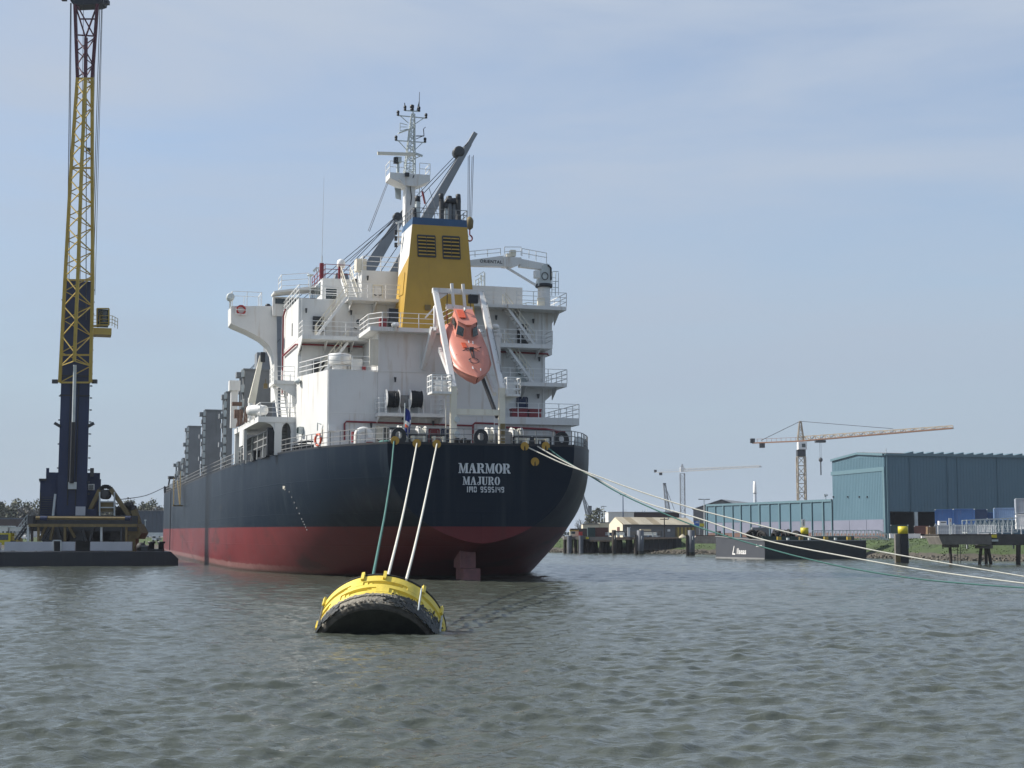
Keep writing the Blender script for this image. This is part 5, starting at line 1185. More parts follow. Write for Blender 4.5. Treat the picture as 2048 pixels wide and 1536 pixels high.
# draught marks and scuffs on the port quarter
def hull_hit(px, py):
    d = Vector(srd(px, py)); o = Vector((OS[0], OS[1], EYE)); lo = None; s = 80.0
    while s < 320:
        p = o + d * s
        if p.y > 0 and abs(p.x) < hbz(p.y, p.z): break
        s += .5
    lo, hi = s - .5, s
    for _ in range(20):
        m_ = (lo + hi) / 2; p = o + d * m_
        if p.y > 0 and abs(p.x) < hbz(p.y, p.z): hi = m_
        else: lo = m_
    return o + d * (lo - .02)
for i in range(15):
    x = 578 + i * 2.5; y = 985 + i * 5.4; p = hull_hit(x, y); q = hull_hit(x + 3, y); n = Vector((-.9, -.4, 0)); dd = (q - p).normalized()
    if i % 2 == 0 or i > 9:
        hh = .11; MB().prism([p, p + dd * .13, p + dd * .12 + Vector((0, 0, hh)), p + dd * .02 + Vector((0, 0, hh))], n * .015).build('draught_mark', GREY, HULL)
p = hull_hit(569, 977); m = MB(); rr = random.Random(2)
for i in range(9): q = p + Vector((rr.uniform(-.12, .12), rr.uniform(-.15, .15), rr.uniform(-.14, .14))); m.prism([q, q + Vector((.05, -.1, 0)), q + Vector((.04, -.08, .13)), q + Vector((-.01, .02, .12))], Vector((-.9, -.4, 0)) * .012)
m.build('paint_scuff', CREAM, HULL)
# domes on the starboard side of the boat platform
c = sv(990, 660, 13); m = MB(); m.lathe([(0, .12), (.5, .12), (.52, .34), (.75, .34), (.85, .2)], (c.x, 13, c.z - .4), (0, 0, 1), 12); m.build('dome_lamp', WHITE2, SHIP)
ex = slab('platform', [(2.35, 10.4), (4.15, 10.4), (4.15, 14.2), (2.35, 14.2)], sv(985, 680, 10.5).z, .35, CASING)
railing([(2.4, 10.45, sv(985, 680, 10.5).z), (4.1, 10.45, sv(985, 680, 10.5).z)]).build('railing', WHITE2, SHIP)

# ================================================================== MOORING ROPES
def rope(name, label, pts, r, mat, group):
    t = thing(name, label, 'rope', pts[0], 0, group); o = Vector(pts[0])
    # smooth the polyline, then twist three strands round it
    P_ = [Vector(p) - o for p in pts]; Q = []
    for i in range(len(P_) - 1):
        p0, p1, p2, p3 = P_[max(i - 1, 0)], P_[i], P_[i + 1], P_[min(i + 2, len(P_) - 1)]
        for k in range(10):
            s = k / 10; Q.append(.5 * ((2 * p1) + (p2 - p0) * s + (2 * p0 - 5 * p1 + 4 * p2 - p3) * s * s + (3 * p1 - p0 - 3 * p2 + p3) * s ** 3))
    Q.append(P_[-1]); m = MB(); m.tube(Q, r, 6); m.build('rope_line', mat, t); return t
def planline(A, B, pix):
    "points of a rope whose plan is the straight line A-B, seen at the given pixels"
    out = []
    for px, py in pix:
        d = ray(px, py); q = d[0] / d[1]; s = (q * A[1] - A[0]) / ((B[0] - A[0]) - q * (B[1] - A[1])); Y = A[1] + s * (B[1] - A[1]); out.append(at(px, py, Y))
    return out
def wpt(u, v): return (XC + u * CT - v * ST, YC + u * ST + v * CT)
W1 = [(1050, 892), (1090, 911), (1130, 929), (1178, 946), (1271, 980), (1387, 1017), (1529, 1053), (1608, 1072), (1700, 1091), (1797, 1110), (2048, 1153), (2160, 1169)]
W2 = [(1072, 891), (1110, 913), (1179, 949), (1281, 1001.6), (1400, 1037.7), (1529, 1080), (1700, 1114.6), (1855, 1141), (2048, 1166.6), (2160, 1176)]
G1 = [(1092, 893), (1130, 921), (1179, 951), (1247, 990.5), (1362, 1041), (1442, 1069), (1529, 1095), (1608, 1116), (1712, 1138.7), (1855, 1160), (2048, 1175.5), (2160, 1178)]
for nm, px, mat, lb_, ex_ in (('mooring_rope', W1, CREAM2, 'upper cream mooring rope from the stern running out to the right', (29.5, 84)), ('mooring_rope', W2, CREAM2, 'lower cream mooring rope from the stern running out to the right', (28.8, 82)), ('mooring_rope', G1, GREENROPE, 'green mooring rope from the stern dipping to the water at right', (28.0, 79.5))):
    A = wpt(sv(*px[0], .1).x, .1); R3 = planline(A, ex_, px); dv_ = (R3[-1] - R3[-3]); dv_.z = 0; dv_.normalize()
    R3 += [R3[-1] + dv_ * 4 + Vector((0, 0, .35)), Vector((43.6, 74.6 + .25 * len(R3) - 2.5, 2.9))]
    rope(nm, lb_, R3, .045, mat, 'mooring ropes from the stern out to the right')
DOL = thing('mooring_dolphin', 'dark timber dolphin beyond the right edge holding the three stern ropes', 'pile', (44, 75, 0))
MB().lathe([(-1.5, .55), (3.3, .5), (3.4, .4)], (0, 0, 0), (0, 0, 1), 16).build('shaft', WOODD, DOL); MB().lathe([(2.7, .58), (2.85, .62), (3.0, .58)], (0, 0, 0), (0, 0, 1), 16).build('collar', DARK, DOL)
# ropes down to the buoy
BY = 46.9
BR = [('green mooring rope from the stern down to the yellow buoy', GREENROPE, [(788, 882), (782, 945), (772, 1015), (760, 1080), (746, 1152)]),
      ('middle rope, cream, from the stern down to the yellow buoy', CREAM2, [(834, 886), (823, 945), (809, 1015), (793, 1085), (776, 1152)]),
      ('right-hand cream rope from the stern down to the yellow buoy', CREAM2, [(874, 887), (860, 955), (844, 1030), (828, 1100), (812, 1162)])]
for k, (lb_, mat, px) in enumerate(BR):
    A = wpt(sv(*px[0], .1).x, .1); e = at(*px[-1], BY); pts = planline(A, (e.x, e.y), px)
    rope('mooring_rope', lb_, pts, .048, mat, 'mooring ropes from the stern to the buoy')
# rat guards on the ropes
RG = [((790, 881), .0, 'round yellow rat guard on the green rope to the buoy', 0), ((833.5, 886.5), .0, 'round yellow rat guard on the middle rope to the buoy', 0), ((873.5, 888), .0, 'round yellow rat guard on the right-hand rope to the buoy', 0),
      ((1049.5, 892.5), -.05, 'slotted yellow rat guard on the upper cream rope at the starboard rail', 1), ((1070, 923.5), -.06, 'loose yellow rat guard hanging below the rail on the black stern', 1), ((1091.5, 892), .05, 'shaded yellow rat guard on the green rope at the starboard rail', 1)]
for (px, py), v, lb_, slot in RG:
    c = sv(px, py, v - .12); t = shipthing('rat_guard', lb_, 'rat guard', (c.x, c.y, c.z), 'yellow rat guards at the stern'); R_ = .29; n = 20
    pts = [(R_ * cos(a), R_ * sin(a)) for a in [radians(-90 + 11) + i * radians(338) / n for i in range(n + 1)]] + [(-.035, -.02), (.035, -.02)]
    m = MB(); m.prism([(x, -.02, z) for x, z in pts], (0, .03, 0)); m.build('disc', RATY, t)
    MB().bar((0, -.03, -.27), (0, -.03, .03), .07, .03).build('slot', BLACK, t)
p0 = Vector((*wpt(-13.3, 148), D0 + 1.6)); p1 = at(240, 999, 165)
rope('bow_line', 'thin dark line from the ship bow down to the crane pontoon', [p0, lerp(p0, p1, .5) + Vector((0, 0, -.4)), p1], .05, WIRE, None)
# ================================================================== MOORING BUOY
def buoy():
    al = radians(31); ax = Vector((.03, cos(al), sin(al))).normalized()
    e = onz(750, 1268, 0); R_ = 2.04; T_ = 1.62
    up = (Vector((0, 0, 1)) - ax * ax.z).normalized()
    C = Vector((e.x, e.y, 0)) - up * .92           # centre of the bottom disc, under water
    t = thing('mooring_buoy', 'big tilted yellow drum buoy with a dark weedy underside floating in the river', 'buoy', C, 0)
    o = Vector((0, 0, 0)); n = 96
    side = ax.cross(up).normalized()
    def P(a, d, r): return o + ax * d + (up * cos(a) + side * sin(a)) * r
    b = MB(); b.lathe([(-.06, .01), (-.05, R_ * .3), (-.02, R_ * .7), (.0, R_ * .89)], o, ax, n, caps=False); b.build('bottom_plate', WEED, t)
    b = MB(); b.lathe([(.0, R_ * .89), (.01, R_ * .915), (.04, R_ * .94), (.10, R_ * .965)], o, ax, n, caps=False); b.build('bottom_rim', BARND, t)
    b = MB(); b.lathe([(.10, R_ * .965), (.16, R_ * .985), (.40, R_ * .99), (.47, R_ * .99)], o, ax, n, caps=False); b.build('barnacle_band', BARN, t)
    b = MB(); b.lathe([(.47, R_ * .99), (.48, R_ * .995), (.66, R_), (.70, R_ * .958), (.90, R_ * .958), (.92, R_ * 1.0), (1.08, R_ * 1.0), (1.12, R_ * .962), (1.24, R_ * .962), (1.27, R_ * 1.0), (1.56, R_ * 1.0), (T_, R_ * .97), (T_, R_ * .2)], o, ax, n, caps=False)
    for i in range(len(b.sm)): b.sm[i] = True
    drum = b.build('drum', BUOYY, t)
    md = drum.modifiers.new('edges', 'EDGE_SPLIT'); md.split_angle = radians(38)
    # webs that close the grooves into long slots, tapering at their ends
    for off, d0, d1, nn_ in ((.10, .67, .925, 8), (-.32, 1.09, 1.265, 7)):
        for k in range(nn_):
            a = 2 * pi * k / nn_ + off
            for w0, w1, hh in ((.10, .10, 1.001), (.17, .17, .985), (.24, .24, .972)):
                q = [P(a - w0, d0, R_ * .94), P(a + w0, d0, R_ * .94), P(a + w0, d0, R_ * hh), P(a, d0, R_ * (hh + .003 * (w0 > .1))), P(a - w0, d0, R_ * hh)]
                dd = (d1 - d0) if w0 < .12 else (d1 - d0) * .98
                MB().prism(q, ax * dd).build('web', BUOYY, drum)
    for a in (-1.02, -.235, .10, .74, 1.2, 1.9, 2.6, 3.4, 4.2, 4.8):
        m = MB(); m.bar(P(a, 1.34, R_ * 1.015), P(a, T_ + .1, R_ * 1.015), .10, .10, up=P(a, 0, 1)); m.build('lug', BUOYY, t)
    for a in (-1.05, .70, 1.24):
        m = MB(); m.bar(P(a, .3, R_ * 1.015), P(a, 1.55, R_ * 1.015), .035, .05, up=P(a, 0, 1)); m.build('guide_bar', GALV if a > 0 else GREY, t)
    b = MB(); b.tube([P(2 * pi * i / n, T_ + .02, R_ * .985) for i in range(n + 1)], .05, 6, caps=False); b.build('rubber_rim', TYRE, t)
    b = MB(); b.cyl(o + ax * T_, o + ax * (T_ + .45), .3); b.build('mooring_post', BUOYY, t)
    # weed and barnacle fringe climbing on to the paint
    rng = random.Random(4)
    def crust(name, mat, cnt, pick, smin, smax):
        m = MB()
        for k in range(cnt):
            a, d = pick(); s = rng.uniform(smin, smax); c = P(a, d, R_ * .992); tt = (side * cos(a) - up * sin(a)); nn_ = P(a, 0, 1); th = rng.random() * 3
            q = [c + (tt * cos(th + j * 1.257) + ax * sin(th + j * 1.257)) * s * rng.uniform(.5, 1.3) for j in range(5)]
            m.prism(q, nn_ * rng.uniform(.02, .032))
        m.build(name, mat, t, kind='stuff')
    crust('barnacle_crust', BARN, 420, lambda: (rng.uniform(-1.0, 1.0), .47 + abs(rng.gauss(0, .035))), .02, .06)
    def right():
        a = rng.uniform(.25, 1.4); return a, .47 + abs(rng.gauss(0, .08 + .22 * max(0, a - .45)))
    crust('weed_crust', WEED, 420, right, .015, .06)
    crust('weed_mat', WEED, 420, lambda: (.1 + 1.35 * rng.random() ** .55, rng.uniform(.05, .5)), .02, .10)
    crust('weed_mat', WEED, 240, lambda: (-1.5 + .9 * rng.random() ** 1.5, rng.uniform(.05, .52)), .03, .10)
    crust('weed_fringe', BARND, 90, lambda: (rng.uniform(-.9, .9), .1 + abs(rng.gauss(0, .04))), .015, .045)
buoy()

# ================================================================== CRANE PONTOON AND HARBOUR CRANE (left)
PY = 151.0
def pontoon():
    zt = 1.42; xr = at(352, 1103, PY).x; xl = -84
    t = thing('crane_pontoon', 'long low navy pontoon carrying the tall harbour crane', 'barge', (at(170, 1103, PY).x, PY, 0)); O_ = Vector(t.location)
    fr = lambda k: (xr - k * .961, PY - k * .277); m = MB(); m.prism([Vector((*fr(k), z)) - O_ for k, z in ((52, -1), (.6, -1), (-.25, -.2), (-.25, .7), (.5, zt), (52, zt))], (-.277 * 24, .961 * 24, 0)); h = m.build('pontoon_hull', BARGE, t)
    def b(name, x0, y0, x1, y1, d0, d1, mat, par=t):
        a, c = at(x0, y1, PY + d0), at(x1, y0, PY + d0); return MB().box((a.x - O_.x, d0, a.z), (c.x - O_.x, d1, c.z)).build(name, mat, par)
    for x0, x1 in ((8.5, 106), (121.5, 150), (180, 264)): b('bulwark_panel', x0, 1083.5, x1, 1101.5, .15, .45, SLATE)
    b('bulwark_panel', -70, 1085, 1, 1102, .15, .45, SLATE)
    m = MB()
    for px in (106.5, 122): p = at(px, 1102, PY + .1) - O_; q = at(px, 1081, PY + .1) - O_; m.bar(p, q, .12)
    m.bar(at(106.5, 1081, PY + .1) - O_, at(122, 1081, PY + .1) - O_, .12); m.build('gate_frame', GALV, t)
    b('hull_plate', 95, 1118, 178, 1128, -.04, .05, BLACK, h)
    for px in (25, 70, 210, 240): MB().cyl(at(px, 1104, PY - .05) - O_, at(px + 3, 1104, PY - .05) - O_, .12).build('fender_bar', DARK, h)
    return t, O_, b
PON, PO, pbox = pontoon()
def pp(x, y, d): return at(x, y, PY + d) - PO
def trestle():
    t = thing('pipe_trestle', 'grimy steel trestle with a long yellow pipe across the pontoon, in front of the crane', 'trestle', (at(165, 1101, PY).x, PY + 1, 1.42)); o = Vector(t.location)
    q = lambda x, y, d: at(x, y, PY + d) - o
    m = MB(); m.cyl(q(72, 1036, 1), q(262, 1037, 1), .17, 10); m.build('pipe', DKYEL, t)
    for a, b in ((81, 95), (251, 262)): MB().cyl(q(a, 1036.5, 1), q(b, 1037, 1), .26, 10).build('pipe_clamp', NAVY, t)
    MB().bar(q(58, 1050.5, 1), q(275, 1051, 1), .35, .3).build('beam', DKYEL, t); MB().bar(q(66, 1044, 4), q(258, 1044.5, 4), .4, .5).build('beam', DARK, t)
    MB().bar(q(58, 1047, 3), q(275, 1047, 3), .3, 1.6).build('walkway', DARK, t)
    for px, mt in ((56.5, GALV), (77, DKYEL), (130, DKYEL), (203, GALV), (253, DKYEL), (243, DARK), (64, WOODD)): MB().bar(q(px, 1083, 1.2), q(px, 1050, 1.2), .22).build('post', mt, t)
    for a, b, mt in (((79, 1082), (92, 1053), DKYEL), ((101, 1080), (107, 1053), DKYEL), ((150, 1075), (138, 1053), DKYEL), ((84, 1082), (100, 1055), DARK), ((122, 1082), (114, 1053), DARK), ((188, 1052), (180, 1082), DARK), ((172, 1082), (165, 1058), DARK)): MB().bar(q(*a, 2.2), q(*b, 2.2), .25).build('brace', mt, t)
    m = stair('ramp_stair', q(33, 1080, 2), q(57, 1048, 2), 1.0, (0, 1, 0), t, DARK, GALV)
    m = MB(); m.cb(q(60, 1040, 2), (.9, 1, .8)); m.cb(q(58, 1034, 2), (.5, .6, .3)); m.build('winch_head', SOOT, t)
    for x, y, w_, h_ in ((100, 1047, 2.2, .5), (128, 1070, 1.8, 1.3), (158, 1068, 2.0, 1.6), (225, 1066, 3.6, 1.6), (200, 1072, 2.6, 1.2)): MB().cb(q(x, y, 5), (w_, 1.6, h_)).build('machinery', SOOT, t)
    m = MB(); m.prism([q(150, 1082, 3), q(168, 1082, 3), q(164, 1066, 3), q(156, 1058, 3)], (0, 1.5, 0)); m.build('grab_shell', DARK, t)
    for x0, x1, y0, dd in ((84, 128, 1053, 9), (128, 168, 1056, 10), (174, 252, 1053, 9), (106, 122, 1080, 6), (150, 180, 1082, 6)):
        a_, b_ = q(x0, 1103, dd), q(x1, y0, dd); MB().box((a_.x, dd - 1, 0), (b_.x, dd + 2, b_.z)).build('machinery', DARK, t)
trestle()
def harbour_crane():
    t = thing('harbour_crane', 'very tall navy harbour crane with a yellow lattice jib standing on the pontoon', 'crane', (at(148, 1035, PY + 7).x, PY + 7, 1.42)); o = Vector(t.location)
    q = lambda x, y, d: at(x, y, PY + d) - o
    RX, RY = Vector((.957, .29, 0)), Vector((-.29, .957, 0))       # the crane stands slewed a little to the right
    def tbox(name, x0, y0, x1, y1, d0, d1, mat, par):
        a = at(x0, y1, PY + d0); hi = at(x0, y0, PY + d0).z; k = (at(x1, y1, PY + d0).x) / (PY + d0); L_ = (k * a.y - a.x) / (.957 - .29 * k); a -= o
        return MB().prism([a, a + RX * L_, a + RX * L_ + RY * (d1 - d0), a + RY * (d1 - d0)], (0, 0, hi - o.z - a.z)).build(name, mat, par)
    D = 5.0; zt = q(155, 562, D).z; zb = q(148, 1030, D).z
    # tower
    w0 = (q(175.5, 940, D).x - q(116, 940, D).x) / 2; cx = q(146, 940, D).x; ctx = q(157, 562, D).x; w1 = w0 * .97
    m = MB(); bot = [Vector((cx, D - 7, zb - 2)) + RX * s * w0 * .95 + RY * f for s, f in ((-1, 0), (1, 0), (1, 3.0), (-1, 3.0))]; top = [Vector((ctx, D - 7, zt)) + RX * s * w1 * .95 + RY * f for s, f in ((-1, 0), (1, 0), (1, 3.0), (-1, 3.0))]
    m.add(bot + top, [(3, 2, 1, 0), (4, 5, 6, 7), (0, 1, 5, 4), (1, 2, 6, 5), (2, 3, 7, 6), (3, 0, 4, 7)]); tw = m.build('tower', NAVY, t)
    m = MB()
    for f in (.35, .62): m.bar(lerp(bot[0], bot[1], f) + Vector((0, -.06, 3)), lerp(top[0], top[1], f) + Vector((0, -.06, -11)), .12, .1)
    for z in (.86, .985): a = lerp(bot[0], top[0], z * .62 + .01); b = lerp(bot[1], top[1], z * .62 + .01); m.bar(a + Vector((-.05, -.08, 0)), b + Vector((.05, -.08, 0)), .16, .14)
    m.build('tower_seam', BLACK, tw)
    m = MB(); m.box((ctx - w1 - .02, D - 7.1, zt - .8), (ctx - w1 + .12, D - 6.5, zt + .6)); m.box((ctx + w1 - .12, D - 7.0, zt - .6), (ctx + w1 + .02, D - 6.4, zt + .5)); m.build('tower_head', NAVY, tw)
    for x in (137, 162): a = q(x, 624, D - .1); MB().cb((a.x, D - 7.05, a.z), (.6, .08, .95)).build('tower_panel', DARK, tw)
    for px, py, s in ((110, 763, -1), (189, 763, 1), (115, 850, -1), (182, 850, 1)):
        a = q(px, py, D - .5); m = MB(); m.bar((cx + s * w0 * .9, a.y + .6, a.z), a, .1); m.cb(a, (.55, .35, .42)) if py < 800 else m.bar(a + Vector((-.3 * s, 0, -.15)), a + Vector((.3 * s, 0, .2)), .3); m.build('floodlight', DARK, t)
    # machinery house
    def hb_(name, x0, y0, x1, y1, d0, d1, mat, par=t): return tbox(name, x0, y0, x1, y1, d0, d1, mat, par)
    mh = hb_('machinery_house', 78, 957, 200, 1036, 6.2, 14, NAVY); hb_('house_roof', 92, 944.5, 200, 957, 6.4, 14, NAVY, mh)
    hb_('house_roof', 78, 957, 93, 961, 5.9, 12, BLACK, mh); hb_('vent_stack', 92, 936, 98, 952, 6.2, 6.9, NAVY, mh); hb_('vent_stack', 180, 936, 187.5, 953, 5.8, 6.5, SOOT, mh)
    wf = hb_('house_window', 176, 968, 189, 980, 7.5, 9.2, WHITE2, mh); hb_('window_pane', 178.5, 970, 186.5, 978, 7.4, 9.1, GLASS, mh)
    m = MB()
    for i in range(9): a, b = q(80, 1031 - i * 4.6, 5.9), q(108, 1031 - i * 4.6, 5.9); m.bar(a, b, .12, .05)
    m.bar(q(79, 1034, 5.8), q(81, 985, 5.8), .1); m.build('louvre_slat', SOOT, mh)
    MB().bar(q(106, 1034, 5.0), q(111, 988, 5.0), .22).build('downpipe', GALV, mh)
    hb_('counterweight', 113, 1018, 192, 1040, 4.4, 12, NAVY); hb_('cable_box', 151, 1013, 170.5, 1031, 4.2, 5.2, SLATE); hb_('cylinder_bracket', 136, 964, 153, 978, 4.3, 5.0, GALV)
    MB().cyl(q(150, 1062, 8), q(150, 1030, 8), 2.2, 20).build('slew_column', BLACK, t)
    # luffing cylinder
    MB().cyl(q(143, 966, 4.4), q(147, 844, 3.6), .24, 10).build('cylinder_barrel', BLACK, t); MB().cyl(q(147, 844, 3.6), q(150, 730, 3.0), .17, 10).build('cylinder_rod', GALV, t)
    # jib: three chords leaning out towards the river
    Y0, Y1 = PY + 3.9, PY - 3
    def J(px, py, f, dy=0): return at(px, py, Y0 + (Y1 - Y0) * f + dy) - o
    def f(py): return (765 - py) / 765
    Lc = [(119.5, 765), (130, 560), (142, 340), (155, 155), (150, 8)]; Rc = [(181, 765), (185.5, 560), (184.5, 340), (184.5, 155), (195, 8)]; Cc = [(148.5, 722), (155.5, 560), (163, 340), (171, 155), (172, 75)]
    def chord(tab, dy, mat, name, lim):
        m = MB(); pts = [J(*p, f(p[1]), dy) for p in tab]
        for a, b in zip(pts[lim[0]:lim[1]], pts[lim[0] + 1:lim[1] + 1]): m.bar(a, b, .30)
        m.build(name, mat, t)
    for tab, dy in ((Lc, 0), (Rc, 0), (Cc, -1.3)): chord(tab, dy, CRYEL, 'jib_chord', (0, 3)); chord(tab, dy, MAROON, 'jib_chord', (3, 4))
    def pt(tab, y, dy):
        ys = [p[1] for p in tab]; x = interp([(p[1], p[0]) for p in reversed(tab)], y); return J(x, y, f(y), dy)
    ys = [765, 732, 705, 672, 640, 612, 582, 552] + [552 - 24 * i for i in range(1, 17)] + [155, 130, 102, 75]
    my, mm = MB(), MB(); my2 = MB()
    for i, (a, b) in enumerate(zip(ys, ys[1:])):
        m = my if b >= 155 else mm; k = i % 2
        m.bar(pt(Lc, a, 0) if k else pt(Cc, min(a, 722), -1.3), pt(Cc, min(b, 722), -1.3) if k else pt(Lc, b, 0), .10); m.bar(pt(Rc, b, 0) if not k else pt(Cc, min(b, 722), -1.3), pt(Cc, min(a, 722), -1.3) if not k else pt(Rc, a, 0), .10)
        m.bar(pt(Lc, a, 0) if not k else pt(Rc, a, 0), pt(Rc, b, 0) if not k else pt(Lc, b, 0), .09)
    for y in (765, 710, 560, 336, 157): my.bar(pt(Lc, y, 0), pt(Rc, y, 0), .18)
    for a, b in (((150, 8), (171, 75)), ((195, 8), (171, 75)), ((158, 38), (190, 38)), ((156, 70), (186, 72)), ((155, 12), (188, 72))): mm.bar(J(*a, f(a[1])), J(*b, f(b[1])), .13)
    my.build('jib_bracing', CRYEL, t); mm.build('jib_bracing', MAROON, t)
    m = MB(); m.prism([J(138, -4, 1), J(207, -2, 1), J(205, 5, 1), J(196, 8, 1), J(148, 10, 1), J(142, 4, 1)], (0, 1.6, 0)); m.cb(J(214, 5, 1), (.45, .6, .4)); m.cb(J(128, -2, 1), (.5, .6, .3)); hd = m.build('jib_head', BLACK, t)
    m = MB()
    for a, b in ((141, 134), (142.5, 138), (200, 183), (203.5, 186)): m.bar(J(a, 6, 1), q(b, 570, D), .07)
    for a, b in ((205, 190), (167, 160), (192, 180)): m.bar(J(a, 6, 1), q(b, 590, D - .3), .05)
    m.bar(J(173, 80, f(80)), q(172, 640, D - .4), .07); m.cb(J(176, 299, f(299)), (.4, .3, .35)); m.build('hoist_rope', WIRE, t)
    # operator cab on its bracket
    def cb_(name, x0, y0, x1, y1, d0, d1, mat, par=t): return tbox(name, x0, y0, x1, y1, d0, d1, mat, par)
    pl = cb_('cab_platform', 183, 655, 223, 668, 4.2, 6.6, CRYEL); MB().bar(q(182, 652, 5) , q(200, 652, 5), .2).build('cab_arm', CRYEL, pl)
    cab = cb_('cab', 194.5, 618, 217, 650, 4.4, 6.2, pm('cab_green', (.008, .022, .02), .35), t)
    m = MB()
    for a, b in (((194.5, 617), (217.5, 617)), ((194, 617), (194, 650)), ((218, 617), (218, 650)), ((194, 650), (218, 650))): m.bar(q(*a, 4.36), q(*b, 4.36), .12)
    m.build('cab_frame', CRYEL, cab)
    MB().cb(q(205, 633, 4.35), (.9, .03, 1.2)).build('cab_window', GLASS, cab)
    a = q(184, 652, 4.2); b = q(224, 652, 4.2); railing([(b.x - 1.3, b.y, b.z), b, (b.x, b.y + 2.2, b.z)], h=1.1, step=.9).build('railing', CRYEL, pl); railing([a, (a.x + .5, a.y, a.z)], h=1.1, step=.6).build('railing', CRYEL, pl)
    # narrow ladder brackets up the right-hand edge
    m = MB()
    for i in range(18): y = 580 + i * 24; x = 187 - (y - 560) * .026; m.cb(q(x + 1, y, D), (.18, .3, .12))
    for i in range(8): y = 600 + i * 48; x = 126.5 - (y - 560) * .027; m.cb(q(x, y, D), (.18, .3, .12))
    m.build('rung_bracket', DARK, tw)
harbour_crane()
def deck_gear():
    t = thing('winch_frame', 'grimy yellow A frame with a round winch drum beside the crane base', 'winch', (at(222, 1036, PY + 6).x, PY + 6, 1.42)); o = Vector(t.location)
    q = lambda x, y, d: at(x, y, PY + d) - o
    MB().bar(q(173, 1035, 6), q(200, 980, 6), .5, .4).build('leg', DKYEL, t); MB().bar(q(222, 978, 6), q(261, 1035, 6), .5, .4).build('leg', DKYEL, t); MB().bar(q(268, 1020, 6), q(284, 1070, 6), .6, .6).build('leg', DKYEL, t)
    m = MB(); m.lathe([(-.4, .42), (-.36, .52), (.36, .52), (.4, .42)], q(211, 989, 6), (.4, 1, 0), 16); m.build('drum', SOOT, t)
    for i in range(7): a = i * .9; MB().cb(q(201 + i * 3.4, 978 - 5 * sin(i * .5), 6), (.3, .4, .4)).build('gear_tooth', SOOT, t)
    m = MB()
    for x in (199.5, 229): m.bar(q(x, 1035, 5.6), q(x, 984, 5.6), .14)
    for y in (1003, 1015): m.bar(q(199.5, y, 5.6), q(229, y, 5.6), .12)
    m.build('ladder_frame', GALV, t)
    MB().cb(q(214, 1014, 6.4), (1.5, 1.2, 1.0)).build('engine', DKYEL, t)
    m = MB()
    for i in range(5): m.bar(q(202, 1035 - i * 4.5, 6), q(226, 1035 - i * 4.5, 6), .14, .05)
    m.build('grille', SOOT, t)
    m = MB()
    for k in range(9): m.cb(q(random.uniform(236, 266), random.uniform(1008, 1032), 7), (random.uniform(.4, 1), .8, random.uniform(.4, 1)))
    m.build('machinery', SOOT, t)
    t = thing('hopper', 'grimy yellow hopper at the right end of the trestle', 'hopper', (at(268, 1101, PY + 3).x, PY + 3, 1.42)); o = Vector(t.location)
    m = MB(); m.prism([at(a, b, PY + 3) - o for a, b in ((257, 1052), (274, 1048), (283, 1066), (276, 1078), (256, 1070))], (0, 3, 0)); m.build('hopper_body', DKYEL, t)
    a, b = at(256, 1102, PY + 3) - o, at(271, 1072, PY + 3) - o; MB().box((a.x, 0, 0), (b.x, 1.5, b.z)).build('hopper_leg', DKYEL, t)
    for k, (x0, x1, y0, lb_, mat) in enumerate(((275, 289, 1082, 'dark bollard and reel nearest the crane on the pontoon end', SOOT), (298, 327, 1083, 'pair of black mooring bollards on the pontoon end beside the ship', BLACK), (284, 297, 1091, 'low rusty box between the bollards on the pontoon end', DARK))):
        t = thing('mooring_bollard' if k < 2 else 'deck_box', lb_, 'bollard' if k < 2 else 'deck box', (at((x0 + x1) / 2, 1100, PY + 2).x, PY + 2, 1.42)); o = Vector(t.location)
        zt = at(x0, y0, PY + 2).z - 1.42; w_ = (at(x1, y0, PY + 2).x - at(x0, y0, PY + 2).x)
        if k == 1:
            for s in (-.33, .33): MB().lathe([(0, .28), (zt * .8, .28), (zt * .82, .4), (zt, .4)], (s * w_, 0, 0), (0, 0, 1), 14).build('post', mat, t)
            MB().box((-w_ / 2, -.4, 0), (w_ / 2, .4, .25)).build('base_plate', mat, t)
        elif k == 0:
            MB().lathe([(-.3, .42), (.3, .42)], (0, 0, .5), (0, 1, 0), 16).build('reel', mat, t); MB().box((-.4, -.3, 0), (.4, .3, .35)).build('base_plate', mat, t); MB().bar((.2, 0, .3), (.35, 0, zt), .12).build('post', mat, t)
        else:
            MB().box((-w_ / 2, -.4, 0), (w_ / 2, .4, zt * .8)).build('box_body', mat, t); MB().box((-w_ / 2 - .03, -.43, zt * .8), (w_ / 2 + .03, .43, zt)).build('lid', GREY, t)
    # yellow loader at the far left
    t = thing('wheel_loader', 'yellow wheel loader cut by the left edge of the picture on the pontoon', 'loader', (at(6, 1098, PY + 4).x, PY + 4, 1.42)); o = Vector(t.location)
    zb_ = lambda y: at(6, y, PY + 4).z - 1.42
    MB().box((-1.6, 0, zb_(1090)), (.75, 1.8, zb_(1066))).build('cab', CAPY, t); MB().prism([(.7, .2, zb_(1090)), (1.7, .2, zb_(1090)), (1.4, .2, zb_(1076)), (.7, .2, zb_(1072))], (0, 1.4, 0)).build('bonnet', CRYEL, t)
    MB().box((-.4, -.02, zb_(1080)), (.5, 0, zb_(1069))).build('window', GLASS, t)
    for s in (-.9, 1.0): MB().lathe([(-.2, .2), (-.18, .55), (.18, .55), (.2, .2)], (s, .1, .55), (0, 1, 0), 14).build('wheel', TYRE, t)
deck_gear()
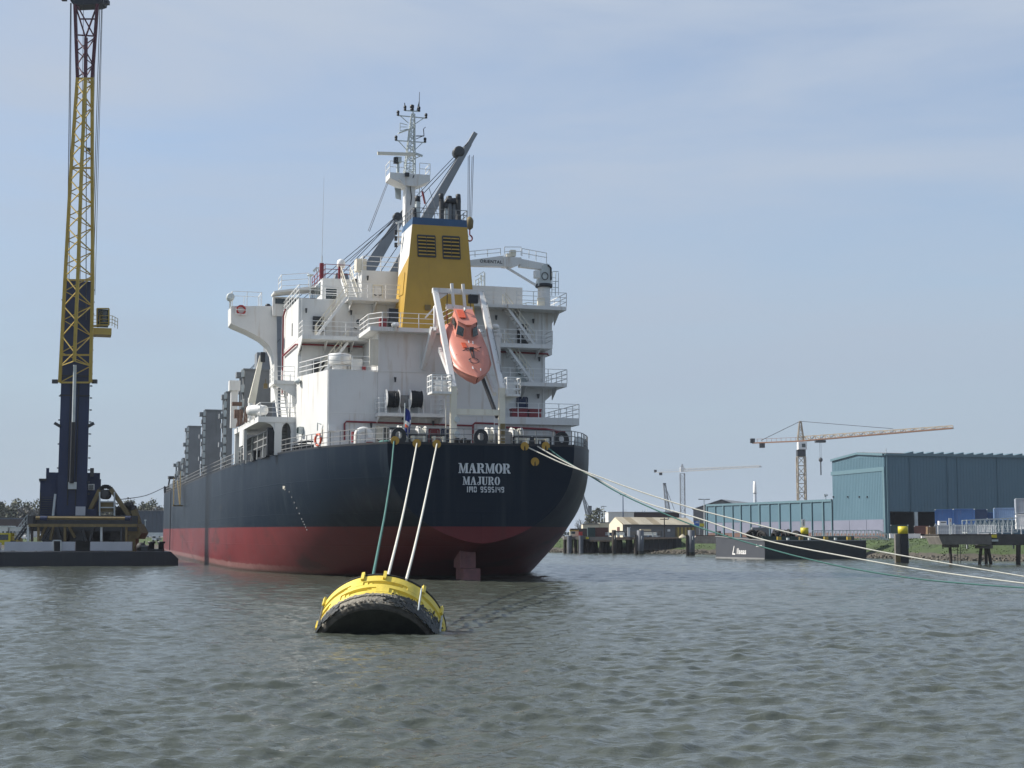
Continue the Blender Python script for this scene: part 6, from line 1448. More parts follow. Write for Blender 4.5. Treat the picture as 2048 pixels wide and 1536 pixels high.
# ================================================================== RIGHT BANK: sheds, warehouse, barge, jetties
def P2(px, Y): return ((px - 1024) / 2972.8 * Y, Y)
def hgt(py, Y): return EYE + (1072 - py) / 2972.8 * Y
def quadface(name, a, b, z0, z1, out, th, mat, par):
    "thin panel standing on the line a-b, offset outwards"
    a, b = Vector((*a, 0)), Vector((*b, 0)); d = (b - a).normalized(); n = Vector((d.y, -d.x, 0)) * out
    a -= par.location; b -= par.location
    return MB().prism([a + Vector((0, 0, z0)), b + Vector((0, 0, z0)), b + Vector((0, 0, z1)), a + Vector((0, 0, z1))], n * th).build(name, mat, par)
def along(a, b, t): return (a[0] + (b[0] - a[0]) * t, a[1] + (b[1] - a[1]) * t)
def ribs(a, b, z0, z1, n, out, mat, par, name='cladding_rib', w=.07, t0=0, t1=1):
    m = MB(); A, B = Vector((*a, 0)), Vector((*b, 0)); d = (B - A).normalized(); nn = Vector((d.y, -d.x, 0)) * out
    for i in range(n):
        c = lerp(A, B, t0 + (t1 - t0) * (i + .5) / n) + nn * (w / 2) - par.location
        m.bar(c + Vector((0, 0, z0)), c + Vector((0, 0, z1)), w * 1.4, w, up=nn)
    return m.build(name, mat, par)
def warehouse():
    C = P2(1772, 290); Lf = P2(1667, 313); R_ = (C[0] + 60 * .958, C[1] + 60 * .287)
    off = (R_[0] - C[0], R_[1] - C[1]); Bk = (Lf[0] + off[0], Lf[1] + off[1])
    ze, zr, z0 = 18.9, 19.75, GZ; ze = hgt(909, 290); zr = hgt(907, 301)
    t = thing('warehouse', 'tall blue-green clad warehouse with a sunlit gable and a long shaded wall', 'warehouse', (*C, GZ)); o = Vector((*C, GZ))
    V = lambda p, z: Vector((p[0], p[1], z)) - o
    md = along(Lf, C, .52); mdb = (md[0] + off[0], md[1] + off[1])
    m = MB(); m.add([V(Lf, z0 - .3), V(C, z0 - .3), V(C, ze), V(md, zr), V(Lf, ze)], [(0, 1, 2, 3, 4)])
    DO = [(1781, 1828), (1836, 1875)]          # two door openings in the long wall
    def tx(px):       # parameter along the long wall
        q = (px - 1024) / 2972.8; return (q * C[1] - C[0]) / (off[0] - q * off[1])
    zd = hgt(1024, 291); xs = [0] + [tx(p) for d in DO for p in d] + [1]
    W_ = lambda s, z: V(along(C, R_, s), z)
    m.add([W_(0, zd), W_(1, zd), W_(1, ze), W_(0, ze)], [(0, 1, 2, 3)])
    for i in (0, 2, 4): m.add([W_(xs[i], z0 - .3), W_(xs[i + 1], z0 - .3), W_(xs[i + 1], zd), W_(xs[i], zd)], [(0, 1, 2, 3)])
    m.add([V(Bk, z0), V(Lf, z0), V(Lf, ze), V(Bk, ze)], [(0, 1, 2, 3)]); m.add([V(R_, z0), V(Bk, z0), V(Bk, ze), V(mdb, zr), V(R_, ze)], [(0, 1, 2, 3, 4)])
    wl = m.build('wall', TEAL, t)
    m = MB(); e = .35
    for a, b, c, d in (((Lf, ze), (md, zr), (mdb, zr), (Bk, ze)), ((md, zr), (C, ze), (R_, ze), (mdb, zr))): m.prism([V(*a) + Vector((0, 0, .05)), V(*b) + Vector((0, 0, .05)), V(*c) + Vector((0, 0, .05)), V(*d) + Vector((0, 0, .05))], (0, 0, .25))
    m.build('roof', ROOFG, t)
    n1 = Vector((-.97, -.22, 0)); n2 = Vector((.287, -.958, 0))
    m = MB()
    m.bar(V(Lf, ze) + n1 * .25, V(md, zr) + n1 * .25, .3, .45); m.bar(V(md, zr) + n1 * .25, V(C, ze) + n1 * .25, .3, .45); m.build('verge', TEALTRIM, t)
    m = MB(); m.bar(V(C, ze) + n2 * .3, V(R_, ze) + n2 * .3, .3, .35); m.build('gutter', TEALTRIM, t)
    m = MB()
    for i in range(24): c = lerp(V(C, ze), V(R_, ze), .08 + i * .038) + n2 * -.2 + Vector((0, 0, .3)); m.prism([c, c + Vector((.958, .287, 0)) * 1.9, c + Vector((.958, .287, 0)) * 1.9 + Vector((0, 0, .45))], n2 * -2)
    m.build('roof_cowl', TEALTRIM, t, kind='stuff')
    zc = (hgt(950, 313) + hgt(943, 290)) / 2; a, b = along(Lf, C, -.02), along(Lf, C, 1.0)
    quadface('cornice_band', a, b, zc, zc + .8, 1, .12, TEALTRIM, t); quadface('corner_trim', along(Lf, C, .965), along(Lf, C, .998), z0, zc, 1, .1, TEALTRIM, t)
    zl = hgt(1040, 301)
    for i in range(3):
        s0, s1 = .01 + i * .325, .01 + (i + 1) * .325 - .006; quadface('wall_panel', along(Lf, C, s0), along(Lf, C, s1), z0 + .9, zl, 1, .1, LILAC, t)
    quadface('plinth', along(Lf, C, 0), along(Lf, C, 1), z0 - .2, z0 + .88, 1, .14, BRICKRED, t)
    ribs(Lf, C, zl, zc, 34, 1, TEAL, t, w=.035); ribs(Lf, C, zc + .8, ze - .1, 34, 1, TEAL, t, w=.05); ribs(C, R_, zd, ze - .2, 86, 1, TEAL, t, w=.03)
    for px in (1823, 1898, 1918, 1998): s = tx(px); c = along(C, R_, s); MB().bar(V(c, zd) + n2 * .1, V(c, ze - .3) + n2 * .1, .16).build('downpipe', TEAL, t)
    MB().bar(V(C, z0) + n2 * .2 + Vector((.4, 0, 0)), V(C, ze) + n2 * .2 + Vector((.4, 0, 0)), .22).build('downpipe', TEALTRIM, t)
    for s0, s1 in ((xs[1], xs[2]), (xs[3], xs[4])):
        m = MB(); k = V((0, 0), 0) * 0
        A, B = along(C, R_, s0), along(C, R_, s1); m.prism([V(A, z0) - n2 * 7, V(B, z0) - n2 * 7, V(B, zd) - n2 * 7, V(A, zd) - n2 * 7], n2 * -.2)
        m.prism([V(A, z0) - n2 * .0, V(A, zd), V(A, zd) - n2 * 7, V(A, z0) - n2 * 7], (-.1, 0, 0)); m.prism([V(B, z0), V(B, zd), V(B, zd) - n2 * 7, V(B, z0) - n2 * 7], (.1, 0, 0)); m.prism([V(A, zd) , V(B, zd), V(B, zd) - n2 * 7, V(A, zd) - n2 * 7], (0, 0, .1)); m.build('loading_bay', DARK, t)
    quadface('bay_pillar', along(C, R_, tx(1829)), along(C, R_, tx(1835)), z0, zd, 1, .3, GALV, t)
    for px in (1669, 1698, 1721, 1737): q = (px - 1024) / 2972.8; s = (q * Lf[1] - Lf[0]) / ((C[0] - Lf[0]) - q * (C[1] - Lf[1])); c = along(Lf, C, min(.98, max(.02, s))); MB().cb(V(c, hgt(994, c[1])) + n1 * .1, (.3, .3, .3)).build('wall_light', DARK, t)
    MB().bar(V(C, ze) + Vector((.4, 0, 0)), V(C, ze + 1.2) + Vector((.4, 0, 0)), .12).build('mast', GALV, t)
    return C, R_, tx, Lf
WC, WR, WTX, WL = warehouse()
def low_hall():
    A = P2(1414.5, 366); B = (WL[0] - .1, WL[1] + .2); ze = hgt(1001.5, 312); z0 = GZ
    d = Vector((B[0] - A[0], B[1] - A[1], 0)).normalized(); nb = Vector((-d.y, d.x, 0)); nb = nb if nb.x > 0 else -nb     # away from the river
    nb_w = 20; t = thing('low_hall', 'long low blue-green hall with posts, joined to the tall warehouse', 'industrial hall', (*A, GZ)); o = Vector((*A, GZ))
    V = lambda p, z: Vector((p[0], p[1], z)) - o
    A2, B2 = (A[0] + nb.x * nb_w, A[1] + nb.y * nb_w), (B[0] + nb.x * nb_w, B[1] + nb.y * nb_w); Am, Bm = along(A, A2, .5), along(B, B2, .5); zr = ze + .5
    m = MB(); m.add([V(A, z0), V(B, z0), V(B, ze), V(A, ze)], [(0, 1, 2, 3)]); m.build('wall', TEAL, t)
    m = MB(); m.add([V(A, z0), V(A2, z0), V(A2, ze), V(Am, zr), V(A, ze)], [(0, 1, 2, 3, 4)]); m.add([V(B, z0), V(B2, z0), V(B2, ze), V(Bm, zr), V(B, ze)], [(0, 1, 2, 3, 4)]); m.add([V(A2, z0), V(B2, z0), V(B2, ze), V(A2, ze)], [(0, 1, 2, 3)]); m.build('end_wall', WALLG, t)
    m = MB(); m.prism([V(A, ze), V(B, ze), V(Bm, zr), V(Am, zr)], (0, 0, .2)); m.prism([V(Am, zr), V(Bm, zr), V(B2, ze), V(A2, ze)], (0, 0, .2)); m.build('roof', ROOFG, t)
    out = -1 if (Vector((d.y, -d.x, 0))).dot(nb) > 0 else 1; nf = -nb
    quadface('eaves_trim', A, B, ze - .15, ze + .35, out, .3, TEALTRIM, t)
    pxs = [1415, 1432.5, 1448.5, 1467, 1483, 1502.5, 1520.5, 1541, 1560.5, 1582, 1604, 1625.5, 1648, 1666]
    def s_(px): q = (px - 1024) / 2972.8; return (q * A[1] - A[0]) / ((B[0] - A[0]) - q * (B[1] - A[1]))
    for i, px in enumerate(pxs):
        c = along(A, B, min(1, max(0, s_(px)))); MB().bar(V(c, z0) + nf * .15, V(c, ze - .1) + nf * .15, .22 if i % 2 else .45, .25, up=nf).build('post', TEALTRIM, t)
    zl = hgt(1046, 366) 
    for i in range(len(pxs) - 1):
        a, b = along(A, B, max(0, s_(pxs[i])) + .008), along(A, B, min(1, s_(pxs[i + 1])) - .008); quadface('wall_panel', a, b, z0 + 1.1, zl, out, .06, LILAC, t); quadface('plinth_panel', a, b, z0 - .1, z0 + 1.06, out, .05, BRICKRED, t); quadface('upper_panel', a, b, zl + .05, ze - .2, out, .05, TEAL, t)
    for i in range(22):
        c = along(along(A, Am, .9), along(B, Bm, .9), random.uniform(.1, .98)); MB().prism([V(c, zr - .2), V(c, zr - .2) + d * 2.2, V(c, zr + .05) + d * 2.0, V(c, zr + .3) + d * .8], nb * 1.5).build('roof_light', ROOFG, t)
    # scrap heap roof hump
    t2 = thing('silo_chimney', 'pale cylindrical chimney rising behind the low hall roof', 'chimney', (*P2(1511, 480), GZ))
    r = 7 / 2972.8 * 480 / 2; z1_, z2_ = hgt(987, 480) - GZ, hgt(963, 480) - GZ; MB().lathe([(0, r), (z1_, r * .85)], (0, 0, 0), (0, 0, 1), 18).build('stack', CONTG, t2); MB().lathe([(z1_, r * 1.05), (z1_ + .4, r), (z2_ - 1.2, r * .95), (z2_ - 1.1, r * .8), (z2_, r * .8)], (0, 0, 0), (0, 0, 1), 18).build('stack_top', WHITEP, t2)
    Yg = 385; t3 = thing('grey_gable_shed', 'grey gable-roofed shed behind the left end of the low hall', 'shed', (*P2(1387, Yg), GZ)); W3 = P2(1499, Yg)[0] - P2(1387, Yg)[0]; he, hr = hgt(1020, Yg) - GZ, hgt(1001, Yg) - GZ; ex = Vector((22, 62, 0))
    MB().prism([(0, 0, 0), (W3, 0, 0), (W3, 0, he), (W3 / 2, 0, hr), (0, 0, he)], ex).build('wall', WALLG, t3); MB().prism([(-.3, -.3, he + .05), (W3 / 2, -.3, hr + .1), (W3 / 2, -.3, hr + .3), (-.3, -.3, he + .25)], ex).build('roof', ROOFG, t3); MB().prism([(W3 + .3, -.3, he + .05), (W3 / 2, -.3, hr + .1), (W3 / 2, -.3, hr + .3), (W3 + .3, -.3, he + .25)], ex).build('roof', ROOFG, t3)
low_hall()
def container(px0, px1, y0, y1, Y, mat, label, rot=.29, depth=6.0, group=None):
    a, b = P2(px0, Y), P2(px1, Y); z0, z1 = hgt(y1, Y), hgt(y0, Y); Wd = b[0] - a[0]
    t = thing('shipping_container', label, 'container', (a[0], a[1], z0), -.28, group); h = z1 - z0
    MB().box((0, 0, 0), (Wd, depth, h)).build('container_body', mat, t)
    m = MB()
    for i in range(int(Wd / .34)): x = .15 + i * .34; m.box((x, -.04, .12), (x + .16, -.001, h - .1))
    m.build('corrugation', mat, t)
    m = MB()
    for x in (0, Wd): m.bar((x, -.03, 0), (x, -.03, h), .16)
    for z in (.06, h - .06): m.bar((0, -.03, z), (Wd, -.03, z), .14)
    m.build('frame', mat, t)
    m = MB()
    for x in (0, Wd):
        for z in (.06, h - .06): m.cb((x, -.06, z), (.2, .14, .16))
    m.build('corner_casting', GALV, t); return t
container(1871.5, 1906, 1019, 1049, 262, CONTB, 'left one of two bright blue containers, a small white box before it')
container(1908, 1948, 1018, 1049, 260, CONTB, 'right one of two bright blue containers, pale streaks across its face')
container(1949, 1974, 1019, 1038, 276, CONTD, 'dark navy container end against the shaded warehouse wall')
container(1975, 1990, 1025, 1042, 280, CONTB, 'small mid-blue container behind the dark navy one')
container(1990, 2032, 1016, 1040, 268, CONTL, 'pale grey-blue container left of the stacked reefer')
container(2034, 2095, 997, 1027, 262, CONTG, 'grey reefer container cut by the right edge, on top of a white cabin')
container(2034, 2095, 1029, 1058, 262, WHITEP, 'white cabin container under the grey reefer at the right edge')
container(1870, 1911, 1050, 1074, 259, CONTG, 'grey-blue container under the bright blue pair')
container(1911, 1952, 1050, 1072, 257, CONTG, 'off-white container behind the jetty railing')
container(1955, 1990, 1050, 1072, 256, WHITEP, 'white container behind the lattice gangway')
container(1829, 1858, 1052, 1068, 281, CONTR, 'dark red container standing at the right-hand loading bay')
container(1782, 1815, 1050, 1068, 282, CONTGR, 'dark container standing at the left-hand loading bay')
def simple(name, label, cat, px0, px1, y0, y1, Y, parts, group=None):
    "thing standing on z of pixel row y1, parts given as (name, mat, [boxes in 0..1 units, depth metres])"
    a, b = P2(px0, Y), P2(px1, Y); z0, z1 = hgt(y1, Y), hgt(y0, Y); W_, H_ = b[0] - a[0], z1 - z0
    t = thing(name, label, cat, (a[0], a[1], z0), 0, group)
    for pn, mat, bxs in parts:
        m = MB()
        for x0, x1, d0, d1, q0, q1 in bxs: m.box((x0 * W_, d0, q0 * H_), (x1 * W_, d1, q1 * H_))
        m.build(pn, mat, t)
    return t
simple('white_wall', 'low white barrier wall in front of the loading bays', 'barrier', 1780, 1842, 1068, 1080, 255, [('barrier_block', WHITEP, [(0, .98, 0, .5, 0, 1)]), ('coping', WHITEP, [(-.01, .99, -.05, .55, 1, 1.06)])])
simple('white_wall', 'short lower piece of white barrier beside the pallets', 'barrier', 1843, 1856, 1072, 1080, 254, [('barrier_block', WHITEP, [(0, 1, 0, .5, 0, 1)]), ('coping', WHITEP, [(-.02, 1.02, -.05, .55, 1, 1.07)])])
t = simple('pallet_stack', 'tall stack of pale wooden pallets beside the white barrier', 'pallets', 1855.5, 1872, 1053, 1079, 253, [('block', WOODD, [(.05 + i * .4, .15 + i * .4, .05, 1, 0, 1) for i in range(3)])])
Wp = P2(1872, 253)[0] - P2(1855.5, 253)[0]; Hp = hgt(1053, 253) - hgt(1079, 253)
pb = MB().box((0, -.03, 0), (Wp, 1.1, .06)).build('plank', PALLET, t)
for i in range(1, 14):
    o2 = pb.copy(); COL.objects.link(o2); o2.parent = t; o2.location = (random.uniform(-.03, .03), random.uniform(-.03, .03), i * Hp / 14)
simple('white_cabin', 'small white box with a dark slot in front of the left bright blue container', 'cabin', 1879, 1894, 1042, 1050, 255, [('box_body', WHITEP, [(0, 1, 0, 1, 0, 1)]), ('slot', BLACK, [(.2, .9, -.03, -.002, .55, .75)])])
# white notice board with the red figure
def board(px0, px1, y0, y1, Y, ground_y, label):
    t = simple('notice_board', label, 'sign', px0, px1, y0, y1, Y, [('board', WHITEP, [(0, 1, 0, .12, 0, 1)])]); W_ = P2(px1, Y)[0] - P2(px0, Y)[0]; H_ = hgt(y0, Y) - hgt(y1, Y)
    MB().bar((W_ / 2, .18, hgt(ground_y, Y) - hgt(y1, Y)), (W_ / 2, .18, H_ * .5), .1).build('post', GALV, t)
    m = MB(); m.prism([(W_ * .3, -.012, H_ * .52), (W_ * .75, -.012, H_ * .52), (W_ * .75, -.012, H_ * .60), (W_ * .58, -.012, H_ * .6), (W_ * .58, -.012, H_ * .82), (W_ * .35, -.012, H_ * .82), (W_ * .35, -.012, H_ * .74), (W_ * .46, -.012, H_ * .74), (W_ * .46, -.012, H_ * .6), (W_ * .3, -.012, H_ * .6)], (0, .01, 0)); m.build('sign_figure', RED, t)
board(1898.5, 1904.5, 1036.5, 1050, 154, 1069, 'white notice board with a red mark above the jetty railing')
# --- near jetty head with railing
def jetty_head():
    Y = 156; t = thing('jetty', 'weathered concrete jetty head on dark piles at the right edge', 'jetty', (*P2(1960, Y), 0)); o = Vector(t.location)
    def q(px, py, d=0): p = P2(px, Y); return Vector((p[0] - o.x, d, hgt(py, Y)))
    a, b = q(1881, 1089), q(1983, 1070); MB().prism([q(1884, 1089), q(1983, 1089), q(1983, 1070), q(1878, 1070), q(1878, 1074)], (0, 5, 0)).build('deck_beam', CONC, t)
    MB().box((q(1876, 0).x, -.1, q(0, 1070).z), (q(1984, 0).x, 5.1, q(0, 1068.3).z)).build('deck_edge', WOODD, t)
    MB().box((q(1984.5, 0).x, 1.2, q(0, 1090.5).z), (q(2140, 0).x, 6, q(0, 1068).z)).build('deck_beam', pm('concrete_dark', (.07, .068, .065), .85, var=.3), t)
    for x0, x1, y0, y1 in ((1895, 1922, 1089.2, 1095), (1962, 1990, 1090.7, 1097)): MB().box((q(x0, 0).x, .8, q(0, y1).z), (q(x1, 0).x, 2.2, q(0, y0).z)).build('pile_cap', CONC, t)
    MB().box((q(1984.5, 0).x, .8, q(0, 1083).z), (q(2001, 0).x, 1.18, q(0, 1079).z)).build('ledge', GALV, t)
    for x0, x1, ya in ((1907, 1908, 1094), (1969.5, 1964, 1096), (1979, 1979, 1096), (1984, 1990, 1096), (2045, 2043, 1090)):
        MB().cyl(q(x0, ya, 1.4), q(x1, 1140, 1.4), .17 if x0 != 2045 else .24, 12).build('pile', WOODD, t)
    for x in (1931, 1937): MB().bar(q(x, 1090, 3), q(x, 1132, 3), .05).build('hanging_chain', DARK, t)
    sg = MB().box((q(1990.5, 0).x, 1.1, q(0, 1075.5).z), (q(2000.5, 0).x, 1.18, q(0, 1069.2).z)).build('yellow_plate', CAPY, t)
    zt = q(0, 1068.2).z
    for x0, x1, top in ((1877.5, 1985, 1052), (1987, 2120, 1051.5)):
        h = q(0, top).z - zt; P_ = [(q(x0, 0).x, .2, zt), (q(x1, 0).x, .2, zt)]; m = MB()
        n = 4 if x0 < 1900 else 7
        for i in range(n + 1): c = lerp(P_[0], P_[1], i / n); m.bar(c, c + Vector((0, 0, h)), .09)
        m.build('railing_post', WHITEP, t); m = MB()
        for f in (1, .5): m.bar(Vector(P_[0]) + Vector((0, 0, h * f)), Vector(P_[1]) + Vector((0, 0, h * f)), .045)
        m.build('railing_bar', WHITEP, t)
jetty_head()
def truss_bridge(px0, px1, yt0, yt1, yb0, yb1, Y, n, label):
    t = thing('gangway_bridge', label, 'gangway', (*P2(px0, Y), hgt(yb0, Y))); o = Vector(t.location)
    q = lambda f, k, d: Vector((P2(px0 + (px1 - px0) * f, Y)[0], Y + d, hgt((yt0 + (yt1 - yt0) * f) if k else (yb0 + (yb1 - yb0) * f), Y))) - o
    for d in (0, 1.6):
        m = MB(); m.bar(q(0, 1, d), q(1, 1, d), .12); m.bar(q(0, 0, d), q(1, 0, d), .12)
        for i in range(n + 1): m.bar(q(i / n, 0, d), q(i / n, 1, d), .07)
        for i in range(n): m.bar(q(i / n, i % 2, d), q((i + 1) / n, 1 - i % 2, d), .045)
        m.build('truss_side', GALV, t)
    MB().prism([q(0, 0, 0), q(1, 0, 0), q(1, 0, 1.6), q(0, 0, 1.6)], (0, 0, .06)).build('walkway', GALV, t)
    m = MB()
    for f in (.04, .5, .96): c = q(f, 0, .8); m.bar(c, (c.x, c.y, GZ - o.z - 1.0 if o.y > 160 else -o.z), .14)
    m.build('support', GALV, t)
truss_bridge(1934, 2035, 1041, 1036, 1066, 1064, 161.5, 11, 'pale lattice gangway rising behind the right-hand jetty railing')
def bank_stair():
    Y = 205; t = thing('gangway_bridge', 'white railed gangway with struts lying along the bank by the tall warehouse', 'gangway', (*P2(1628, Y), hgt(1076, Y))); o = Vector(t.location)
    q = lambda px, py, d=0: Vector((P2(px, Y)[0], Y + d, hgt(py, Y))) - o
    for d in (0, 1.5):
        m = MB(); m.bar(q(1628, 1061.5, d), q(1757, 1060.5, d), .1); m.bar(q(1628, 1073, d), q(1757, 1072, d), .12); m.bar(q(1757, 1060.5, d), q(1778, 1070, d), .1); m.bar(q(1757, 1072, d), q(1778, 1080, d), .12)
        for i in range(19): x = 1628 + i * 7.2; m.bar(q(x, 1073, d), q(x, 1061.3, d), .085)
        for i in range(4): x = 1757 + i * 6; m.bar(q(x, 1072 + i * 2.3, d), q(x, 1060.5 + i * 2.7, d), .08)
        m.build('railing', GALV, t)
    m = MB()
    for i in range(9): x = 1718 + i * 6; m.bar(q(x, 1080), q(x + 5, 1073), .07); m.bar(q(x + 5, 1080), q(x, 1073), .07)
    m.build('strut', GALV, t); MB().prism([q(1628, 1073), q(1757, 1072), q(1757, 1072, 1.5), q(1628, 1073, 1.5)], (0, 0, .08)).build('walkway', GALV, t)
bank_stair()
# --- mooring piles in the river
def pile(px, w, ytop, ybot, name, label, mat, cap=None, lean=0, group='mooring piles along the right bank', fender=None):
    b = onz(px, ybot, 0); Y = b.y; t = thing(name, label, 'pile', (b.x, b.y, 0), 0, group); r = w / 2972.8 * Y / 2; zt = hgt(ytop, Y)
    MB().lathe([(-1.2, r), (zt - .03, r), (zt, r * .9)], (0, 0, 0), (0, 0, 1), 18).build('shaft', mat, t)
    MB().lathe([(-.5, r * 1.012), (.55, r * 1.012)], (0, 0, 0), (0, 0, 1), 18, caps=False).build('tide_mark', WEED, t)
    if cap: MB().lathe([(zt - (cap[0]), r * 1.05), (zt + .02, r * 1.05), (zt + .05, r * .4)], (0, 0, 0), (0, 0, 1), 18).build('painted_cap', cap[1], t)
    if fender: x = fender; MB().bar((x, -r * .4, -1), (x, -r * .4, zt * .82), .28, .3).build('fender_timber', WOODD, t)
    m = MB(); m.tube([(r * .25, -r - .02, zt * .62), (r * .25, -r - .12, zt * .68), (r * .3, -r - .02, zt * .76)], .05, 5); m.build('mooring_eye', GALV, t); return t
pile(1281, 14, 1060.5, 1109, 'mooring_pile', 'left one of two grey steel tubular piles in front of the cream-roofed shed', PILEG, fender=-.75)
pile(1383, 13.5, 1060.5, 1111, 'mooring_pile', 'right one of two grey steel tubular piles, nearer the black barge', PILEG, fender=-.7)
pile(1228, 8.5, 1060, 1108, 'mooring_pile', 'rusty brown timber pile standing before the long jetty', WOODD)
pile(1438.5, 8, 1062, 1100, 'mooring_pile', 'brown timber pile top showing above the left corner of the black barge', WOODD)
def capped(px, w, yc0, yc1, ybot, label, sign=None):
    b = onz(px, ybot, 0); Y = b.y; t = thing('mooring_dolphin', label, 'pile', (b.x, b.y, 0), 0, 'yellow capped mooring dolphins'); s = w / 2972.8 * Y; z1, z2 = hgt(yc1, Y), hgt(yc0, Y)
    MB().box((-s * .2, -s * .3, -1), (s * .5, s * .5, z1)).build('shaft', BLACK, t); MB().box((-s * .62, -s * .2, -1), (-s * .22, s * .3, z1 - .02)).build('timber', CONC, t)
    MB().lathe([(z1, s * .44), (z2, s * .44), (z2 + .02, s * .3)], (s * .12, 0, 0), (0, 0, 1), 18).build('painted_cap', CAPY, t)
    MB().box((s * .45, -s * .3, z1 * .5), (s * .55, 0, z1 * .75)).build('mooring_eye', GALV, t); MB().box((-s * .64, -s * .22, 0.1), (-s * .2, -s * .19, z1 * .3)).build('yellow_stripe', DKYEL, t)
    if sign:
        y0, y1 = hgt(sign[0], Y), hgt(sign[1], Y); sg = MB().box((-s * .18, -.1, y1), (s * .2, 0, y0)).build('sign_board', WHITEP, t); m = MB()
        for i in range(4): zz = y1 + (y0 - y1) * (.2 + i * .18); m.box((-s * .05, -.12, zz), (s * .09, -.101, zz + (y0 - y1) * .09))
        m.build('sign_mark', DARK, sg)
capped(1805, 22.5, 1053, 1067.5, 1126, 'yellow-capped dolphin alone in front of the grass bank, beside the tall warehouse')
capped(1608, 18, 1055.5, 1068.5, 1118, 'yellow-capped dolphin with a white sign, in front of the black barge', (1038.5, 1054))
# --- moored flat barge
def black_barge():
    A, B, C2 = (27.6, 201.5), (32.3, 190.2), (46.7, 196.2); t = thing('flat_barge', 'flat black barge with white lettering on its end plate, coloured lighter as sunlit, moored at the right bank', 'barge', (*B, 0)); o = Vector((*B, 0))
    V = lambda p, z: Vector((p[0], p[1], z)) - o
    D4_ = (A[0] + C2[0] - B[0], A[1] + C2[1] - B[1]); zA, zB = 2.95, 2.42
    m = MB(); m.add([V(A, -1), V(B, -1), V(B, zB), V(A, zA)], [(0, 1, 2, 3)]); m.build('end_plate', BARGELIT, t)  # sun-facing end, its brightness painted in by a lighter material
    m = MB(); m.add([V(B, -1), V(C2, -1), V(C2, zB), V(B, zB)], [(0, 1, 2, 3)]); m.add([V(C2, -1), V(D4_, -1), V(D4_, zB), V(C2, zB)], [(0, 1, 2, 3)]); m.add([V(D4_, -1), V(A, -1), V(A, zA), V(D4_, zB)], [(0, 1, 2, 3)]); m.add([V(A, zA - .02), V(B, zB - .02), V(C2, zB - .02), V(D4_, zB - .02)], [(0, 1, 2, 3)]); m.build('barge_hull', BARGEB, t)
    n1 = Vector((-.92, -.39, 0)); n2 = Vector((.39, -.92, 0)); d1 = (Vector((*B, 0)) - Vector((*A, 0))).normalized(); d2 = (Vector((*C2, 0)) - Vector((*B, 0))).normalized()
    m = MB(); m.bar(V(B, zB) + n2 * .05, V(C2, zB) + n2 * .05, .12, .14); m.bar(V(A, zA) + n1 * .03, V(B, zB) + n1 * .03, .1, .12); m.bar(V(A, .1) + n1 * .03, V(B, .1) + n1 * .03, .08, .22); m.build('rubbing_strake', GREY, t)
    c = lerp(V(A, 0), V(B, 0), .475) + n1 * .02 + Vector((0, 0, .96)); L_ = 5.2 / 3.1
    me = text_mesh('llseas', 1.05, c + d1 * .75, d1, (0, 0, 1), .008, shear=.12, spacing=1.05); me.materials.append(WHITEP); link('barge_lettering', me, t)
    # slanted initial of the lettering
    b_ = c - d1 * 1.55 - Vector((0, 0, .42)); m = MB()
    m.prism([b_, b_ + d1 * .22, b_ + d1 * .62 + Vector((0, 0, 1.15)), b_ + d1 * .48 + Vector((0, 0, 1.15))], n1 * .012); m.prism([b_ + d1 * .1, b_ + d1 * .75, b_ + d1 * .78 + Vector((0, 0, .17)), b_ + d1 * .16 + Vector((0, 0, .17))], n1 * .014); m.build('lettering_initial', WHITEP, t)
    m = MB()
    for i in range(7): s = .835 + i * .016; p = lerp(V(A, 0), V(B, 0), s) + Vector((0, 0, 1.62)); m.prism([p, p + d1 * .13, p + d1 * .13 + Vector((0, 0, .22 if i else .34)), p + Vector((0, 0, .22 if i else .34))], n1 * .012)
    m.build('small_lettering', WHITEP, t)
    # coaming and yellow bitts on deck
    MB().prism([V(B, zB) + d2 * .6 + n2 * -1.5, V(C2, zB) - d2 * .8 + n2 * -1.5, V(C2, zB + .55) - d2 * .8 + n2 * -1.5, V(B, zB + .55) + d2 * .6 + n2 * -1.5], n2 * -.15).build('coaming', pm('coaming_green', (.02, .045, .04), .6), t)
    for s, mt in ((.16, CRYEL), (.375, DKYEL), (.62, CRYEL), (.85, CRYEL)):
        p = lerp(V(B, zB), V(C2, zB), s) - n2 * .5; MB().bar(p, p + Vector((0, 0, .5)), .6, .5).build('bitt', mt, t)
    for s in (.25, .46, .72): p = lerp(V(B, zB), V(C2, zB), s) - n2 * .6; MB().cyl(p, p + Vector((0, 0, .35)), .2, 10).build('bollard', GALV, t)
    def fend(p, r, lb_):
        f = thing('tyre_fender', lb_, 'fender', Vector(p) + o, 0, 'tyre fenders heaped on the black barge'); m = MB(); a = random.uniform(0, 3); q = Vector((cos(a), sin(a), random.uniform(-.2, .6))).normalized(); s = q.cross(Vector((.2, .1, 1))).normalized(); s2 = q.cross(s)
        m.tube([(s * cos(k * pi / 8) + s2 * sin(k * pi / 8)) * r for k in range(17)], r * .42, 8, caps=False); m.build('tyre', TYRE, f)
    lb_ = 'black tyre fender in the heap on the black barge deck'
    for i in range(22):
        s = .02 + .4 * random.random(); p = lerp(V(B, zB), V(C2, zB), s) - n2 * random.uniform(2, 4.5) + Vector((0, 0, .35 + random.random() * .75 * (1 - abs(s - .2) * 2))); fend(p, random.uniform(.32, .55), lb_)
    p = lerp(V(B, zB), V(C2, zB), .12) - n2 * 4.2; MB().box(p + Vector((-1, -.6, 0)), p + Vector((1.2, .6, 1.7))).build('deck_box', GREY, t)
black_barge()
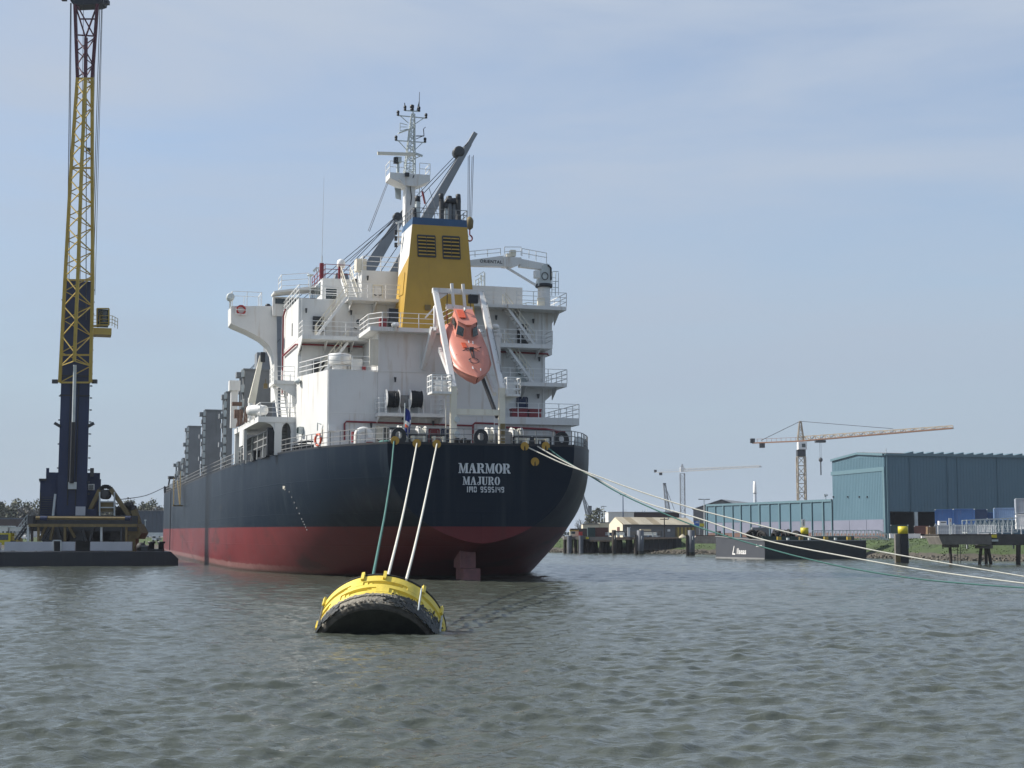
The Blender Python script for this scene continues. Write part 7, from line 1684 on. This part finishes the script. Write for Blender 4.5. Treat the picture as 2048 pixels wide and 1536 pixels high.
# --- cream-roofed shed and its neighbours
def shed():
    Y = 318; A = P2(1225, Y); B = P2(1245.5, Y - 3); C2 = P2(1391, Y + 14); t = thing('quay_shed', 'long grey quay shed with a cream corrugated roof and a cream gable', 'shed', (*B, GZ)); o = Vector((*B, GZ))
    V = lambda p, z: Vector((p[0], p[1], z)) - o
    ze = hgt(1049, Y); zr = hgt(1035.5, Y + 6); D4_ = (A[0] + C2[0] - B[0] , A[1] + C2[1] - B[1]); off = Vector((C2[0] - B[0], C2[1] - B[1], 0)); dn = Vector((-off.y, off.x, 0)).normalized() * 12
    A = (B[0] - 2.3, B[1] + 9); md = along(A, B, .45)
    m = MB(); m.add([V(A, 0 + GZ), V(B, GZ), V(B, ze), V(md, zr), V(A, ze)], [(0, 1, 2, 3, 4)]); g = m.build('gable_wall', WALLC, t)
    e2 = lambda p: (p[0] + off.x, p[1] + off.y)
    m = MB(); m.add([V(B, GZ), V(e2(B), GZ), V(e2(B), ze), V(B, ze)], [(0, 1, 2, 3)]); m.add([V(e2(A), GZ), V(e2(B), GZ), V(e2(B), ze), V(e2(md), zr), V(e2(A), ze)], [(0, 1, 2, 3, 4)]); m.add([V(A, GZ), V(e2(A), GZ), V(e2(A), ze), V(A, ze)], [(0, 1, 2, 3)]); m.build('wall', WALLG, t)
    ln = off.length; d = off.normalized(); n = 10; nf = Vector((d.y, -d.x, 0))
    for i in range(n):
        p0 = V(B, ze) + nf * .4 + d * (ln * i / n + .03) + Vector((0, 0, -.1)); p1 = V(md, zr) + d * (ln * i / n + .03); w_ = d * (ln / n - .06)
        MB().prism([p0, p0 + w_, p1 + w_, p1], (0, 0, .12)).build('roof_sheet', ROOFC if i not in (1, 4) else pm('roof_stained%d' % i, (.27, .22, .14), .7, var=.3, scale=.3), t)
    MB().prism([V(md, zr), V(e2(md), zr), V(e2(A), ze), V(A, ze)], (0, 0, .12)).build('roof_back', ROOFC, t)
    MB().bar(V(B, ze) + nf * .45 - Vector((0, 0, .15)), V(e2(B), ze) + nf * .45 - Vector((0, 0, .15)), .2).build('gutter', DARK, t)
    c = lerp(V(A, GZ), V(B, GZ), .62); nn = Vector((-.95, -.25, 0)); MB().prism([c + nn * .02, c + Vector((.35, -1.5, 0)) + nn * .02, c + Vector((.35, -1.5, 2.3)) + nn * .02, c + Vector((0, 0, 2.3)) + nn * .02], nn * .08).build('door', CONTR, t)
    a, b = V(B, GZ) + d * (ln * .71) + nf * .05, V(B, GZ) + d * (ln * 1.0) + nf * .05
    for i in range(11):
        p = lerp(a, b, i / 11); q = lerp(a, b, (i + .88) / 11); MB().prism([p, q, q + Vector((0, 0, 2.3)), p + Vector((0, 0, 2.3))], nf * .1).build('door_panel', CRYEL if i % 2 else DKYEL, t)
    p = V(B, GZ) + d * ln * .60 + Vector((0, 0, 1.35)) + nf * .02; MB().prism([p, p + d * .9, p + d * .9 + Vector((0, 0, .5)), p + Vector((0, 0, .5))], nf * .06).build('sign_plate', WHITEP, t)
shed()
simple('white_building', 'flat white building with a dark cladding band behind the cream-roofed shed', 'building', 1217, 1361, 1025, 1066, 345, [('wall', WALLW, [(0, .355, 0, 12, 0, 1)]), ('rear_wall', WALLG, [(.36, .99, .5, 12, 0, .7)]), ('cladding_band', BROWN, [(.36, .99, .1, 12, .75, .98)]), ('parapet', WALLW, [(-.005, .36, -.1, 12, 1, 1.03)]), ('roof_edge', ROOFG, [(.36, .995, 0, 12, .985, 1.03)]), ('roof_vent', GALV, [(.48, .49, 3, 3.5, 1.03, 1.12), (.55, .555, 3, 3.5, 1.03, 1.3), (.75, .76, 3, 3.5, 1.03, 1.1)])])
simple('low_building', 'low cream building left of the shed, behind the jetty', 'building', 1160, 1219, 1046, 1076, 338, [('wall', WALLC, [(.1, .66, 0, 8, 0, .9), (.68, 1, 1, 8, 0, 1)]), ('roof', ROOFG, [(.09, .66, -.2, 8, .9, .96), (.67, 1.0, .8, 8, 1, 1.05)]), ('annex', BROWN, [(-.35, .5, -6, -.5, 0, .62)])])
def lamp_post(px, y0, y1, Y, label, double=True, mat=GALV):
    t = thing('lamp_post', label, 'lamp post', (*P2(px, Y), hgt(y1, Y)), 0, 'tall yard lamp posts on the right bank'); h = hgt(y0, Y) - hgt(y1, Y)
    MB().cyl((0, 0, 0), (0, 0, h), .14, 8, r2=.08).build('post', mat, t); m = MB(); m.bar((-.7, 0, h), (.7, 0, h), .12)
    for s in ((-.8, .8) if double else (-.3,)): m.cb((s, 0, h + .02), (.7, .3, .16))
    m.build('lamp_head', DARK, t)
lamp_post(1246.5, 990, 1040, 340, 'tall blue lamp post with one head, above the white building', False, CONTD); lamp_post(1409, 999, 1072, 300, 'tall grey double lamp post in front of the low hall gable'); lamp_post(1208, 1013, 1050, 380, 'thin pole, the taller of a pair left of the white building', False); lamp_post(1201.5, 1023, 1050, 390, 'thin pole, the shorter of a pair left of the white building')
def flag_banner(px0, px1, y0, y1, Y, mat, label, mark=True):
    t = thing('banner', label, 'banner', (*P2(px0, Y), hgt(y1, Y))); W_ = P2(px1, Y)[0] - P2(px0, Y)[0]; H_ = hgt(y0, Y) - hgt(y1, Y)
    MB().prism([(0, 0, 0), (W_, .1, 0), (W_, .1, H_), (0, 0, H_)], (0, .05, 0)).build('banner_cloth', mat, t); MB().bar((W_, .12, GZ - hgt(y1, Y)), (W_, .12, H_ + .3), .08).build('banner_pole', GALV, t)
    if mark:
        m = MB()
        for x in (.28, .52, .72): m.prism([(W_ * x, -.012, H_ * .55), (W_ * (x + .1), -.012, H_ * .55), (W_ * (x + .1), -.012, H_ * .82), (W_ * x, -.012, H_ * .82)], (0, .01, 0))
        m.prism([(W_ * .28, -.012, H_ * .72), (W_ * .82, -.012, H_ * .72), (W_ * .82, -.012, H_ * .85), (W_ * .28, -.012, H_ * .85)], (0, .011, 0)); m.build('banner_mark', WHITEP, t)
flag_banner(1388.5, 1399, 1042, 1053, 298, SIGNB, 'blue banner with a white mark beside the shed end'); flag_banner(1400, 1409, 1047, 1053, 299, CAPY, 'small yellow flag beside the blue banner', False)
# --- long jetty in front of the shed
def long_jetty():
    t = thing('long_jetty', 'long dark jetty on many timber piles in front of the cream-roofed shed', 'jetty', (*P2(1230, 258), 0)); o = Vector(t.location); A, B = P2(1126, 262), P2(1356, 252)
    Q = lambda px, py, d=0: (lambda s: Vector((along(A, B, s)[0] - o.x, along(A, B, s)[1] - o.y + d, hgt(py, along(A, B, s)[1]))))((px - 1126) / 230)
    MB().prism([Q(1128, 1079), Q(1175, 1079), Q(1175, 1072.5), Q(1128, 1072.5)], (0, 7, 0)).build('deck', CONC, t); MB().prism([Q(1175.2, 1080), Q(1234, 1080), Q(1234, 1073.5), Q(1175.2, 1073.5)], (0, 7, 0)).build('deck', DARK, t); MB().prism([Q(1234.2, 1080), Q(1358, 1077.5), Q(1358, 1074.5), Q(1234.2, 1074.5)], (0, 7, 0)).build('deck', WOODD, t)
    MB().prism([Q(1176, 1083), Q(1230, 1083), Q(1230, 1080.1), Q(1176, 1080.1)], (0, 1, 0)).build('beam', WOODD, t)
    for i, px in enumerate((1130, 1139, 1144, 1152, 1163, 1172, 1175.5, 1185, 1196, 1204, 1212, 1219, 1235, 1243, 1263, 1275)):
        w_ = (.28, .45, .3, .35, .5, .3, .3, .55, .4, .4, .45, .35, .3, .5, .6, .4)[i]; le = (0, 0, 2, 0, 0, 0, 2, 0, -3, 4, 0, 2, 0, 0, 0, 0)[i]
        MB().cyl(Q(px, 1108, 1 + (i % 3)), Q(px + le * .6, 1079, 1 + (i % 3)), w_, 10).build('pile', WOODD, t)
    for px in (1139, 1163): MB().cyl(Q(px, 1108, -.6), Q(px, 1071, -.6), .42, 12).build('fender_pile', PILEG, t)
    for i in range(9): px = 1283 + i * 9; MB().prism([Q(px, 1100, .8), Q(px + 8.4, 1100, .8), Q(px + 8.4, 1077, .8), Q(px, 1077, .8)], (0, .3, 0)).build('sheet_pile', BLACK, t)
    MB().box(Q(1173, 1078, -.1), Q(1179, 1074, -.05)).build('yellow_plate', CAPY, t)
    m = MB()
    for a, b in ((1214, 1224), (1234, 1242), (1243.5, 1255), (1290, 1312), (1313, 1320)):
        for y in (1066, 1069.5): m.bar(Q(a, y, 5), Q(b, y, 5), .16)
        for x in (a, b): m.bar(Q(x, 1074, 5), Q(x, 1065.5, 5), .2)
    m.build('railing', GALV, t); m = MB(); m.bar(Q(1236, 1066, 5.5), Q(1330, 1067, 5.5), .8, .8); m.build('conveyor', DARK, t)
long_jetty()
simple('shipping_container', 'dark green container standing on the left part of the long jetty', 'container', 1176, 1190, 1055, 1074, 262, [('container_body', CONTGR, [(0, 1, 0, 2.4, 0, 1)]), ('frame', CONTGR, [(-.02, .06, -.05, 0, 0, 1), (.94, 1.02, -.05, 0, 0, 1), (0, 1, -.05, 0, .93, 1)])])
simple('shipping_container', 'rusty brown container on the jetty beside the dark green one', 'container', 1191, 1216, 1055, 1074, 263, [('container_body', CONTR, [(0, 1, 0, 2.4, 0, 1)]), ('frame', CONTR, [(-.01, .04, -.05, 0, 0, 1), (.96, 1.01, -.05, 0, 0, 1), (0, 1, -.05, 0, .93, 1)])])
simple('small_cabin', 'small white and yellow cabin at the left end of the long jetty', 'cabin', 1140, 1157, 1060, 1073, 261, [('cabin_wall', WALLC, [(0, 1, 0, 2, 0, .85)]), ('cabin_roof', CRYEL, [(-.03, 1.03, -.1, 2.1, .85, 1)]), ('window', GLASS, [(.15, .6, -.03, -.002, .4, .75)])])
simple('red_locker', 'bright red locker on the long jetty beside the small cabin', 'locker', 1158, 1165, 1063.5, 1072, 260, [('locker_body', RED, [(0, 1, 0, .8, 0, .9)]), ('lid', RED, [(-.03, 1.03, -.03, .83, .9, 1)])])
simple('blue_cabin', 'pale blue vehicle body behind the brown jetty pile', 'van', 1216, 1224, 1065, 1073, 264, [('body', CONTL, [(0, 1, 0, 2, .2, 1)]), ('window', GLASS, [(.1, .9, -.03, -.002, .55, .85)]), ('wheel', TYRE, [(.1, .3, -.05, .3, 0, .25), (.7, .9, -.05, .3, 0, .25)])])
simple('tank_column', 'slim white column with a cap standing on the jetty', 'column', 1255.5, 1260, 1054.5, 1073, 256, [('column', WHITEP, [(0, 1, 0, .5, 0, .93)]), ('column_cap', GALV, [(-.1, 1.3, -.1, .6, .93, 1)])])
simple('awning', 'small cream lean-to roof on the quay behind the grey tubular pile', 'shelter', 1282, 1306, 1058, 1074, 262, [('roof', ROOFC, [(0, .85, 0, 3, .7, .98)]), ('eave', ROOFC, [(.02, 1, -.6, .1, .62, .7)]), ('post', DARK, [(.05, .1, 0, .3, 0, .62), (.9, .95, 0, .3, 0, .62)])])
simple('parked_car', 'blue parked van seen between the jetty and the shed', 'van', 1297, 1304, 1066.5, 1073.5, 272, [('body', CONTB, [(0, 1, 0, 2, .15, 1)]), ('window', GLASS, [(.1, .5, -.02, -.002, .55, .85)]), ('wheel', TYRE, [(.1, .3, -.03, .3, 0, .25), (.7, .9, -.03, .3, 0, .25)])])
simple('parked_car', 'white parked van right of the blue one on the quay', 'van', 1310, 1320, 1068, 1074, 272, [('body', WHITEP, [(0, 1, 0, 2, .15, 1)]), ('window', GLASS, [(.15, .9, -.02, -.002, .5, .85)]), ('wheel', TYRE, [(.1, .3, -.03, .3, 0, .25), (.7, .9, -.03, .3, 0, .25)])])
t = thing('gravel_heap', 'small pale heap of gravel on the quay before the yellow doors', 'gravel heap', (*P2(1365, 262), GZ)); MB().lathe([(0, .9), (.3, .65), (.6, .28), (.75, .03)], (0, 0, -.05), (0, 0, 1), 14).build('heap', ROOFC, t)
t = thing('sand_ledge', 'pale rubble ledge with a red kerb above the grass left of the barge', 'ledge', (*P2(1415, 232), GZ)); MB().prism([(-2.6, 0, -.8), (3.2, 0, -.8), (3.2, 0, .35), (-1.8, 0, .4)], (0, 3, 0)).build('ledge_body', pm('rubble_pale', (.33, .28, .24), .9, var=.3), t); MB().box((-1.8, -.05, .4), (3.2, .2, .52)).build('kerb', BRICKRED, t)
def tpole(px, y0, y1, Y): 
    t = thing('signal_pole', 'timber pole with a double crossbar before the shed wall', 'pole', (*P2(px, Y), GZ)); h = hgt(y0, Y) - GZ; MB().bar((0, 0, 0), (0, 0, h), .16).build('pole', WOODD, t); MB().bar((-.75, 0, h - .25), (.75, 0, h - .25), .12).build('crossbar', WOODD, t); MB().cb((.7, 0, h - .1), (.3, .3, .25)).build('lamp', GALV, t)
tpole(1329, 1036, 1074, 264)
for i in range(2): tp = simple('flood_mast', ('tiny camera mast on the low hall roof near the tall warehouse', 'round lamp on a short pole by the barge dolphin')[i], 'mast', (1650, 1600)[i], (1657, 1606)[i], (988, 1066)[i], (1003, 1076)[i], (318, 205)[i], [('mast', DARK, [(.45, .55, 0, .2, 0, .8)]), ('mast_head', GALV, [(.0, .4, 0, .2, .6, 1), (.6, 1, 0, .2, .7, .95)])])
# --- cranes on the skyline
def tower_crane(mx, Y, ytop, yjib, jtip, ctip, y0, mw, cab, mats, label, apex=True):
    t = thing('tower_crane', label, 'crane', (*P2(mx, Y), GZ), 0, 'cranes on the skyline'); o = Vector((*P2(mx, Y), GZ)); w_ = mw / 2972.8 * Y / 2; zj = hgt(yjib, Y) - GZ; zt = hgt(ytop, Y) - GZ
    m = MB(); sq = [Vector((sx * w_, sy * w_, 0)) for sx, sy in ((-1, -1), (1, -1), (1, 1), (-1, 1))]; zm = zj - (cab[1] if cab else 1)
    lattice(m, sq, [p + Vector((0, 0, zm)) for p in sq], max(6, int(zm / (w_ * 2.2))), .34 * w_ / 1.2, .16 * w_ / 1.2); m.build('mast', mats[0], t)
    J = Vector((*P2(jtip[0], jtip[2]), hgt(jtip[1], jtip[2]))) - o; K = Vector((*P2(ctip[0], ctip[2]), hgt(ctip[1], ctip[2]))) - o
    m = MB(); b = Vector((0, 0, zj)); d = (J - b).normalized(); s = Vector((d.y, -d.x, 0)).normalized() * w_ * .62; hj = w_ * 1.15
    lattice(m, [b - s, b + s, b + Vector((0, 0, hj))], [J - s * .8, J + s * .8, J + Vector((0, 0, hj * .55))], 30 if apex else 26, .26 * w_ / 1.2, .13 * w_ / 1.2); m.build('jib', mats[1], t)
    m = MB(); m.bar(b - s, J - s * .8, .34 * w_ / 1.2); m.bar(b + s, J + s * .8, .34 * w_ / 1.2); m.build('jib_chord', mats[2], t)
    m = MB(); m.bar(b, K, .7 * w_, .3 * w_); dk = (K - b).normalized()
    for i in range(9): c = lerp(b, K, .1 + i * .1); m.bar(c, c + Vector((0, 0, w_)), .08 * w_)
    m.bar(b + Vector((0, 0, w_)), K + Vector((0, 0, w_)) - dk * 1.0, .08 * w_); m.build('counter_jib', mats[2], t)
    m = MB(); m.cb(K + Vector((0, 0, w_ * .6)), (w_ * 1.15, w_ * 1.1, w_ * 1.2)); m.cb(lerp(K, b, .2) - Vector((0, 0, w_ * .75)), (w_ * 1.35, w_ * 1.0, w_ * 1.2)); m.build('counterweight', DARK, t)
    m = MB(); lattice(m, [Vector((sx * w_ * .8, sy * w_ * .6, zj)) for sx, sy in ((-1, -1), (1, -1), (1, 1), (-1, 1))], [Vector((sx * .2 * w_, sy * .2 * w_, zt)) for sx, sy in ((-1, -1), (1, -1), (1, 1), (-1, 1))], 5, .28 * w_ / 1.2, .14 * w_ / 1.2); m.build('apex_frame', mats[0], t)
    if apex:
        m = MB(); tp = Vector((0, 0, zt)); m.bar(tp, lerp(b, J, .62) + Vector((0, 0, hj)), .14); m.bar(tp, lerp(b, K, .82) + Vector((0, 0, w_ * .6)), .14); m.build('tie_rod', WIRE, t)
    if cab:
        m = MB(); m.box((-w_ * .9, -w_ * 1.5, zj - cab[0]), (w_ * 1.3, w_ * .6, zj - .4)); cb_ = m.build('cab', WHITEP, t); MB().box((0, -w_ * 1.56, zj - cab[0] * .75), (w_ * .9, -w_ * 1.505, zj - .9)).build('cab_window', GLASS, cb_)
        MB().box((-w_ * 1.05, -w_ * 1.05, zj - cab[1]), (w_ * 1.05, w_ * 1.05, zj - cab[0] - .1)).build('slewing_unit', DARK, t)
        m = MB(); c = lerp(b, J, .135); m.cb(c - Vector((0, 0, .6)), (3, 2, .7)); m.bar(c - Vector((.2, 0, .6)), c - Vector((.2, 0, zj * .20)), .06); m.bar(c - Vector((-.2, 0, .6)), c - Vector((-.2, 0, zj * .20)), .06); m.bar(c - Vector((0, 0, zj * .20)), c - Vector((0, 0, zj * .37)), .3); m.lathe([(0, .2), (.4, .6), (1.0, .6), (1.4, .2)], c - Vector((0, 0, zj * .235)), (0, 0, 1), 8); m.build('trolley_and_hook', WIRE, t)
    else:
        m = MB(); m.box((-w_, -w_ * 1.4, zj - w_ * .2), (w_ * .8, w_ * .5, zj + w_ * 1.9)); m.build('cab', WHITEP, t)
tower_crane(1605, 450, 842, 882, (1912, 856, 425), (1508, 886, 459), 1000, 15.5, (2.6, 4.8), (CRANEW, CRANEW, CRANEO), 'nearest tower crane, buff and orange with a white cab, above the low hall')
tower_crane(1366, 700, 929, 943, (1523, 934, 660), (1312, 945, 715), 1030, 9, None, (CRANEP, CRANEP, CRANEP), 'paler, more distant tower crane left of the buff one', False)
def derrick(foot, tip, Y, w0, w1, mat, label):
    a, b = Vector((*P2(foot[0], Y), hgt(foot[1], Y))), Vector((*P2(tip[0], Y), hgt(tip[1], Y))); t = thing('lattice_boom', label, 'crane', a, 0, 'cranes on the skyline'); k = w0 / 2972.8 * Y / 2; k1 = w1 / 2972.8 * Y / 2
    m = MB(); lattice(m, [Vector((sx * k, sy * k, 0)) for sx, sy in ((-1, -1), (1, -1), (1, 1), (-1, 1))], [b - a + Vector((sx * k1, sy * k1, 0)) for sx, sy in ((-1, -1), (1, -1), (1, 1), (-1, 1))], 12, .3, .16); m.build('boom', mat, t); MB().cb(b - a, (k1 * 3, k1 * 2, k1 * 1.6)).build('boom_head', DARK, t)
    m = MB(); m.bar(b - a, Vector((k * 3.2, 4, (b - a).z * .18)), .12); m.build('pendant', WIRE, t)
derrick((1337, 1030), (1330, 968), 560, 9, 4, CRANEP, 'leaning lattice boom standing behind the white building')
derrick((1180, 1050), (1166, 990), 470, 8, 3, STEELG, 'grey lattice boom just right of the black hull')
derrick((1180, 1050), (1180, 1014), 472, 7, 5, STEELG, 'shorter dark lattice boom beside the grey one by the hull')
# ================================================================== TREES, FAR LEFT SHORE
def leafmesh(name, n, rx, rz, seed, size, hole=.35, clumps=14, mat=LEAFY):
    rng = random.Random(seed); m = MB(); cl = []
    for i in range(clumps):
        while True:
            p = Vector((rng.uniform(-1, 1), rng.uniform(-1, 1), rng.uniform(-1, 1)))
            if .35 < p.length < 1: break
        cl.append((Vector((p.x * rx * .78, p.y * rx * .78, p.z * rz * .8)), rng.uniform(.28, .5) * min(rx, rz)))
    for i in range(n):
        c, r = rng.choice(cl); d = Vector((rng.gauss(0, 1), rng.gauss(0, 1), rng.gauss(0, 1))).normalized() * r * rng.uniform(.4, 1.08); p = c + d
        a = Vector((rng.uniform(-1, 1), rng.uniform(-1, 1), rng.uniform(-1, 1))).normalized(); b = a.cross(d).normalized(); s = size * rng.uniform(.6, 1.4)
        m.add([p - a * s, p + b * s * .8, p + a * s, p - b * s * .8], [(0, 1, 2, 3)])
    me_o = m.build(name, mat); me = me_o.data; bpy.data.objects.remove(me_o); return me
def trunkmesh(h, rx, rz, seed, bare=False):
    rng = random.Random(seed); m = MB(); top = Vector((rng.uniform(-.3, .3), 0, h)); m.tube([(0, 0, -.3), (rng.uniform(-.1, .1), 0, h * .5), top + Vector((0, 0, rz * .6))], .32, 7, r2=.1)
    for k in range(16 if bare else 7):
        a = k * 2.4 + rng.random(); z = h * (.55 + .5 * rng.random()); e = Vector((cos(a) * rx * rng.uniform(.4, .85), sin(a) * rx * .7, z + rz * rng.uniform(.2, 1.3))); m.tube([(0, 0, z), lerp((0, 0, z), e, .5) + Vector((0, 0, .2)), e], .12, 5, r2=.03)
        if bare:
            for q in range(5): b = lerp((0, 0, z), e, rng.uniform(.4, 1)); m.tube([b, b + Vector((rng.uniform(-1, 1) * rx * .3, rng.uniform(-.5, .5), rng.uniform(.2, 1) * rz * .4))], .035, 4, r2=.015)
    o = m.build('trunk', BARK); me = o.data; bpy.data.objects.remove(o); return me
VAR = [(leafmesh('crown', 900, 3.6, 4.2, s, .30, mat=mt, clumps=15), trunkmesh(4.2, 3.6, 4.2, s)) for s, mt in ((1, LEAFY), (2, LEAFY), (3, LEAFG), (4, LEAFY))]
def tree(px, ytop, Y, var, label, group, base=GZ, wide=1.0):
    h = hgt(ytop, Y) - base; t = thing('tree', label, 'tree', (*P2(px, Y), base), random.uniform(0, 6), group); s = h / 9.2; cm, tm = VAR[var]
    t.scale = (s * wide, s * wide, s); link('trunk', tm, t); c = link('crown', cm, t); c.location = (0, 0, 5.2); return t
lbl = ['hazy green tree in the row on the far shore left of the harbour crane', 'hazy green tree in the row between the harbour crane and the ship bow']
for i, (px, yt) in enumerate(((-58, 998), (-40, 1002), (-22, 996), (-4, 1001), (6, 1003), (17, 998), (28, 1002), (41, 996), (47, 1004), (60, 1003), (70, 1000), (84, 1006), (98, 1002), (118, 1005), (140, 1003))): tree(px, yt, 440 + 9 * (i % 3), (0, 2, 1, 3)[i % 4], lbl[0], 'trees on the far shore, left of the crane')
for i, (px, yt) in enumerate(((205, 1004), (222, 1001), (240, 1004), (252, 1001), (262, 998), (273, 1001), (285, 1000), (296, 1003), (307, 999), (318, 1000), (329, 1003), (345, 1002))): tree(px, yt, 440 + 9 * (i % 3), (1, 2, 0, 3)[i % 4], lbl[1], 'trees on the far shore, by the ship bow')
tree(1192, 1014, 420, 3, 'dark bushy tree beside the hull right of the lattice booms', None, wide=1.25)
BARE = [(leafmesh('crown', 420, 2.6, 3.6, 20 + s, .11, mat=LEAFG, clumps=12), trunkmesh(2.6, 2.6, 4.2, 30 + s, True)) for s in range(2)]
VAR.extend(BARE)
for i, (px, yt) in enumerate(((1222, 1016), (1246, 1014), (1259, 1017), (1282, 1014), (1342, 1013), (1166, 1026), (1159, 1034))): tree(px, yt, 470, 4 + i % 2, 'bare twiggy tree behind the white building and the hull', 'bare trees behind the right bank buildings')
# far belt that closes the horizon
rng = random.Random(11); m = MB()
for k in range(5200):
    px = rng.uniform(-500, 2600); Y = rng.uniform(880, 960); x = P2(px, Y)[0]; h = 6 + 5 * (sin(px * .021) * .5 + sin(px * .057 + 2) * .3 + rng.random() * .6); z = GZ + rng.random() * max(1.5, h * .9); s = rng.uniform(.5, 1.3); a = rng.uniform(0, 3)
    d = Vector((cos(a), sin(a) * .3, rng.uniform(-.5, .5))) * s; e = Vector((-d.z, 0, d.x)) * .8 + Vector((0, s * .3, 0)); c = Vector((x, Y, z)); m.add([c - d, c + e, c + d, c - e], [(0, 1, 2, 3)])
m.build('far_woodland', LEAFD, kind='stuff', label='distant belt of woodland closing the horizon behind the docks')
# sheds and vehicles on the left shore
simple('blue_shed', 'dark blue-grey windowless shed between the harbour crane and the ship bow', 'shed', 262, 345, 1021, 1066, 405, [('wall', FARBLUE, [(0, 1, 0, 15, 0, .97)]), ('roof_edge', ROOFG, [(-.01, 1.01, -.2, 15, .97, 1)]), ('cladding_seam', FARBLUE, [(.1 * i, .1 * i + .006, -.12, 0, 0, .97) for i in range(1, 10)]), ('plinth', GALV, [(0, 1, -.25, -.05, -.15, .02)])])
simple('dark_shed', 'long dark low shed behind the trees at the left edge', 'shed', -60, 80, 1036, 1068, 430, [('wall', BROWN, [(0, 1, 0, 10, 0, .92)]), ('roof', FARBLUE, [(-.01, 1.01, -.3, 10, .92, 1)])])
simple('white_cabin_row', 'row of low white cabins on the shore at the far left', 'cabin', -50, 66, 1053, 1074, 392, [('wall', WALLW, [(0, .56, 0, 6, 0, 1), (.58, 1, .5, 6, 0, .9)]), ('roof', GALV, [(-.01, .57, -.2, 6, 1, 1.06), (.575, 1.01, .3, 6, .9, .96)]), ('window', GLASS, [(.47 + i * .065, .50 + i * .065, -.06, .48, .35, .55) for i in range(8)])])
for k, (x0, x1, lb_) in enumerate(((38, 47, 'white van parked left of the trestle on the far left shore'), (50, 57, 'second white van parked left of the trestle, nearer the crane'))): simple('parked_van', lb_, 'van', x0, x1, 1070, 1079, 370, [('body', WHITEP, [(0, 1, 0, 2, .15, .65), (.25, 1, 0, 2, .65, 1)]), ('window', GLASS, [(.3, .6, -.03, -.002, .66, .9)]), ('wheel', TYRE, [(.12, .3, -.03, .3, 0, .25), (.7, .88, -.03, .3, 0, .25)])], 'white vans on the left shore')
simple('small_truck', 'small white truck cab on the shore beside the ship bow', 'truck', 304, 319, 1071, 1083, 330, [('cab', WHITEP, [(0, .6, 0, 2, .2, 1)]), ('window', GLASS, [(.08, .5, -.03, -.002, .55, .88)]), ('load_bed', GREY, [(.6, 1, 0, 2, .25, .6)]), ('wheel', TYRE, [(.1, .28, -.04, .4, 0, .3), (.7, .88, -.04, .4, 0, .3)])])
t = thing('shore_post', 'thin pale post standing on the shore before the blue shed', 'post', (*P2(290, 380), GZ)); MB().bar((0, 0, 0), (0, 0, 4.4), .14).build('post', GALV, t); MB().cb((0, 0, 4.4), (.5, .2, .3)).build('post_head', GALV, t)
# ================================================================== AIR
def haze():
    m = bpy.data.materials.new('thin_haze'); m.use_nodes = True; t = m.node_tree; t.nodes.clear()
    v = t.nodes.new('ShaderNodeVolumePrincipled'); v.inputs['Color'].default_value = (.80, .88, 1, 1); v.inputs['Density'].default_value = .00011; v.inputs['Anisotropy'].default_value = .1
    out = t.nodes.new('ShaderNodeOutputMaterial'); t.links.new(v.outputs[0], out.inputs['Volume'])
    MB().box((-4800, -400, -4), (4800, 7400, 62)).build('haze', m, kind='stuff', label='thin pale haze over the river and docks')
haze()
